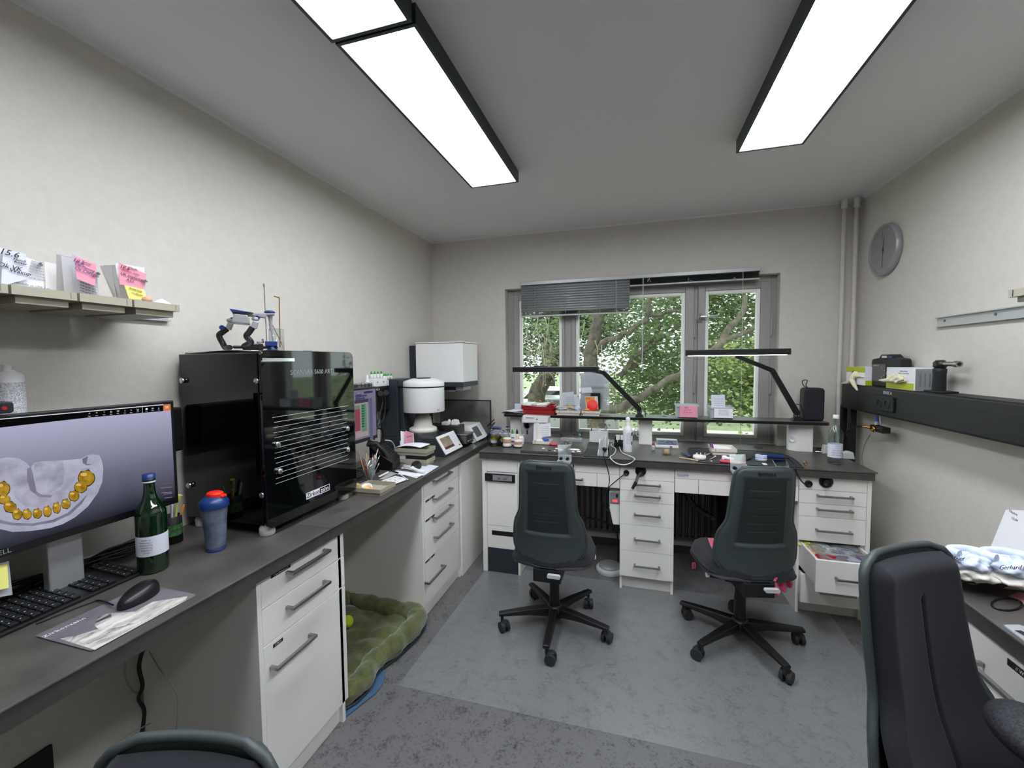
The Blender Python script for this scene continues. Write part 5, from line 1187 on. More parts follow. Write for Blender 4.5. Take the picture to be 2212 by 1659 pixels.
g = thing('firing_tray_box', 'small white box with cotton bits on the steel shelf', 'box', at(961, 938, x=-1.40)); c = at(961, 938, x=-1.42); c.y = 3.03
obj('box', MB().box((c.x-.03, c.y-.04, CZ+.171), (c.x+.03, c.y+.03, CZ+.195)), 'wplast', g, bev=.003); obj('cotton', MB().sph((c.x+.01, c.y+.02, CZ+.2), .011, 10), 'plaster', g)
g = thing('white_holder', 'white angled holder beside the small box between the furnaces', 'holder', at(975, 928, x=-1.36)); c = at(975, 930, x=-1.36)
obj('holder', MB().prism([(c.x-.02, CZ+.171), (c.x+.03, CZ+.171), (c.x+.02, CZ+.205), (c.x-.015, CZ+.21)], 3.02, 3.08, 'y'), 'wplast', g, bev=.002)
g = thing('glass_plate', 'clear plate reaching over the worktop edge between the two displays', 'plate', at(1010, 968, z=CZ))
obj('plate', quad(*[at(*p, z=CZ+.003) for p in ((1000, 971), (1021, 972), (1046, 955), (1026, 955))], t=.003), 'clear', g)
g = tag(obj('dark_rods', MB().cyl(at(1052, 921, y=3.42), at(1068, 906, y=3.42), .005).cyl(at(1054, 927, y=3.40), at(1069, 913, y=3.40), .006), 'dsteel'), 'dark metal tongs rods leaning in the corner behind the display', 'tongs')

# ---------------------------------------------------------------- window blind
bl = thing('venetian_blind', 'grey aluminium venetian blind, left part let down over the window', 'blind', (-.03, 3.52, 2.2))
obj('headrail', MB().box((-.938, 3.497, 2.198), (.888, 3.547, 2.226)), 'rail', bl, bev=.002)
def slat(x0, x1, z, tilt, mt='slat'):
    return MB().grid(lambda u, v: Vector((lerp(x0, x1, u), 3.522+(v-.5)*.0265*math.cos(tilt), z+(v-.5)*.0265*math.sin(tilt)+.002*math.sin(v*PI))), 1, 5)
first = None
for i in range(11):
    z = 2.186-i*.0204
    if first is None: first = obj('slat', slat(-.934, -.037, z, 1.05), 'slat', bl, thick=.0006)
    else:
        k = first.copy(); COL.objects.link(k); k.location = (0, 0, -i*.0204)
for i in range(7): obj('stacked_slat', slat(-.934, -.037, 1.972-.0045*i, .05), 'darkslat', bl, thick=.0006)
obj('bottom_rail', MB().box((-.938, 3.510, 1.930), (-.035, 3.535, 1.942)), 'rail', bl, bev=.002)
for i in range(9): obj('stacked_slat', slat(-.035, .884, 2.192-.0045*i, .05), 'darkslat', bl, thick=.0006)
obj('bottom_rail', MB().box((-.034, 3.510, 2.140), (.886, 3.535, 2.150)), 'rail', bl, bev=.002)
for xx in (-.81, -.55, -.27): obj('ladder_cord', MB().box((xx, 3.506, 1.94), (xx+.003, 3.508, 2.20)), 'wwire2', bl)
for u in (1404, 1490, 1586):
    p = at(u, 604, y=3.51); obj('cord_tangle', wire([p+Vector((random.uniform(-.02, .02), -.008, random.uniform(-.02, .02))) for _ in range(9)], .0014, 5), 'wwire2', bl)
obj('tilt_wand', MB().cyl((.066, 3.50, 2.2), (.064, 3.498, 1.455), .004, n=8), 'clearw', bl)
for u in (1331, 1605): a = at(u, 600, y=3.50); obj('pull_cord', MB().cyl((a.x, 3.50, 2.2), (a.x+.004, 3.50, .93 if u == 1605 else 1.0), .0012, n=6), 'wwire', bl)

# ---------------------------------------------------------------- right wall: pipes, clock, rail, duct
for i, u in enumerate((1824, 1849)):
    xx = at(u, 500, y=3.485).x+(-.004 if i == 0 else .0); g = thing('heating_pipe', ['left one of the two wall-coloured heating pipes in the right corner', 'right one of the two wall-coloured heating pipes in the right corner'][i], 'pipe', (xx, 3.485, 0))
    obj('tube', MB().cyl((xx, 3.485, 1.0 if i else .0), (xx, 3.485, ZC), .013), 'wall', g); obj('collar', MB().cyl((xx, 3.485, ZC-.065), (xx, 3.485, ZC-.001), .018), 'ceil', g)
    zj = at(u, 825 if i == 0 else 795, y=3.485).z; obj('joint', MB().cyl((xx, 3.485, zj), (xx, 3.485, zj+.022), .0175), 'wall', g)
    if i == 0: obj('joint', MB().cyl((xx, 3.485, zj+.05), (xx, 3.485, zj+.062), .0165), 'wall', g)
cc = at(1906, 540, x=XR-.03); rc = .158
ck = thing('wall_clock', 'round grey wall clock with white face near the right corner', 'clock', (XR-.02, cc.y, cc.z))
RX90 = Matrix.Rotation(-PI/2, 3, 'Y')
def disc(prof, mt, name, n=56):
    m = MB().lathe(prof, (0, 0, 0), n); m.v = [RX90 @ v + Vector((XR-.001, cc.y, cc.z)) for v in m.v]; return obj(name, m, mt, ck)
disc([(rc*.97, 0), (rc, .008), (rc*.985, .032), (rc*.95, .035), (rc*.90, .032), (rc*.89, .024)], 'gmetal', 'case'); fm = mat('clock_face_print', 'D9DAE2', .5); obj('face', MB().cyl((XR-.012, cc.y, cc.z), (XR-.0240, cc.y, cc.z), rc*.9, n=56), fm, ck)
obj('cover_glass', MB().cyl((XR-.0335, cc.y, cc.z), (XR-.0345, cc.y, cc.z), rc*.9, n=56), glass('clock_glass', 'FEFEFE', .01), ck)
xf = XR-.0246
for h in range(1, 13):
    a = math.radians(90-30*h); r_ = rc*.62
    text(str(h), .036, (xf, cc.y-r_*math.cos(a), cc.z+r_*math.sin(a)), (0, -1, 0), (0, 0, 1), 'ink', ck, 'numeral', depth=.0004)
    r_ = rc*.79; obj('mark', MB().box((xf, cc.y-r_*math.cos(a)-.003, cc.z+r_*math.sin(a)-.003), (xf+.0006, cc.y-r_*math.cos(a)+.003, cc.z+r_*math.sin(a)+.003)), 'ink', ck)
def hand(ang, L, w, k, name):
    a = math.radians(90-ang); d = Vector((0, -math.cos(a), math.sin(a))); n2 = Vector((0, -math.sin(a), -math.cos(a))); c = Vector((xf-k, cc.y, cc.z))
    q = [c-d*L*.18+n2*w, c-d*L*.18-n2*w, c+d*L-n2*w*.6, c+d*L+n2*w*.6]; obj(name, quad(*q, t=.0008), 'ink', ck)
hand(4, rc*.50, .0045, .002, 'hour_hand'); hand(182, rc*.70, .003, .004, 'minute_hand'); hand(-3, rc*.76, .0009, .006, 'second_hand'); obj('hub', MB().cyl((xf, cc.y, cc.z), (xf-.007, cc.y, cc.z), .007), 'ink', ck)
rl = thing('wall_rail', 'empty aluminium tray rail on the right wall', 'rail', (XR-.01, 2.3, 1.73))
obj('profile', MB().box((XR-.006, .2, 1.708), (XR-.001, 2.71, 1.755)).box((XR-.018, .2, 1.752), (XR-.001, 2.71, 1.757)).box((XR-.016, .2, 1.706), (XR-.001, 2.71, 1.710)), 'rail', rl)
for y in (2.655, 2.343, 1.9): obj('screw', MB().cyl((XR-.0085, y, 1.735), (XR-.006, y, 1.735), .006), 'dsteel', rl)
g = thing('work_tray', 'ivory work tray on the right wall rail, cut by the picture edge', 'tray', (1.37, 2.1, 1.735))
tz = 1.735; ye = at(2177, 655, x=1.235).y; obj('body', MB().hbox(1.25, ye-.28, 1.485, ye-.015, tz, tz+.02, .003).hbox(1.235, ye-.295, 1.493, ye, tz+.018, tz+.044, .0025, .0001), 'beige', g, bev=.0015)
obj('rim_slot', MB().box((1.2345, ye-.02, tz+.02), (1.2355, ye-.016, tz+.042)), 'ink', g)
g = tag(obj('blue_cast', MB().sph((1.33, ye-.10, tz+.028), .025, 14, (1, 1, 1)), 'lblue'), 'pale blue cast in the ivory tray on the right rail', 'dental cast')
d3 = thing('power_duct', 'long black power duct with double socket on the right wall', 'cable duct', (1.44, 1.6, 1.213)); DX = 1.38
obj('body', MB().box((DX, -.3, 1.213), (XR-.001, 3.42, 1.379)), 'duct', d3, bev=.012, seg=3)
for z in (1.335, 1.262): obj('groove', MB().box((DX-.001, -.28, z), (DX+.001, 3.39, z+.003)), 'topline', d3)
sa = at(1897, 860, x=DX); sb = at(1932, 885, x=DX)
obj('socket_frame', MB().box((DX-.012, sb.y-.005, 1.248), (DX, sa.y, 1.332)), 'blackm', d3, bev=.003)
for k in range(2):
    yy = lerp(sa.y, sb.y, .27+.46*k); obj('socket', MB().lathe([(.026, 0), (.022, .004), (.020, -.006), (0, -.006)], (DX-.0125, yy, 1.29), 24, M3=Matrix.Rotation(-PI/2, 3, 'Y')), 'black', d3); obj('pin_hole', MB().cyl((DX-.008, yy, 1.272), (DX-.010, yy, 1.272), .003), 'silver', d3)
c = at(1917, 851, x=DX-.0005); text('EVHZ A', .024, (DX-.0005, c.y, 1.352), (0, -1, 0), (0, 0, 1), 'putty', d3)
for u0, u1 in ((1816.5, 1826), (1834, 1845.5)):
    a = at((u0+u1)/2, 930, x=1.44); obj('post', MB().box((a.x-.018, a.y-.022, .0), (a.x+.018, a.y+.022, 1.216)), 'duct', d3, bev=.003)
g = thing('air_coupling', 'black air coupling block with brass fittings below the right duct', 'coupling', at(1895, 926, x=1.43))
ax_ = 1.42; a = at(1885, 917, x=ax_); b = at(1911, 937, x=ax_); 
obj('block', MB().box((ax_-.015, min(a.y, b.y), b.z), (ax_+.03, max(a.y, b.y), a.z)), 'black', g, bev=.004)
c = at(1889, 927, x=ax_-.016); obj('brass_socket', MB().lathe([(.016, 0), (.019, .006), (.015, .012), (.007, .012), (.006, .002), (0, .002)], c, 24, M3=Matrix.Rotation(-PI/2, 3, 'Y')), 'gold', g)
obj('brass_plug', MB().cyl(at(1880, 924, x=ax_-.03), at(1863, 921, x=ax_-.06), .008, .007), 'gold', g)
obj('hose', wire([at(1862, 921, x=ax_-.06), at(1848, 921, x=ax_-.06), at(1836, 928, x=ax_-.06), at(1822, 945, x=ax_-.06), at(1806, 985, x=ax_-.06)], .0055, 8), 'wire', g)
obj('blue_hose', MB().cyl(at(1894, 898, x=ax_+.01), at(1895, 914, x=ax_+.01), .0075), 'bblue', g); obj('hose_nut', MB().cyl(at(1894, 911, x=ax_+.01), at(1895, 918, x=ax_+.01), .012).cyl(at(1901, 900, x=ax_+.01), at(1902, 917, x=ax_+.01), .004), 'putty', g)
obj('cable', wire([at(1880, 938, x=XR-.004), at(1870, 955, x=XR-.004), at(1862, 985, x=XR-.004), at(1866, 1010, x=XR-.004)], .002, 6), 'wwire2', g)
# things on the right duct
ZD = 1.3795
def glovebox(y0, y1, h, label, fu, flip=1, dx=.10):
    g = thing('glove_box', label, 'box', (DX+.06, (y0+y1)/2, ZD)); x0 = DX+.012
    obj('carton', MB().box((x0, y0, ZD), (x0+dx, y1, ZD+h)), 'paper', g, bev=.001)
    return g, x0
def ycol(u, v=820, x=DX+.012): return at(u, v, x=x).y
# left one: face turned to the camera (towards the room)
y1_, y0_ = ycol(1828), ycol(1868); g, x0 = glovebox(y0_, y1_, .115, 'lime and white glove box with a glove hanging out, leftmost on the right duct', None)
obj('lime_band', MB().box((x0-.0006, y0_, ZD+.08), (x0, y1_, ZD+.115)).box((x0+.004, y0_-.0006, ZD), (x0+.09, y0_, ZD+.03)), 'lime', g)
obj('opening', MB().cyl((x0-.0012, (y0_+y1_)/2+.02, ZD+.06), (x0-.0006, (y0_+y1_)/2+.02, ZD+.06), .03), 'ink', g)
gl = [at(u, v, x=x0-.02) for u, v in ((1850, 806), (1842, 815), (1836, 822), (1820, 829))]
obj('glove', MB().tube([at(1850, 805, x=x0), at(1845, 812, x=x0-.015), at(1840, 820, x=x0-.015), at(1832, 826, x=x0-.02), at(1819, 828, x=x0-.02)], [.018, .020, .018, .012, .004], 10)
    .tube([at(1840, 820, x=x0-.018), at(1845, 831, x=x0-.025), at(1852, 843, x=x0-.03)], [.016, .012, .005], 10).tube([at(1845, 812, x=x0-.015), at(1858, 812, x=x0-.01), at(1866, 815, x=x0-.005)], [.014, .008, .003], 8), 'latex', g)
y1_, y0_ = ycol(1914, 840), ycol(1975, 845)
g, x0 = glovebox(y0_, y1_, .118, 'white and lime glove box with a crumpled glove, right one on the duct', None)
obj('lime_band', MB().box((x0-.0006, y0_+.006, ZD+.002), (x0, y1_, ZD+.036)), 'lime', g)
obj('end_print', MB().box((x0+.003, y0_-.0006, ZD+.003), (x0+.097, y0_, ZD+.112)), 'gmetal', g)
for k in range(4): obj('end_text', MB().box((x0+.02+.02*k, y0_-.0012, ZD+.02), (x0+.026+.02*k, y0_-.0006, ZD+.09)), 'inkg', g)
ym = (y0_+y1_)/2; text('Untersuchungs-', .011, (x0-.0006, ym-.03, ZD+.098), (0, 1, 0), (0, 0, -1), 'inkg', g, depth=.0002); text('handschuhe Premium', .011, (x0-.0006, ym-.03, ZD+.086), (0, 1, 0), (0, 0, -1), 'inkg', g, depth=.0002)
def lump(c, sx, sy, sz, sd, n=28):
    R2 = random.Random(sd); ph_ = [R2.uniform(0, 6) for _ in range(6)]
    def f(u, v):
        a = u*2*PI; e = (v-.5)*PI; r = 1+.10*math.sin(3*a+ph_[0]+4*e)+.08*math.sin(7*a+ph_[1]-5*e)+.06*math.sin(13*a+ph_[2]+9*e)*math.cos(e)
        return Vector(c)+Vector((sx*math.cos(a)*math.cos(e)*r, sy*math.sin(a)*math.cos(e)*r, sz*math.sin(e)*r))
    return MB().grid(f, n*2, n)
c = at(1936, 818, x=x0-.012); obj('glove', lump(c, .018, .075, .024, 3), 'latex', g); obj('glove_finger', MB().tube([at(1925, 820, x=x0-.02), at(1910, 822, x=x0-.03), at(1899, 821, x=x0-.035)], [.014, .010, .003], 8), 'latex', g)
g = thing('tool_case', 'black carrying case with handle and grey printed label on the duct', 'case', (DX+.08, 0, ZD)); a, b = ycol(1881, 820, DX+.05), ycol(1941, 820, DX+.05)
obj('shell', MB().prism([(b, ZD), (a, ZD), (a, ZD+.15), (a-.01, ZD+.165), (lerp(a, b, .28), ZD+.172), (lerp(a, b, .36), ZD+.192), (lerp(a, b, .64), ZD+.192), (lerp(a, b, .75), ZD+.172), (b+.01, ZD+.165), (b, ZD+.15)], DX+.05, DX+.11, 'x'), 'blackm', g, bev=.005)
obj('handle_hole', MB().prism(rrect(lerp(b, a, .42), ZD+.172, lerp(b, a, .60), ZD+.184, .005), DX+.0485, DX+.0500, 'x'), 'wall', g); obj('blue_latch', MB().prism(rrect(lerp(b, a, .22), ZD+.172, lerp(b, a, .36), ZD+.182, .004), DX+.0475, DX+.05, 'x'), 'blue', g)
obj('label_print', MB().box((DX+.0485, lerp(b, a, .45), ZD+.03), (DX+.05, a-.012, ZD+.135)), 'dsteel', g)
for i in range(9): R2 = random.Random(i); yy = lerp(b, a, .5+.1*math.sin(i)); zz = ZD+.035+.01*i; obj('label_dash', MB().box((DX+.0478, yy-.004, zz), (DX+.0485, yy, zz+.006)), 'putty', g)
text('ZIRKONIA SET', .010, (DX+.0478, lerp(b, a, .80), ZD+.125), (0, -1, 0), (0, 0, 1), 'putty', g, depth=.0002)
c = at(2028, 846, x=DX+.06); g = thing('gas_torch', 'black table gas torch with steel nozzle standing on the right duct', 'torch', (c.x, c.y, ZD)); H = at(2028, 778, x=DX+.06).z-ZD; c.z = ZD
obj('foot', MB().prism([(c.x-.03, c.y-.085), (c.x+.045, c.y-.06), (c.x+.045, c.y+.075), (c.x-.03, c.y+.06)], ZD, ZD+.008), 'blackm', g, bev=.003)
obj('tank', MB().lathe([(.025, .008), (.026, .02), (.0245, H*.58), (.026, H*.62), (.026, H*.72), (.022, H*.75)], c, 28), 'blackm', g)
obj('head', MB().lathe([(.020, H*.75), (.026, H*.80), (.026, H*.93), (.016, H), (0, H)], c, 24, sx=.9, sy=1.25), 'black', g)
d = Vector((.05, -1, 0)).normalized(); o0 = c+Vector((0, 0, H*.885)); obj('nozzle', MB().cyl(o0+d*.02, o0+d*.095, .011).cyl(o0+d*.095, o0+d*.118, .015), 'steel', g); obj('bore', MB().cyl(o0+d*.1181, o0+d*.1185, .009), 'ink', g)
# ---------------------------------------------------------------- bench lamps
def bench_lamp(base, elbow, wrist, hL, hR, hz, hy, th, lit, label):
    g = thing('bench_lamp', label, 'lamp', base)
    obj('clamp', MB().prism([(base.x-.03, base.z), (base.x+.03, base.z), (base.x+.022, base.z+.02), (base.x-.022, base.z+.02)], base.y-.025, base.y+.025, 'y').box((base.x-.016, base.y-.014, base.z+.02), (base.x+.016, base.y+.014, base.z+.048)), 'blackm', g, bev=.002)
    for s in (-.008, .008): obj('screw', MB().cyl((base.x+s, base.y-.016, base.z+.038), (base.x+s, base.y-.014, base.z+.038), .0035, n=10), 'chrome', g)
    piv = base+Vector((0, 0, .06))
    def arm(a, b, w):
        d = (b-a); L = d.length; x = d.normalized(); y = Vector((0, 1, 0)); y = (y-x*y.dot(x)).normalized(); z = x.cross(y)
        vs = [a+y*sy*w*.55+z*sz*w for sy in (-1, 1) for sz in (-1, 1)]+[b+y*sy*w*.55+z*sz*w*.85 for sy in (-1, 1) for sz in (-1, 1)]
        return MB().add(vs, [(0, 1, 3, 2), (4, 6, 7, 5), (0, 4, 5, 1), (2, 3, 7, 6), (0, 2, 6, 4), (1, 5, 7, 3)])
    obj('joint', MB().cyl(piv-Vector((0, .018, 0)), piv+Vector((0, .018, 0)), .016).cyl(elbow-Vector((0, .016, 0)), elbow+Vector((0, .016, 0)), .013), 'black', g)
    obj('arm', arm(piv, elbow, .019), 'blackm', g, bev=.004); obj('arm', arm(elbow, wrist, .015), 'blackm', g, bev=.004)
    hd = obj('lamp_head', MB().box((hL, hy-.028, hz), (hR, hy+.028, hz+th)), 'black', g, bev=.003)
    obj('light_strip', MB().box((hL+.02, hy-.022, hz-.003), (hR-.02, hy+.022, hz)), 'led' if lit else 'wplast', g)
    obj('head_switch', MB().cyl((hR-.04, hy, hz-.006), (hR-.04, hy, hz), .008), 'black', g)
    obj('cable', wire([piv+Vector((-.03, .0, .04)), piv+Vector((.01, .01, .055)), piv+Vector((.035, .01, .03)), base+Vector((.045, .0, .002))], .0028, 6), 'wire', g)
    return g
b1 = at(1381, 900, y=3.33); b1.z = Z1+.0005; e1 = at(1304, 805, y=3.24); w1 = at(1278, 800, y=3.08)
l1 = bench_lamp(b1, e1, w1, -.86, -.238, 1.474, 3.0, .036, False, 'black jointed bench lamp over the left workplace, switched off')
obj('top_groove', MB().box((-.85, 2.985, 1.5101), (-.25, 3.015, 1.5112)), 'silver', l1)
b2 = at(1720, 906, y=3.33); b2.z = Z1+.0005; e2 = at(1668, 800, y=3.26); w2 = at(1590, 769, y=3.12)
l2 = bench_lamp(b2, e2, w2, .325, .932, 1.578, 3.0, .038, True, 'black jointed bench lamp over the right workplace, its strip lit')
g = thing('hair_clip', 'black clip with a clear bag lying on the left bench lamp head', 'clip', (-.66, 3.0, 1.511))
obj('black_clip', MB().box((-.70, 2.985, 1.511), (-.60, 3.015, 1.520), rz=.1), 'black', g, bev=.003); obj('bag', lump((-.655, 3.0, 1.524), .03, .012, .008, 5, 12), 'clear', g)

# ---------------------------------------------------------------- on the raised shelf
def tray2(c, lx, ly, h, mt, label, grp=None, name='work_tray', rz=0):
    g = thing(name, label, 'tray', c, grp); m = MB(); x, y, z = c
    m.hbox(x-lx/2+.007, y-ly/2+.007, x+lx/2-.007, y+ly/2-.007, z, z+h*.55, .003); m.hbox(x-lx/2, y-ly/2, x+lx/2, y+ly/2, z+h*.5, z+h, .0025, .0001)
    obj('body', m, mt, g, bev=.0012); obj('rim_slot', MB().box((x-lx*.36, y-ly/2-.0008, z+h*.55), (x-lx*.36+.003, y-ly/2, z+h*.95)), 'inkg', g)
    if rz:
        R = Matrix.Rotation(rz, 4, 'Z'); g.rotation_euler = (0, 0, rz)
    return g
zs_ = Z1+.0006
xs_ = lambda u, y=3.33: at(u, 895, y=y).x
g = thing('paper_pile', 'pile of white papers and a dark sheet at the left end of the raised shelf', 'paper', (-.98, 3.38, zs_))
for k in range(5): obj('sheet', MB().grid(lambda u, v: Vector((-1.055+.015*k+u*(.20-.01*k), 3.30+.14*v, zs_+.004+.006*k+.006*math.sin(u*4+k)+.004*math.sin(v*3+k))), 10, 4), ['ink', 'paper', 'paper', 'bluepaper', 'paper'][k], g, thick=.001)
g = thing('clear_card', 'pale blue card standing behind the red trays', 'card', (-.90, 3.46, zs_)); a, b = at(1112, 883, y=3.46), at(1124, 872, y=3.46); obj('card', MB().box((a.x, 3.46, zs_), (b.x+.04, 3.463, b.z)), 'bluepaper', g)
def redtray(z, dx, label):
    g = thing('letter_tray', label, 'tray', (-.80, 3.39, z), 'red trays'); x0, x1 = xs_(1128)+dx, xs_(1195)+dx
    obj('body', MB().hbox(x0, 3.30, x1, 3.48, z, z+.036, .003), 'red', g, bev=.002); obj('grip', MB().box((x1-.001, 3.32, z+.008), (x1+.012, 3.46, z+.030), rz=0), 'red', g, bev=.002)
redtray(zs_, .012, 'lower red letter tray on the raised shelf'); redtray(zs_+.040, 0, 'upper red letter tray, papers heaped in it')
g = thing('foil_papers', 'clear sleeves and papers heaped on the upper red tray', 'paper', (-.8, 3.39, zs_+.07))
for k in range(3): obj('sheet', MB().grid(lambda u, v: Vector((xs_(1126)+.02+u*.20, 3.295+.17*v, zs_+.078+.003*k+.005*math.sin(u*5+k)-.014*max(0, .15-v)*5)), 10, 5), ['gmetal', 'paper', 'plaster'][k], g, thick=.001)
ta = tray2(((xs_(1202)+xs_(1254))/2, 3.375, zs_), xs_(1254)-xs_(1202), .15, .038, 'cream', 'cream tray with bags and job sheets, left one of two on the raised shelf', 'cream trays on the raised shelf')
tb = tray2(((xs_(1257)+xs_(1296))/2, 3.375, zs_), xs_(1296)-xs_(1257), .15, .038, 'cream', 'cream tray with a red putty disc and orange sleeve on the raised shelf', 'cream trays on the raised shelf')
def stand(label, sheets, org, y):
    g = thing('job_papers', label, 'paper', org)
    for p, mm, dy in sheets: obj('sheet', quad(*[at(u, v, y=y+dy) for u, v in p]), mm, g)
    return g
g = stand('white job sheets standing in the left cream tray on the shelf', [([(1217, 884), (1243, 884), (1239, 846), (1214, 848)], 'bluepaper', 0), ([(1236, 884), (1253, 884), (1251, 853), (1231, 851)], 'paper', .012), ([(1211, 880), (1225, 884), (1222, 852), (1211, 855)], 'paper', .018)], (-.58, 3.40, zs_+.03), 3.40)
for i in range(5): c = at(1231, 858+i*4.5, y=3.398); text('Auftrag Frau M.  Krone', .0065, c, (1, 0, 0), (0, 0, 1), 'inkg', g, depth=.0002)
obj('pin', MB().sph(at(1249, 857, y=3.40), .004, 8), 'ink', g)
g = thing('plaster_bags', 'small bags with blue and cream casts lying in the left cream tray', 'bag', (-.58, 3.36, zs_+.03))
for k, (u, v, mm) in enumerate(((1212, 884, 'lblue'), (1222, 882, 'plaster'), (1232, 880, 'stone'), (1247, 883, 'lblue'))): obj('cast', lump(at(u, v, y=3.345), .030, .03, .016 if k < 3 else .024, k, 12), mm, g)
obj('bag', lump(at(1228, 882, y=3.35), .10, .05, .026, 9, 20), 'clear', g)
g = thing('document_sleeve', 'clear punched sleeve with printed sheet leaning at the window behind the trays', 'document', (-.40, 3.46, zs_))
obj('sleeve', quad(*[at(u, v, y=3.465) for u, v in ((1253, 888), (1316, 886), (1317, 799), (1254, 806))], t=.001), 'clearw', g); obj('sheet', quad(*[at(u, v, y=3.47) for u, v in ((1254, 882), (1306, 882), (1307, 808), (1255, 810))]), 'bluepaper', g)
obj('packet', quad(*[at(u, v, y=3.455) for u, v in ((1256, 850), (1280, 848), (1277, 836), (1255, 838))]), 'paper', g)
for i in range(5): obj('punch_mark', MB().cyl(at(1310, 808+i*18, y=3.4635), at(1310, 808+i*18, y=3.4650), .003, n=8), 'ink', g)
c = at(1295, 838, y=3.462); text('GERL.DENTAL', .021, c, (1, 0, 0), (0, 0, 1), 'inkg', g, depth=.0002)
g = thing('black_case', 'small black case behind the orange sleeve on the shelf', 'case', (-.36, 3.43, zs_)); a, b = at(1276, 882, y=3.43), at(1297, 849, y=3.43); obj('case', MB().box((a.x, 3.42, zs_+.04), (b.x, 3.445, b.z)), 'black', g, bev=.003)
g = thing('order_sleeve', 'orange-topped order sleeve marked 5.26 in the second cream tray', 'envelope', (-.42, 3.39, zs_+.02))
obj('card', quad(*[at(u, v, y=3.39) for u, v in ((1266, 884), (1293, 884), (1291, 856), (1264, 857))]), 'paper', g); obj('orange_band', quad(*[at(u, v, y=3.388) for u, v in ((1266, 872), (1285, 872), (1284, 857), (1264, 858))]), 'orange', g)
c = at(1271, 861, y=3.387); text('5.26', .018, c, (1, 0, 0), (0, 0, 1), 'ink', g, depth=.0002)
c = at(1280, 876, y=3.37); g = thing('silicone_disc', 'bright red ribbed putty disc standing in the second cream tray', 'disc', c)
for k, (r, zz) in enumerate(((.044, 0), (.038, .006), (.028, .011))): obj('ring', MB().lathe([(0, 0), (r, 0), (r, .010), (0, .010)], c+Vector((0, -zz, -zz*.3)), 28, M3=Matrix.Rotation(PI/2-.25, 3, 'X')), 'redb', g, bev=.003)
g = tag(obj('orange_pad', lump(at(1268, 885, y=3.34), .022, .02, .010, 4, 10), 'orange'), 'orange foam piece in front of the red disc', 'foam')
g = tag(obj('silver_funnel', MB().lathe([(.016, 0), (.004, .03), (0, .034)], (xs_(1256), 3.325, zs_), 20), 'dsteel'), 'small grey cone standing between the two cream trays', 'cone')
def clearbox(u0, u1, vt, label, note):
    x0, x1 = at(u0, 905, y=3.32).x, at(u1, 905, y=3.32).x; h = at(u0, vt, y=3.32).z-zs_
    g = thing('clear_box', label, 'box', ((x0+x1)/2, 3.38, zs_), 'clear boxes on the raised shelf')
    obj('box', MB().hbox(x0+.006, 3.325, x1-.006, 3.455, zs_, zs_+h-.008, .003).hbox(x0, 3.315, x1, 3.465, zs_+h-.012, zs_+h, .003, .0001), 'clearw', g, bev=.001); obj('dark_foot', MB().box((x0+.012, 3.318, zs_), (x1-.012, 3.328, zs_+.004)), 'ink', g)
    return g, x0, x1, h
g, x0, x1, h = clearbox(1460, 1510, 875, 'clear plastic box with a pink 18.6 note on the raised shelf', 1)
obj('note', MB().box((x0+.025, 3.3135, zs_+.008), (x1-.012, 3.3145, zs_+h-.004)), 'pink', g)
for i, (tt, s, mm) in enumerate((('18.6', .018, 'ink'), ('OK ZTM', .012, 'red'), ('UK Standard', .012, 'red'))): text(tt, s, ((x0+x1)/2-(.012 if i == 0 else 0), 3.313, zs_+h-.018-.018*i), (1, 0, .03), (0, 0, 1), mm, g, 'handwriting', depth=.0002, shear=.3)
g, x0, x1, h = clearbox(1533, 1586, 879, 'clear plastic box with white printed slips on the raised shelf', 1)
obj('slip', MB().box((x0+.028, 3.3135, zs_+.010), (x1-.010, 3.3145, zs_+h-.012)), 'paper', g)
for i in range(4): text('Zahnersatz Auftrag', .0085, ((x0+x1)/2+.01, 3.313, zs_+h-.022-.011*i), (1, 0, 0), (0, 0, 1), 'inkg', g, depth=.0002)
g = stand('grey-printed form standing in the right clear box', [([(1537, 884), (1567, 884), (1566, 853), (1536, 853)], 'bluepaper', 0)], (.7, 3.40, zs_+.01), 3.41)
for i in range(4): c = at(1553, 862+i*4.5, y=3.409); text('Laborauftrag  Datum', .0075, c, (1, 0, 0), (0, 0, 1), 'inkg', g, depth=.0002)
g = tag(obj('shelf_clips', MB().box(tuple(at(1430, 899, y=3.40))[:2]+(zs_,), (at(1440, 899, y=3.40).x, 3.42, zs_+.008)), 'teal', bev=.002), 'tiny blue-grey clip lying on the raised shelf', 'clip')
sx0, sx1 = at(1733, 905, y=3.36).x, at(1779, 905, y=3.36).x; sh_ = at(1750, 838, y=3.36).z-zs_
g = thing('speaker', 'black rounded portable speaker with strap standing on the shelf end', 'speaker', ((sx0+sx1)/2, 3.38, zs_))
obj('body', MB().prism(rrect(sx0, zs_, sx1, zs_+sh_, .022, 6), 3.345, 3.425, 'y'), 'blackm', g, bev=.012, seg=4); obj('grille', MB().prism(rrect(sx0+.012, zs_+.012, sx1-.012, zs_+sh_-.012, .014, 6), 3.343, 3.346, 'y'), 'fabric', g)
a = Vector((sx0+.03, 3.38, zs_+sh_)); obj('strap', wire([a+Vector((.005, 0, -.005)), at(1735, 832, y=3.38), at(1734, 822, y=3.38), at(1744, 822, y=3.38), at(1741, 832, y=3.38), a+Vector((.01, 0, -.005))], .0028, 8), 'blackm', g)

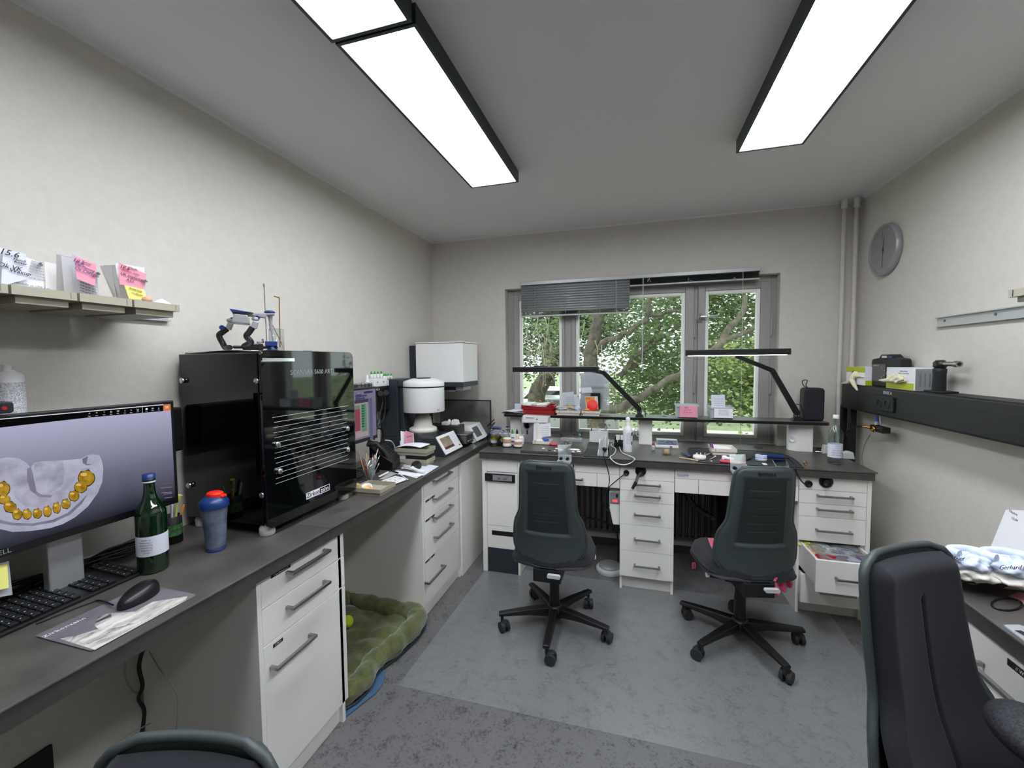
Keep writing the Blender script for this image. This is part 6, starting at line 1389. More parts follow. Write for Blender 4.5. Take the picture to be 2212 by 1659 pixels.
# ---------------------------------------------------------------- on the bench
def cast2(u, v, y, label, two):
    c = at(u, v, z=BZ); g = thing('plaster_cast', label, 'dental cast', (c.x, c.y, BZ), 'plaster casts on plates'); x, yy = c.x, c.y+.03
    obj('plate', MB().prism([(x-.035, yy-.02), (x-.02, yy-.032), (x+.025, yy-.03), (x+.036, yy), (x+.02, yy+.03), (x-.025, yy+.03)], BZ, BZ+.008), 'blackm', g)
    zz = BZ+.008
    obj('base', MB().lathe([(.032, 0), (.034, .010), (.032, .016)], (x, yy, zz), 20, sx=1, sy=.9), 'plaster', g); zz += .016
    if two: obj('band', MB().lathe([(.030, 0), (.031, .006), (.029, .008)], (x, yy, zz), 20, sy=.9), 'plaster', g); zz += .008
    obj('body', MB().lathe([(.030, 0), (.032, .012), (.031, .022 if not two else .030)], (x, yy, zz), 20, sy=.9), 'gum', g); zz += .022 if not two else .030
    obj('top', MB().lathe([(.029, 0), (.030, .005), (.026, .010), (0, .010)], (x, yy, zz), 20, sy=.9), 'plaster', g); return g
cast2(1093, 967, 0, 'taller salmon and white plaster cast at the left end of the bench', True); cast2(1117, 968, 0, 'shorter salmon and white plaster cast beside the tall one', False)
def bx(name, label, cat, u0, u1, vb, vt, y, d, mt, bev=.002, z0=BZ, part='body'):
    x0, x1 = at(u0, vb, y=y).x, at(u1, vb, y=y).x; z1 = at((u0+u1)/2, vt, y=y).z; g = thing(name, label, cat, ((x0+x1)/2, y+d/2, z0)); obj(part, MB().box((x0, y, z0), (x1, y+d, z1)), mt, g, bev=bev); return g, x0, x1, z1
g, x0, x1, z1 = bx('glove_box', 'lime and white carton behind the bench articulator', 'box', 1060, 1099, 955, 938, 3.12, .08, 'paper'); obj('lime_band', MB().box((x0, 3.119, BZ+.03), (x1, 3.12, BZ+.062)), 'lime', g)
g = thing('paper_roll_box', 'grey card with papers leaning on the lime carton', 'paper', (-1.0, 3.2, BZ+.07)); obj('card', quad(*[at(u, v, y=3.20) for u, v in ((1060, 936), (1102, 936), (1092, 928), (1076, 927))], t=.01), 'gmetal', g)
g, x0, x1, z1 = bx('medicine_box', 'small white box with pink print beside the carton', 'box', 1101, 1115, 958, 939, 3.11, .05, 'paper'); obj('pink_print', MB().box((x0+.008, 3.1092, BZ+.02), (x1-.006, 3.1098, BZ+.033)), 'purple', g); obj('mark', MB().box((x0+.014, 3.1092, BZ+.052), (x1-.016, 3.1098, BZ+.062)), 'inkg', g)
g, x0, x1, z1 = bx('small_carton', 'thin white and yellow carton next to the medicine box', 'box', 1116, 1120, 957, 939, 3.13, .05, 'plaster'); obj('yellow_stripe', MB().box((x0+.004, 3.1292, BZ+.005), (x0+.012, 3.1298, z1-.005)), 'yellow', g)
c = at(1126, 956, z=BZ); c.y = 3.17; g = thing('plaster_jar', 'white jar with wooden sticks across its top', 'jar', (c.x, c.y, BZ)); c.x = at(1126, 950, y=3.17).x
obj('jar', MB().lathe([(.022, BZ), (.024, BZ+.02), (.024, BZ+.05), (.018, BZ+.062), (0, BZ+.064)], (c.x, c.y, 0), 20), 'wplast', g); obj('stick', MB().cyl((c.x-.03, c.y, BZ+.058), (c.x+.03, c.y-.01, BZ+.078), .005), 'wood', g)
for u, mm, ll in ((1107, 'green', 'small dropper bottle with a green pointed cap behind the medicine box'), (1117, 'black', 'small dropper bottle with a black pointed cap behind the cartons')):
    x = at(u, 940, y=3.20).x; dropper(Vector((x, 3.20, BZ)), at(u, 927, y=3.20).z-BZ, .013, 0, ll, None, 'wplast', mm)
# gauge unit with white lid box on it
gx0, gx1 = at(1130, 945, y=3.24).x, at(1166, 945, y=3.24).x
g = thing('pressure_unit', 'grey metal box with round gauge and black lever under the raised shelf', 'device', ((gx0+gx1)/2, 3.3, BZ)); zt_ = at(1148, 913, y=3.24).z
obj('body', MB().box((gx0, 3.24, BZ+.004), (gx1, 3.34, zt_)), 'gmetal', g, bev=.004); obj('rim', MB().box((gx0-.004, 3.235, BZ), (gx1+.004, 3.345, BZ+.006)), 'silver', g)
gc_ = at(1138.5, 920, y=3.239); RX_ = Matrix.Rotation(PI/2, 3, 'X')
obj('gauge', MB().lathe([(.021, 0), (.022, .008), (.018, .010), (.0175, .006)], gc_, 28, M3=RX_), 'black', g); obj('gauge_face', MB().lathe([(0, .006), (.0178, .006)], gc_, 28, M3=RX_), 'putty', g); obj('needle', quad(gc_+Vector((-.008, -.0075, .006)), gc_+Vector((.010, -.0075, -.005)), gc_+Vector((.011, -.0075, -.004)), gc_+Vector((-.007, -.0075, .008))), 'ink', g)
a = at(1139, 929, y=3.238); b = at(1139, 938, y=3.238); obj('lever', MB().prism(rrect(a.x-.004, b.z, a.x+.004, a.z, .0035), 3.230, 3.240, 'y'), 'black', g)
g = thing('thermo_box', 'white flat device case lying tilted on the grey gauge box', 'device', (-.80, 3.25, zt_)); x0, x1 = at(1128, 905, y=3.22).x, at(1186, 905, y=3.22).x; 
Mt = Matrix.Rotation(.04, 4, 'Y'); m_ = MB().prism([(x0, zt_+.002), (x1-.006, zt_+.006), (x1, zt_+.055), (x0+.008, zt_+.062)], 3.20, 3.285, 'y'); obj('case', m_, 'wplast', g, bev=.006, seg=3)
obj('window', MB().box((x0+.035, 3.199, zt_+.040), (x0+.10, 3.2, zt_+.047)), 'gmetal', g); obj('button', MB().box((x0+.12, 3.199, zt_+.028), (x0+.131, 3.2, zt_+.038)), 'inkg', g)
# tray with papers at the bench left
tr1 = tray2((-.672, 3.155, BZ), .135, .13, .042, 'cream', 'cream tray with white job sheets on the left half of the bench', None)
g = stand('fan of white job sheets standing in the bench tray', [([(1152, 952), (1160, 951), (1159, 914), (1153, 915)], 'paper', 0), ([(1160, 952), (1172, 946), (1165, 914), (1157, 914)], 'plaster', .01), ([(1162, 945), (1190, 942), (1189, 914), (1160, 916)], 'paper', .018)], (-.67, 3.17, BZ+.02), 3.15)
for i in range(5): c = at(1178, 922+i*4.2, y=3.167); text('Patient  Arzt  Datum', .0062, c, (1, 0, .05), (0, 0, 1), 'inkg', g, depth=.0002)
g = thing('blue_foil', 'blue and white wrappers in the bench tray', 'wrapper', (-.65, 3.17, BZ+.02)); obj('foil', lump(at(1177, 950, y=3.16), .03, .03, .012, 6, 12), 'bblue', g); obj('wrapper', lump(at(1166, 952, y=3.13), .03, .02, .012, 7, 12), 'plaster', g)
# dark work board with bits
g = thing('work_board', 'dark work board with small parts at the left workplace', 'board', (-.55, 2.99, BZ))
wb = [at(*p, z=BZ) for p in ((1126, 976), (1258, 983), (1268, 963), (1150, 957))]
obj('board', MB().prism([(wb[0].x, 2.862), (wb[1].x, 2.862), (wb[2].x-.02, 3.12), (wb[3].x-.04, 3.12)], BZ+.001, BZ+.017), 'top', g, bev=.001)
zb = BZ+.0176
o = tag(obj('pink_wax', lump(at(1197, 962, z=zb)+Vector((0, 0, .008)), .04, .014, .009, 8, 14), mat('pink_wax', 'E0405C', .35)), 'bright pink wax strip on the dark board', 'wax')
o = tag(obj('white_powder_patch', MB().lathe([(0, .004), (.035, .003), (.04, 0)], at(1240, 971, z=zb), 24, sy=.6), 'plaster'), 'flat white plaster patch on the right of the dark board', 'plaster patch')
R = random.Random(9)
for i, (u, v) in enumerate(((1174, 971), (1187, 973), (1198, 976), (1210, 973), (1224, 977), (1238, 978), (1250, 977), (1218, 960), (1232, 962), (1203, 971))):
    tag(obj('metal_part' if i % 2 else 'plaster_crumb', lump(at(u, v, z=zb)+Vector((0, 0, .005)), R.uniform(.008, .016), .009, .006, i, 8), ['plaster', 'dsteel', 'putty'][i % 3]), ['white plaster crumb', 'dark metal piece', 'light grey bit', 'second white crumb, dark-shadowed', 'dark piece at the front middle', 'light grey bit at the front right', 'white crumb at the front right corner', 'dark piece behind the rings', 'light grey bit near the white patch', 'white crumb in front of the pink wax'][i]+' on the dark work board', 'part', 'small parts on the dark board')
g = thing('ring_stand', 'clear ring stands and wires on the dark board', 'ring', at(1222, 962, z=zb)); 
for u, v in ((1223, 959), (1232, 963), (1214, 963)): c = at(u, v, z=zb); c.z += .014; obj('ring', MB().tube([c+Vector((.013*math.cos(t), 0, .013*math.sin(t))) for t in [2*PI*i/16 for i in range(16)]], .0022, 6, closed=True), 'chrome' if u != 1214 else 'clearw', g)
# acrylic shield clamped at the bench edge, left and right
def shield(u0, u1, vt, vb, label):
    yA = BY-.012; g = thing('splash_shield', label, 'shield', ((at(u0, vb, y=yA).x+at(u1, vb, y=yA).x)/2, yA, .86)); a, b = at(u0, vb, y=yA), at(u1, vb, y=yA); c, d = at(u1-2, vt, y=yA+.12), at(u0-2, vt, y=yA+.12)
    obj('acrylic', quad(Vector((a.x, yA, BZ+.01)), Vector((b.x, yA, BZ+.01)), c, d, t=.003), 'clear', g, bev=.001)
    obj('bracket', MB().box((a.x-.0, yA-.06, BZ-.035), (b.x+.004, yA-.002, BZ-.02)).box((a.x, yA-.008, BZ-.035), (b.x+.004, yA-.002, BZ+.012)), 'clearw', g, bev=.002)
    for t in (.25, .75): x = lerp(a.x, b.x, t); obj('knob', MB().cyl((x, yA-.012, BZ-.012), (x, yA-.03, BZ-.012), .011), 'black', g)
    return g
shield(1206, 1234, 961, 990, 'clear splash shield clamped to the bench edge behind the left chair'); shield(1577, 1612, 982, 1012, 'clear splash shield clamped to the bench edge behind the right chair')
g = thing('bench_hook', 'white and black hook hanging under the bench edge by the left chair', 'hook', (-.44, 2.84, .80)); obj('hook', wire([at(1233, 1004, y=GY-.01), at(1236, 1012, y=GY-.02), at(1239, 1008, y=GY-.02), at(1238, 1003, y=GY-.01)], .003), 'black', g); obj('strip', MB().cyl(at(1236, 1003, y=GY-.012), at(1234, 1014, y=GY-.012), .006), 'wplast', g)
# rubber mats
def mat2(pts, label, z=BZ+.0004):
    P = [at(u, v, z=BZ+.002) for u, v in pts]; seg = []
    for i in range(len(P)):
        p0, p1, p2, p3 = [P[(i+k) % len(P)] for k in (-1, 0, 1, 2)]
        for k in range(4): t = k/4; q = .5*((2*p1)+(-p0+p2)*t+(2*p0-5*p1+4*p2-p3)*t*t+(-p0+3*p1-3*p2+p3)*t**3); seg.append((q.x, max(q.y, BY+.006)))
    g = thing('rubber_mat', label, 'mat', (P[0].x, P[0].y, z)); obj('mat', MB().prism(seg, z, z+.002), 'rubber', g); obj('rim', MB().tube([Vector((x, y, z+.003)) for x, y in seg], .0022, 6, closed=True), 'blackm', g); return g
mat2([(1262, 988), (1305, 989), (1320, 984), (1332, 970), (1334, 962), (1318, 956), (1275, 955), (1268, 970)], 'black rubber mat under the handpiece holder')
mat2([(1486, 973), (1498, 968), (1545, 970), (1640, 975), (1700, 984), (1733, 1008), (1724, 1013), (1620, 1008), (1530, 1001), (1500, 993)], 'large black rubber mat at the right workplace')
# bur holder, tissue bin, handpiece holder
g = thing('bur_stand', 'clear stand full of small rotary tools at the back of the bench', 'bur stand', at(1234, 954, z=BZ)); x0, x1 = at(1211, 950, y=3.36).x, at(1258, 950, y=3.36).x
obj('block', MB().box((x0, 3.34, BZ), (x1, 3.40, BZ+.028)), 'clearw', g, bev=.002); R = random.Random(21); 
for i in range(16):
    x = lerp(x0+.008, x1-.008, i/15); y = 3.35+.04*(i % 2); h = R.uniform(.045, .072); b_ = obj('bur', MB().cyl((x, y, BZ+.01), (x, y, BZ+h), .0014, n=6).cyl((x, y, BZ+h), (x, y, BZ+h+R.uniform(.004, .012)), R.choice([.003, .006, .008]), n=10), R.choice(['chrome', 'dsteel', 'black', 'chrome']) if i != 14 else 'teal', g)
g = thing('tissue_bin', 'white open box with folded tissues at the back of the bench', 'box', at(1290, 950, z=BZ)); x0, x1 = at(1273, 945, y=3.35).x, at(1312, 945, y=3.35).x; h = at(1290, 932, y=3.35).z-BZ
obj('box', MB().hbox(x0, 3.36, x1, 3.46, BZ, BZ+h, .004), 'wplast', g, bev=.002); obj('divider', quad(Vector((x1-.03, 3.38, BZ+.02)), Vector((x1-.005, 3.38, BZ+.02)), Vector((x1-.004, 3.38, BZ+h+.045)), Vector((x1-.02, 3.38, BZ+h+.045)), t=.01), mat('lilac_card', 'B9BBDC', .6), g)
obj('tissue', MB().prism([(x0+.05, BZ+h-.02), (x0+.09, BZ+h-.02), (x0+.062, BZ+h+.022), (x0+.046, BZ+h+.012)], 3.39, 3.43, 'y'), 'paper', g); obj('marker', MB().cyl((x0+.01, 3.38, BZ+h-.01), (x0+.016, 3.38, BZ+h+.02), .004), 'black', g)
g = thing('handpiece_stand', 'pale grey sloped stand carrying a handpiece on the rubber mat', 'stand', (-.21, 2.93, BZ+.003)); x0, x1 = at(1293, 980, z=BZ).x, at(1314, 980, z=BZ).x; zz = BZ+.003
obj('wedge', MB().prism([(2.875, zz), (3.06, zz), (3.06, zz+.075), (2.94, zz+.045)], x0, x1, 'x'), 'gmetal', g, bev=.003); 
for sx in (x0, x1-.004): obj('cheek', MB().prism([(2.87, zz), (3.065, zz), (3.065, zz+.085), (2.87, zz+.012)], sx, sx+.004, 'x'), 'wplast', g)
hp_ = thing('handpiece', 'grey cylindrical handpiece resting in the stand, cable hanging over the edge', 'handpiece', (-.21, 2.97, BZ+.09)); a, b = at(1306, 970, y=2.90), at(1307, 946, y=3.02)
obj('body', MB().cyl(a, lerp(a, b, .75), .0155, .0155).cyl(lerp(a, b, .75), b, .0155, .012), 'silver', hp_); obj('cap', MB().cyl(a-(b-a).normalized()*.012, a, .011, .016), 'black', hp_)
q = [a-(b-a).normalized()*.012]+[at(u, v, y=yy) for u, v, yy in ((1304, 985, BY-.01), (1310, 1005, BY-.02), (1316, 1030, BY-.02), (1314, 1052, BY-.01), (1302, 1070, GY-.01), (1303, 1088, GY+.05), (1312, 1103, GY+.05), (1318, 1096, GY+.05), (1309, 1080, GY+.0), (1309, 1065, BY-.0), (1316, 1052, BY-.01), (1332, 1038, BY-.0), (1350, 1023, GY-.008))]
obj('cable', wire(q, .0032, 8), 'wire', hp_)
# alcohol spray bottle
c = at(1356, 977, z=BZ); c.y += .03; c = Vector((at(1356, 970, y=c.y).x, c.y, BZ)); H = at(1356, 901, y=c.y).z-BZ; r = .0325
g = thing('spray_bottle', 'tall white disinfectant bottle with dome cap in the middle of the bench', 'bottle', c)
obj('body', MB().lathe([(r*.96, 0), (r, .006), (r, H*.62), (r*.92, H*.68), (r*.5, H*.75), (r*.45, H*.78)], c, 32), 'wplast', g); obj('cap', MB().lathe([(r*.52, H*.76), (r*.52, H*.84), (r*.44, H*.86), (r*.5, H*.88), (r*.46, H*.97), (r*.2, H), (0, H)], c, 24), 'wplast', g)
obj('label_print', MB().lathe([(r+.0004, H*.18), (r+.0004, H*.58)], c, 32), 'paper', g)
for i in range(10): 
    aa = -PI/2+.3; p = c+Vector(((r+.0008)*math.cos(aa), (r+.0008)*math.sin(aa), H*(.55-.033*i))); text('Haende  Flaechen' if i else 'Desinfektion', .0055, p, (-math.sin(aa), math.cos(aa), 0), (0, 0, 1), 'inkg', g, depth=.0002)
for zz in (.26, .52): aa = -PI/2+1.0; p = c+Vector((r*math.cos(aa), r*math.sin(aa), H*zz)); d = Vector((-math.sin(aa), math.cos(aa), 0)); n2 = Vector((math.cos(aa), math.sin(aa), 0))*.0012; obj('mark', quad(p+n2-d*.006-Vector((0, 0, .012)), p+n2+d*.005-Vector((0, 0, .012)), p+n2+d*.005+Vector((0, 0, .012)), p+n2-d*.006+Vector((0, 0, .012))), 'ink', g)
g = thing('power_strip', 'black socket block with white plugs behind the white bottle', 'socket', at(1335, 962, z=BZ)); x0, x1 = at(1327, 960, y=3.24).x, at(1350, 960, y=3.24).x
obj('block', MB().prism([(3.22, BZ), (3.34, BZ), (3.34, BZ+.07), (3.28, BZ+.07), (3.22, BZ+.035)], x0, x1, 'x'), 'black', g, bev=.003); obj('plug', MB().box((x0+.012, 3.235, BZ+.05), (x0+.04, 3.27, BZ+.085)).box((x0+.045, 3.235, BZ+.05), (x0+.07, 3.27, BZ+.085)), 'wplast', g, bev=.003)
g = thing('white_cable', 'white cable looping over the front edge of the bench', 'cable', at(1340, 990, z=BZ))
q = [at(u, v, y=yy) for u, v, yy in ((1337, 950, 3.22), (1334, 952, 3.18)) ]+[at(u, v, z=BZ+.005) for u, v in ((1337, 962), (1342, 976), (1352, 982))]+[at(u, v, y=BY-.006) for u, v in ((1370, 990), (1367, 997), (1355, 1003), (1344, 1004), (1330, 1000))]+[at(u, v, z=BZ+.005) for u, v in ((1318, 988), (1326, 981), (1330, 970), (1320, 962), (1326, 957))]
obj('cable', wire(q, .0036, 8), 'wwire', g)
g = thing('silver_tangle', 'clear tubing and foil hanging beside the middle pillar', 'tubing', at(1375, 935, y=3.33)); obj('tubing', wire([at(u, v, y=3.335) for u, v in ((1368, 940), (1372, 926), (1377, 930), (1374, 938), (1380, 942), (1378, 920), (1381, 905))], .004, 6), 'clearw', g)
# dropper, black box, cup on the right part
c = at(1411, 974, z=BZ); c.x = at(1411, 970, y=c.y).x; g = thing('adhesive_bottle', 'tiny clear bottle with dark red cap beside the middle pillar', 'bottle', c)
obj('body', MB().lathe([(0, 0), (.013, 0), (.013, .03), (.010, .033)], c, 20), 'clearw', g); obj('collar', MB().cyl(c+Vector((0, 0, .032)), c+Vector((0, 0, .042)), .011), 'wplast', g); obj('cap', MB().lathe([(.009, .042), (.007, .058), (0, .060)], c, 16), mat('dark_red_cap', '7A1430', .4), g)
g = thing('instrument_case', 'silver case with smoked lid and printed label behind the wax cup', 'case', at(1440, 970, z=BZ)); x0, x1 = at(1416, 968, y=3.26).x, at(1466, 968, y=3.26).x
obj('base', MB().box((x0, 3.26, BZ), (x1, 3.36, BZ+.022)), 'wplast', g, bev=.004); obj('lid', MB().prism([(3.262, BZ+.022), (3.36, BZ+.022), (3.36, BZ+.055), (3.30, BZ+.052)], x0+.008, x1-.004, 'x'), 'silver', g, bev=.002); obj('window', quad(Vector((x0+.02, 3.266, BZ+.027)), Vector((x1-.014, 3.266, BZ+.027)), Vector((x1-.014, 3.293, BZ+.050)), Vector((x0+.02, 3.293, BZ+.050)), t=.002), mat('dark_label', '2A3040', .2, col2='8A92A8', scale=60), g); obj('latch', MB().box((x1-.06, 3.256, BZ+.008), (x1-.045, 3.26, BZ+.016)), 'dsteel', g)
c = at(1440, 984, z=BZ); c.y += .03; c.x = at(1440, 975, y=c.y).x; g = thing('wax_cup', 'hexagonal clear cup with yellow wax inside', 'cup', c)
obj('cup', MB().lathe([(.032, 0), (.034, .004), (.026, .040)], c, 6, smooth=False), 'clear', g); obj('wax', MB().lathe([(0, .004), (.018, .005), (.017, .034), (0, .036)], c, 14), 'stone', g)
tray2((.588, 3.16, BZ+.0035), .155, .16, .045, 'cream', 'cream tray with white sheet at the right workplace', None)
g = thing('folded_sheet', 'white folded sheet lying in the right bench tray', 'paper', (.59, 3.16, BZ+.02)); obj('sheet', quad(Vector((.53, 3.11, BZ+.02)), Vector((.65, 3.10, BZ+.02)), Vector((.63, 3.17, BZ+.045)), Vector((.535, 3.20, BZ+.05)), t=.003), 'paper', g); g = tag(obj('purple_clip', MB().cyl(at(1540, 972, y=3.12), at(1536, 958, y=3.14), .008, .011), 'purple'), 'purple clothespin-like clip on the right bench tray', 'clip')
c = at(1512, 992, z=BZ+.004); g = thing('firing_disc', 'cream round firing disc with pins on the right mat', 'disc', c); obj('disc', MB().lathe([(.038, 0), (.040, .004), (.039, .020), (0, .021)], c+Vector((0, .02, 0)), 32), 'plaster', g)
for dx, dy in ((-.02, .0), (-.012, .01), (.008, .012)): obj('pin', MB().cyl(c+Vector((dx, .02+dy, .02)), c+Vector((dx, .02+dy, .036)), .0025, n=8), 'plaster', g)
g = tag(obj('cream_spatula', MB().cyl(at(1467, 988, z=BZ+.006), at(1508, 995, z=BZ+.008), .003, .0045), 'wood'), 'cream-handled spatula lying left of the firing disc', 'tool')
g = tag(obj('navy_brush', MB().cyl(at(1474, 979, z=BZ+.010), at(1492, 987, z=BZ+.008), .004, .008).cyl(at(1472, 978, z=BZ+.010), at(1476, 980, z=BZ+.010), .004), 'blue'), 'short dark blue brush lying at the corner of the right mat', 'brush')
g = tag(obj('steel_probe', MB().cyl(at(1455, 983, z=BZ+.003), at(1465, 981, z=BZ+.003), .0018), 'chrome'), 'short steel bit lying right of the wax cup', 'tool')
g = thing('impression_tray', 'clear impression with two teeth on red wax, by the right shield', 'impression', at(1570, 990, z=BZ)); obj('red_strip', quad(*[at(u, v, z=BZ+.008) for u, v in ((1554, 998), (1610, 1004), (1612, 999), (1556, 993))], t=.005), mat('red_wax', 'C22B3B', .4), g); obj('putty', lump(at(1573, 991, z=BZ+.016), .035, .02, .012, 15, 16), 'bluepaper', g); obj('ridge', lump(at(1565, 987, z=BZ+.022), .018, .014, .008, 16, 12), 'paper', g)
tag(obj('white_ball_pin', MB().sph(at(1545, 986, z=BZ+.012), .006, 10).cyl(at(1545, 986, z=BZ+.012), at(1534, 992, z=BZ+.006), .0015), 'wplast'), 'white ball-headed pin lying on the right mat', 'pin'); tag(obj('white_dot', MB().sph(at(1537, 996, z=BZ+.006), .005, 8, (1.3, 1, .6)), 'plaster'), 'small white crumb near the front of the right mat', 'crumb'); 
g = tag(obj('white_sprue', MB().tube([at(1508, 983, z=BZ+.008), at(1522, 984, z=BZ+.016), at(1534, 979, z=BZ+.012)], .0018, 6).tube([at(1522, 984, z=BZ+.014), at(1523, 978, z=BZ+.014)], .0015, 6), 'wplast'), 'branched white casting sprue behind the firing disc', 'sprue')
def hexblk(c, s, h, mt, g, name): obj(name, MB().lathe([(.9*s, 0), (s, h*.25), (.86*s, h*.48), (s, h*.55), (.95*s, h), (0, h)], c, 9, sy=.75, smooth=False), mt, g)
c = at(1646, 996, z=BZ+.0035); c.y += .02; g = thing('blue_stone_cast', 'pale blue two-part stone cast on the right mat', 'dental cast', c); hexblk(c, .036, .036, 'lblue', g, 'cast')
g = thing('blue_handpiece', 'dark blue handpiece lying across the right mat, cable to the port', 'handpiece', at(1665, 985, z=BZ)); a, b = at(1643, 984, z=BZ+.035), at(1693, 988, z=BZ+.022)
obj('body', MB().cyl(a, lerp(a, b, .25), .009, .014).cyl(lerp(a, b, .25), b, .0145, .012), 'blue', g); obj('nose', MB().cyl(a-(b-a)*.16, a, .004, .008), 'chrome', g)
obj('cable', wire([b]+[at(u, v, z=BZ+.008) for u, v in ((1705, 991), (1716, 1002))]+[at(u, v, y=BY-.012) for u, v in ((1717, 1010), (1722, 1023), (1732, 1040))]+[at(1744, 1050, y=GY-.004)], .0035, 8), 'wire', g)
g = tag(obj('black_scaler', MB().cyl(at(1610, 993, z=BZ+.010), at(1622, 989, z=BZ+.010), .006).cyl(at(1622, 989, z=BZ+.010), at(1640, 983, z=BZ+.012), .0022), 'dsteel'), 'black and steel hand instrument pointing at the blue cast', 'tool')
q = [at(*p, z=BZ+.006) for p in ((1676, 1009), (1705, 1010), (1698, 995), (1668, 994))]; g = thing('phone', 'black smartphone lying face up on the right mat', 'phone', q[0]); obj('body', quad(*[p+Vector((0, 0, -.002)) for p in q], t=.007), 'silver', g, bev=.002); cc_ = sum(q, Vector())/4; obj('screen', quad(*[cc_+(p-cc_)*.92+Vector((0, 0, .0053)) for p in q], t=.0005), 'gloss', g)
tag(obj('steel_ring', MB().tube([at(1740, 1001, z=BZ+.012)+Vector((.009*math.cos(t), 0, .010*math.sin(t))) for t in [2*PI*i/16 for i in range(16)]], .003, 6, closed=True), 'gold'), 'small ring bit standing near the front right of the bench', 'ring')
tag(obj('white_eraser', MB().box(tuple(at(1649, 1005, z=BZ+.004)), tuple(at(1655, 1003, z=BZ+.004)+Vector((0, .006, .006)))), 'wplast', bev=.002), 'tiny white block at the front edge of the right mat', 'block')
tag(obj('cable_port', MB().cyl(at(1638, 967, z=BZ+.0003), at(1638, 967, z=BZ+.0003)+Vector((0, 0, .0012)), .030), 'black'), 'round black cable outlet at the back right of the bench', 'cable outlet'); tag(obj('cable_port', MB().cyl(at(1319, 957, z=BZ+.0003), at(1319, 957, z=BZ+.0003)+Vector((0, 0, .0012)), .026), 'black'), 'round black cable outlet near the white tissue box', 'cable outlet')
# water bottle, keys, grey things right
c = at(1803, 1004, z=BZ); c.y += .035; c.x = at(1803, 1000, y=c.y).x; H = at(1803, 896, y=c.y).z-BZ; r = .0375
g = thing('water_bottle', 'clear glass water bottle with white cap at the bench right end', 'bottle', c)
obj('glass', MB().lathe([(0, .002), (.86*r, .002), (r, H*.03), (r, H*.60), (r*.96, H*.66), (r*.62, H*.74), (r*.40, H*.80), (r*.36, H*.93)], c, 36), 'gclear', g); obj('label_band', MB().lathe([(r+.0006, H*.14), (r+.0006, H*.41)], c, 36), 'bluepaper', g)
obj('cap', MB().lathe([(r*.40, H*.925), (r*.42, H*.93), (r*.40, H), (0, H)], c, 24), 'wplast', g)
for i in range(5): aa = -PI/2-.1; p = c+Vector(((r+.001)*math.cos(aa), (r+.001)*math.sin(aa), H*(.38-.045*i))); text(['Quelle', 'naturelle', 'Mineralwasser', 'ohne Kohlensaeure', 'Fuellmenge 0,5 l'][i], .0075, p, (-math.sin(aa), math.cos(aa), 0), (0, 0, 1), ['inkg', 'teal', 'inkg', 'inkg', 'inkg'][i], g, depth=.0002)
g = thing('key_bunch', 'bunch of keys with black tags behind the right pillar', 'keys', at(1768, 975, z=BZ)); R = random.Random(2)
for i in range(6): c = at(1762+i*4.5, 972+R.uniform(-3, 4), z=BZ+.012); obj('key', MB().cyl(c, c+Vector((.03*R.uniform(.3, 1), .02*R.uniform(-1, 1), .004)), .005, .003, 8), ['chrome', 'black', 'gold', 'chrome', 'black', 'gold'][i], g)
g = thing('white_adapter', 'white sloped dock behind the water bottle', 'dock', at(1785, 980, z=BZ)); c = at(1784, 982, z=BZ); obj('dock', MB().prism([(c.x-.01, BZ), (c.x+.05, BZ), (c.x+.04, BZ+.06), (c.x+.0, BZ+.06)], c.y+.02, c.y+.06, 'y'), 'putty', g, bev=.004)
c = at(1830, 992, z=BZ); g = thing('grey_charger', 'small grey wedge-shaped charger right of the water bottle', 'charger', c); obj('wedge', MB().prism([(c.x-.045, BZ), (c.x+.045, BZ), (c.x+.035, BZ+.045), (c.x+.01, BZ+.048), (c.x-.035, BZ+.035)], c.y, c.y+.05, 'y'), 'putty', g, bev=.006, seg=3)

# ---------------------------------------------------------------- under the bench
def under(u0, u1, v0, v1, y, label, kind):
    a, b = at(u0, v0, y=y), at(u1, v1, y=y); g = thing('control_unit', label, 'control unit', ((a.x+b.x)/2, y, b.z)); w = b.x-a.x; h = a.z-b.z
    obj('housing', MB().prism([(a.x, a.z), (b.x, a.z+.005), (b.x, b.z), (a.x+.025, b.z), (a.x, b.z+h*.5)], y, y+.12, 'y'), 'wplast', g, bev=.008, seg=3); return g, a, b, w, h
g, a, b, w, h = under(1316, 1339, 1060, 1135, 2.90, 'white hand-tool controller with red lit digits under the bench', 0)
obj('panel', MB().box((a.x+.006, 2.898, a.z-h*.38), (b.x-.004, 2.8995, a.z-h*.04)), 'gmetal', g); obj('display', MB().box((a.x+.022, 2.897, a.z-h*.32), (b.x-.016, 2.898, a.z-h*.25)), emis('red_led', 'FF5A55', 1.1), g); obj('switch', MB().box((b.x-.026, 2.895, a.z-h*.18), (b.x-.014, 2.898, a.z-h*.08)), 'black', g, bev=.001)
for k in range(4): obj('button', MB().cyl((a.x+.012+.02*k, 2.896, a.z-h*.35), (a.x+.012+.02*k, 2.8985, a.z-h*.35), .004, n=10), 'dsteel', g)
g, a, b, w, h = under(1686, 1714, 1093, 1172, 2.92, 'grey and white motor controller with round dial under the bench right', 1)
obj('panel', MB().prism(rrect(a.x+.018, a.z-h*.62, b.x-.012, a.z-h*.05, .012), 2.917, 2.9195, 'y'), 'navy', g); obj('dial', MB().cyl((lerp(a.x, b.x, .55), 2.908, a.z-h*.17), (lerp(a.x, b.x, .55), 2.917, a.z-h*.17), .022), 'dsteel', g)
for k in range(3): obj('button', MB().cyl((lerp(a.x, b.x, .42), 2.912, a.z-h*(.34+.1*k)), (lerp(a.x, b.x, .42), 2.917, a.z-h*(.34+.1*k)), .008, n=12), 'putty', g)
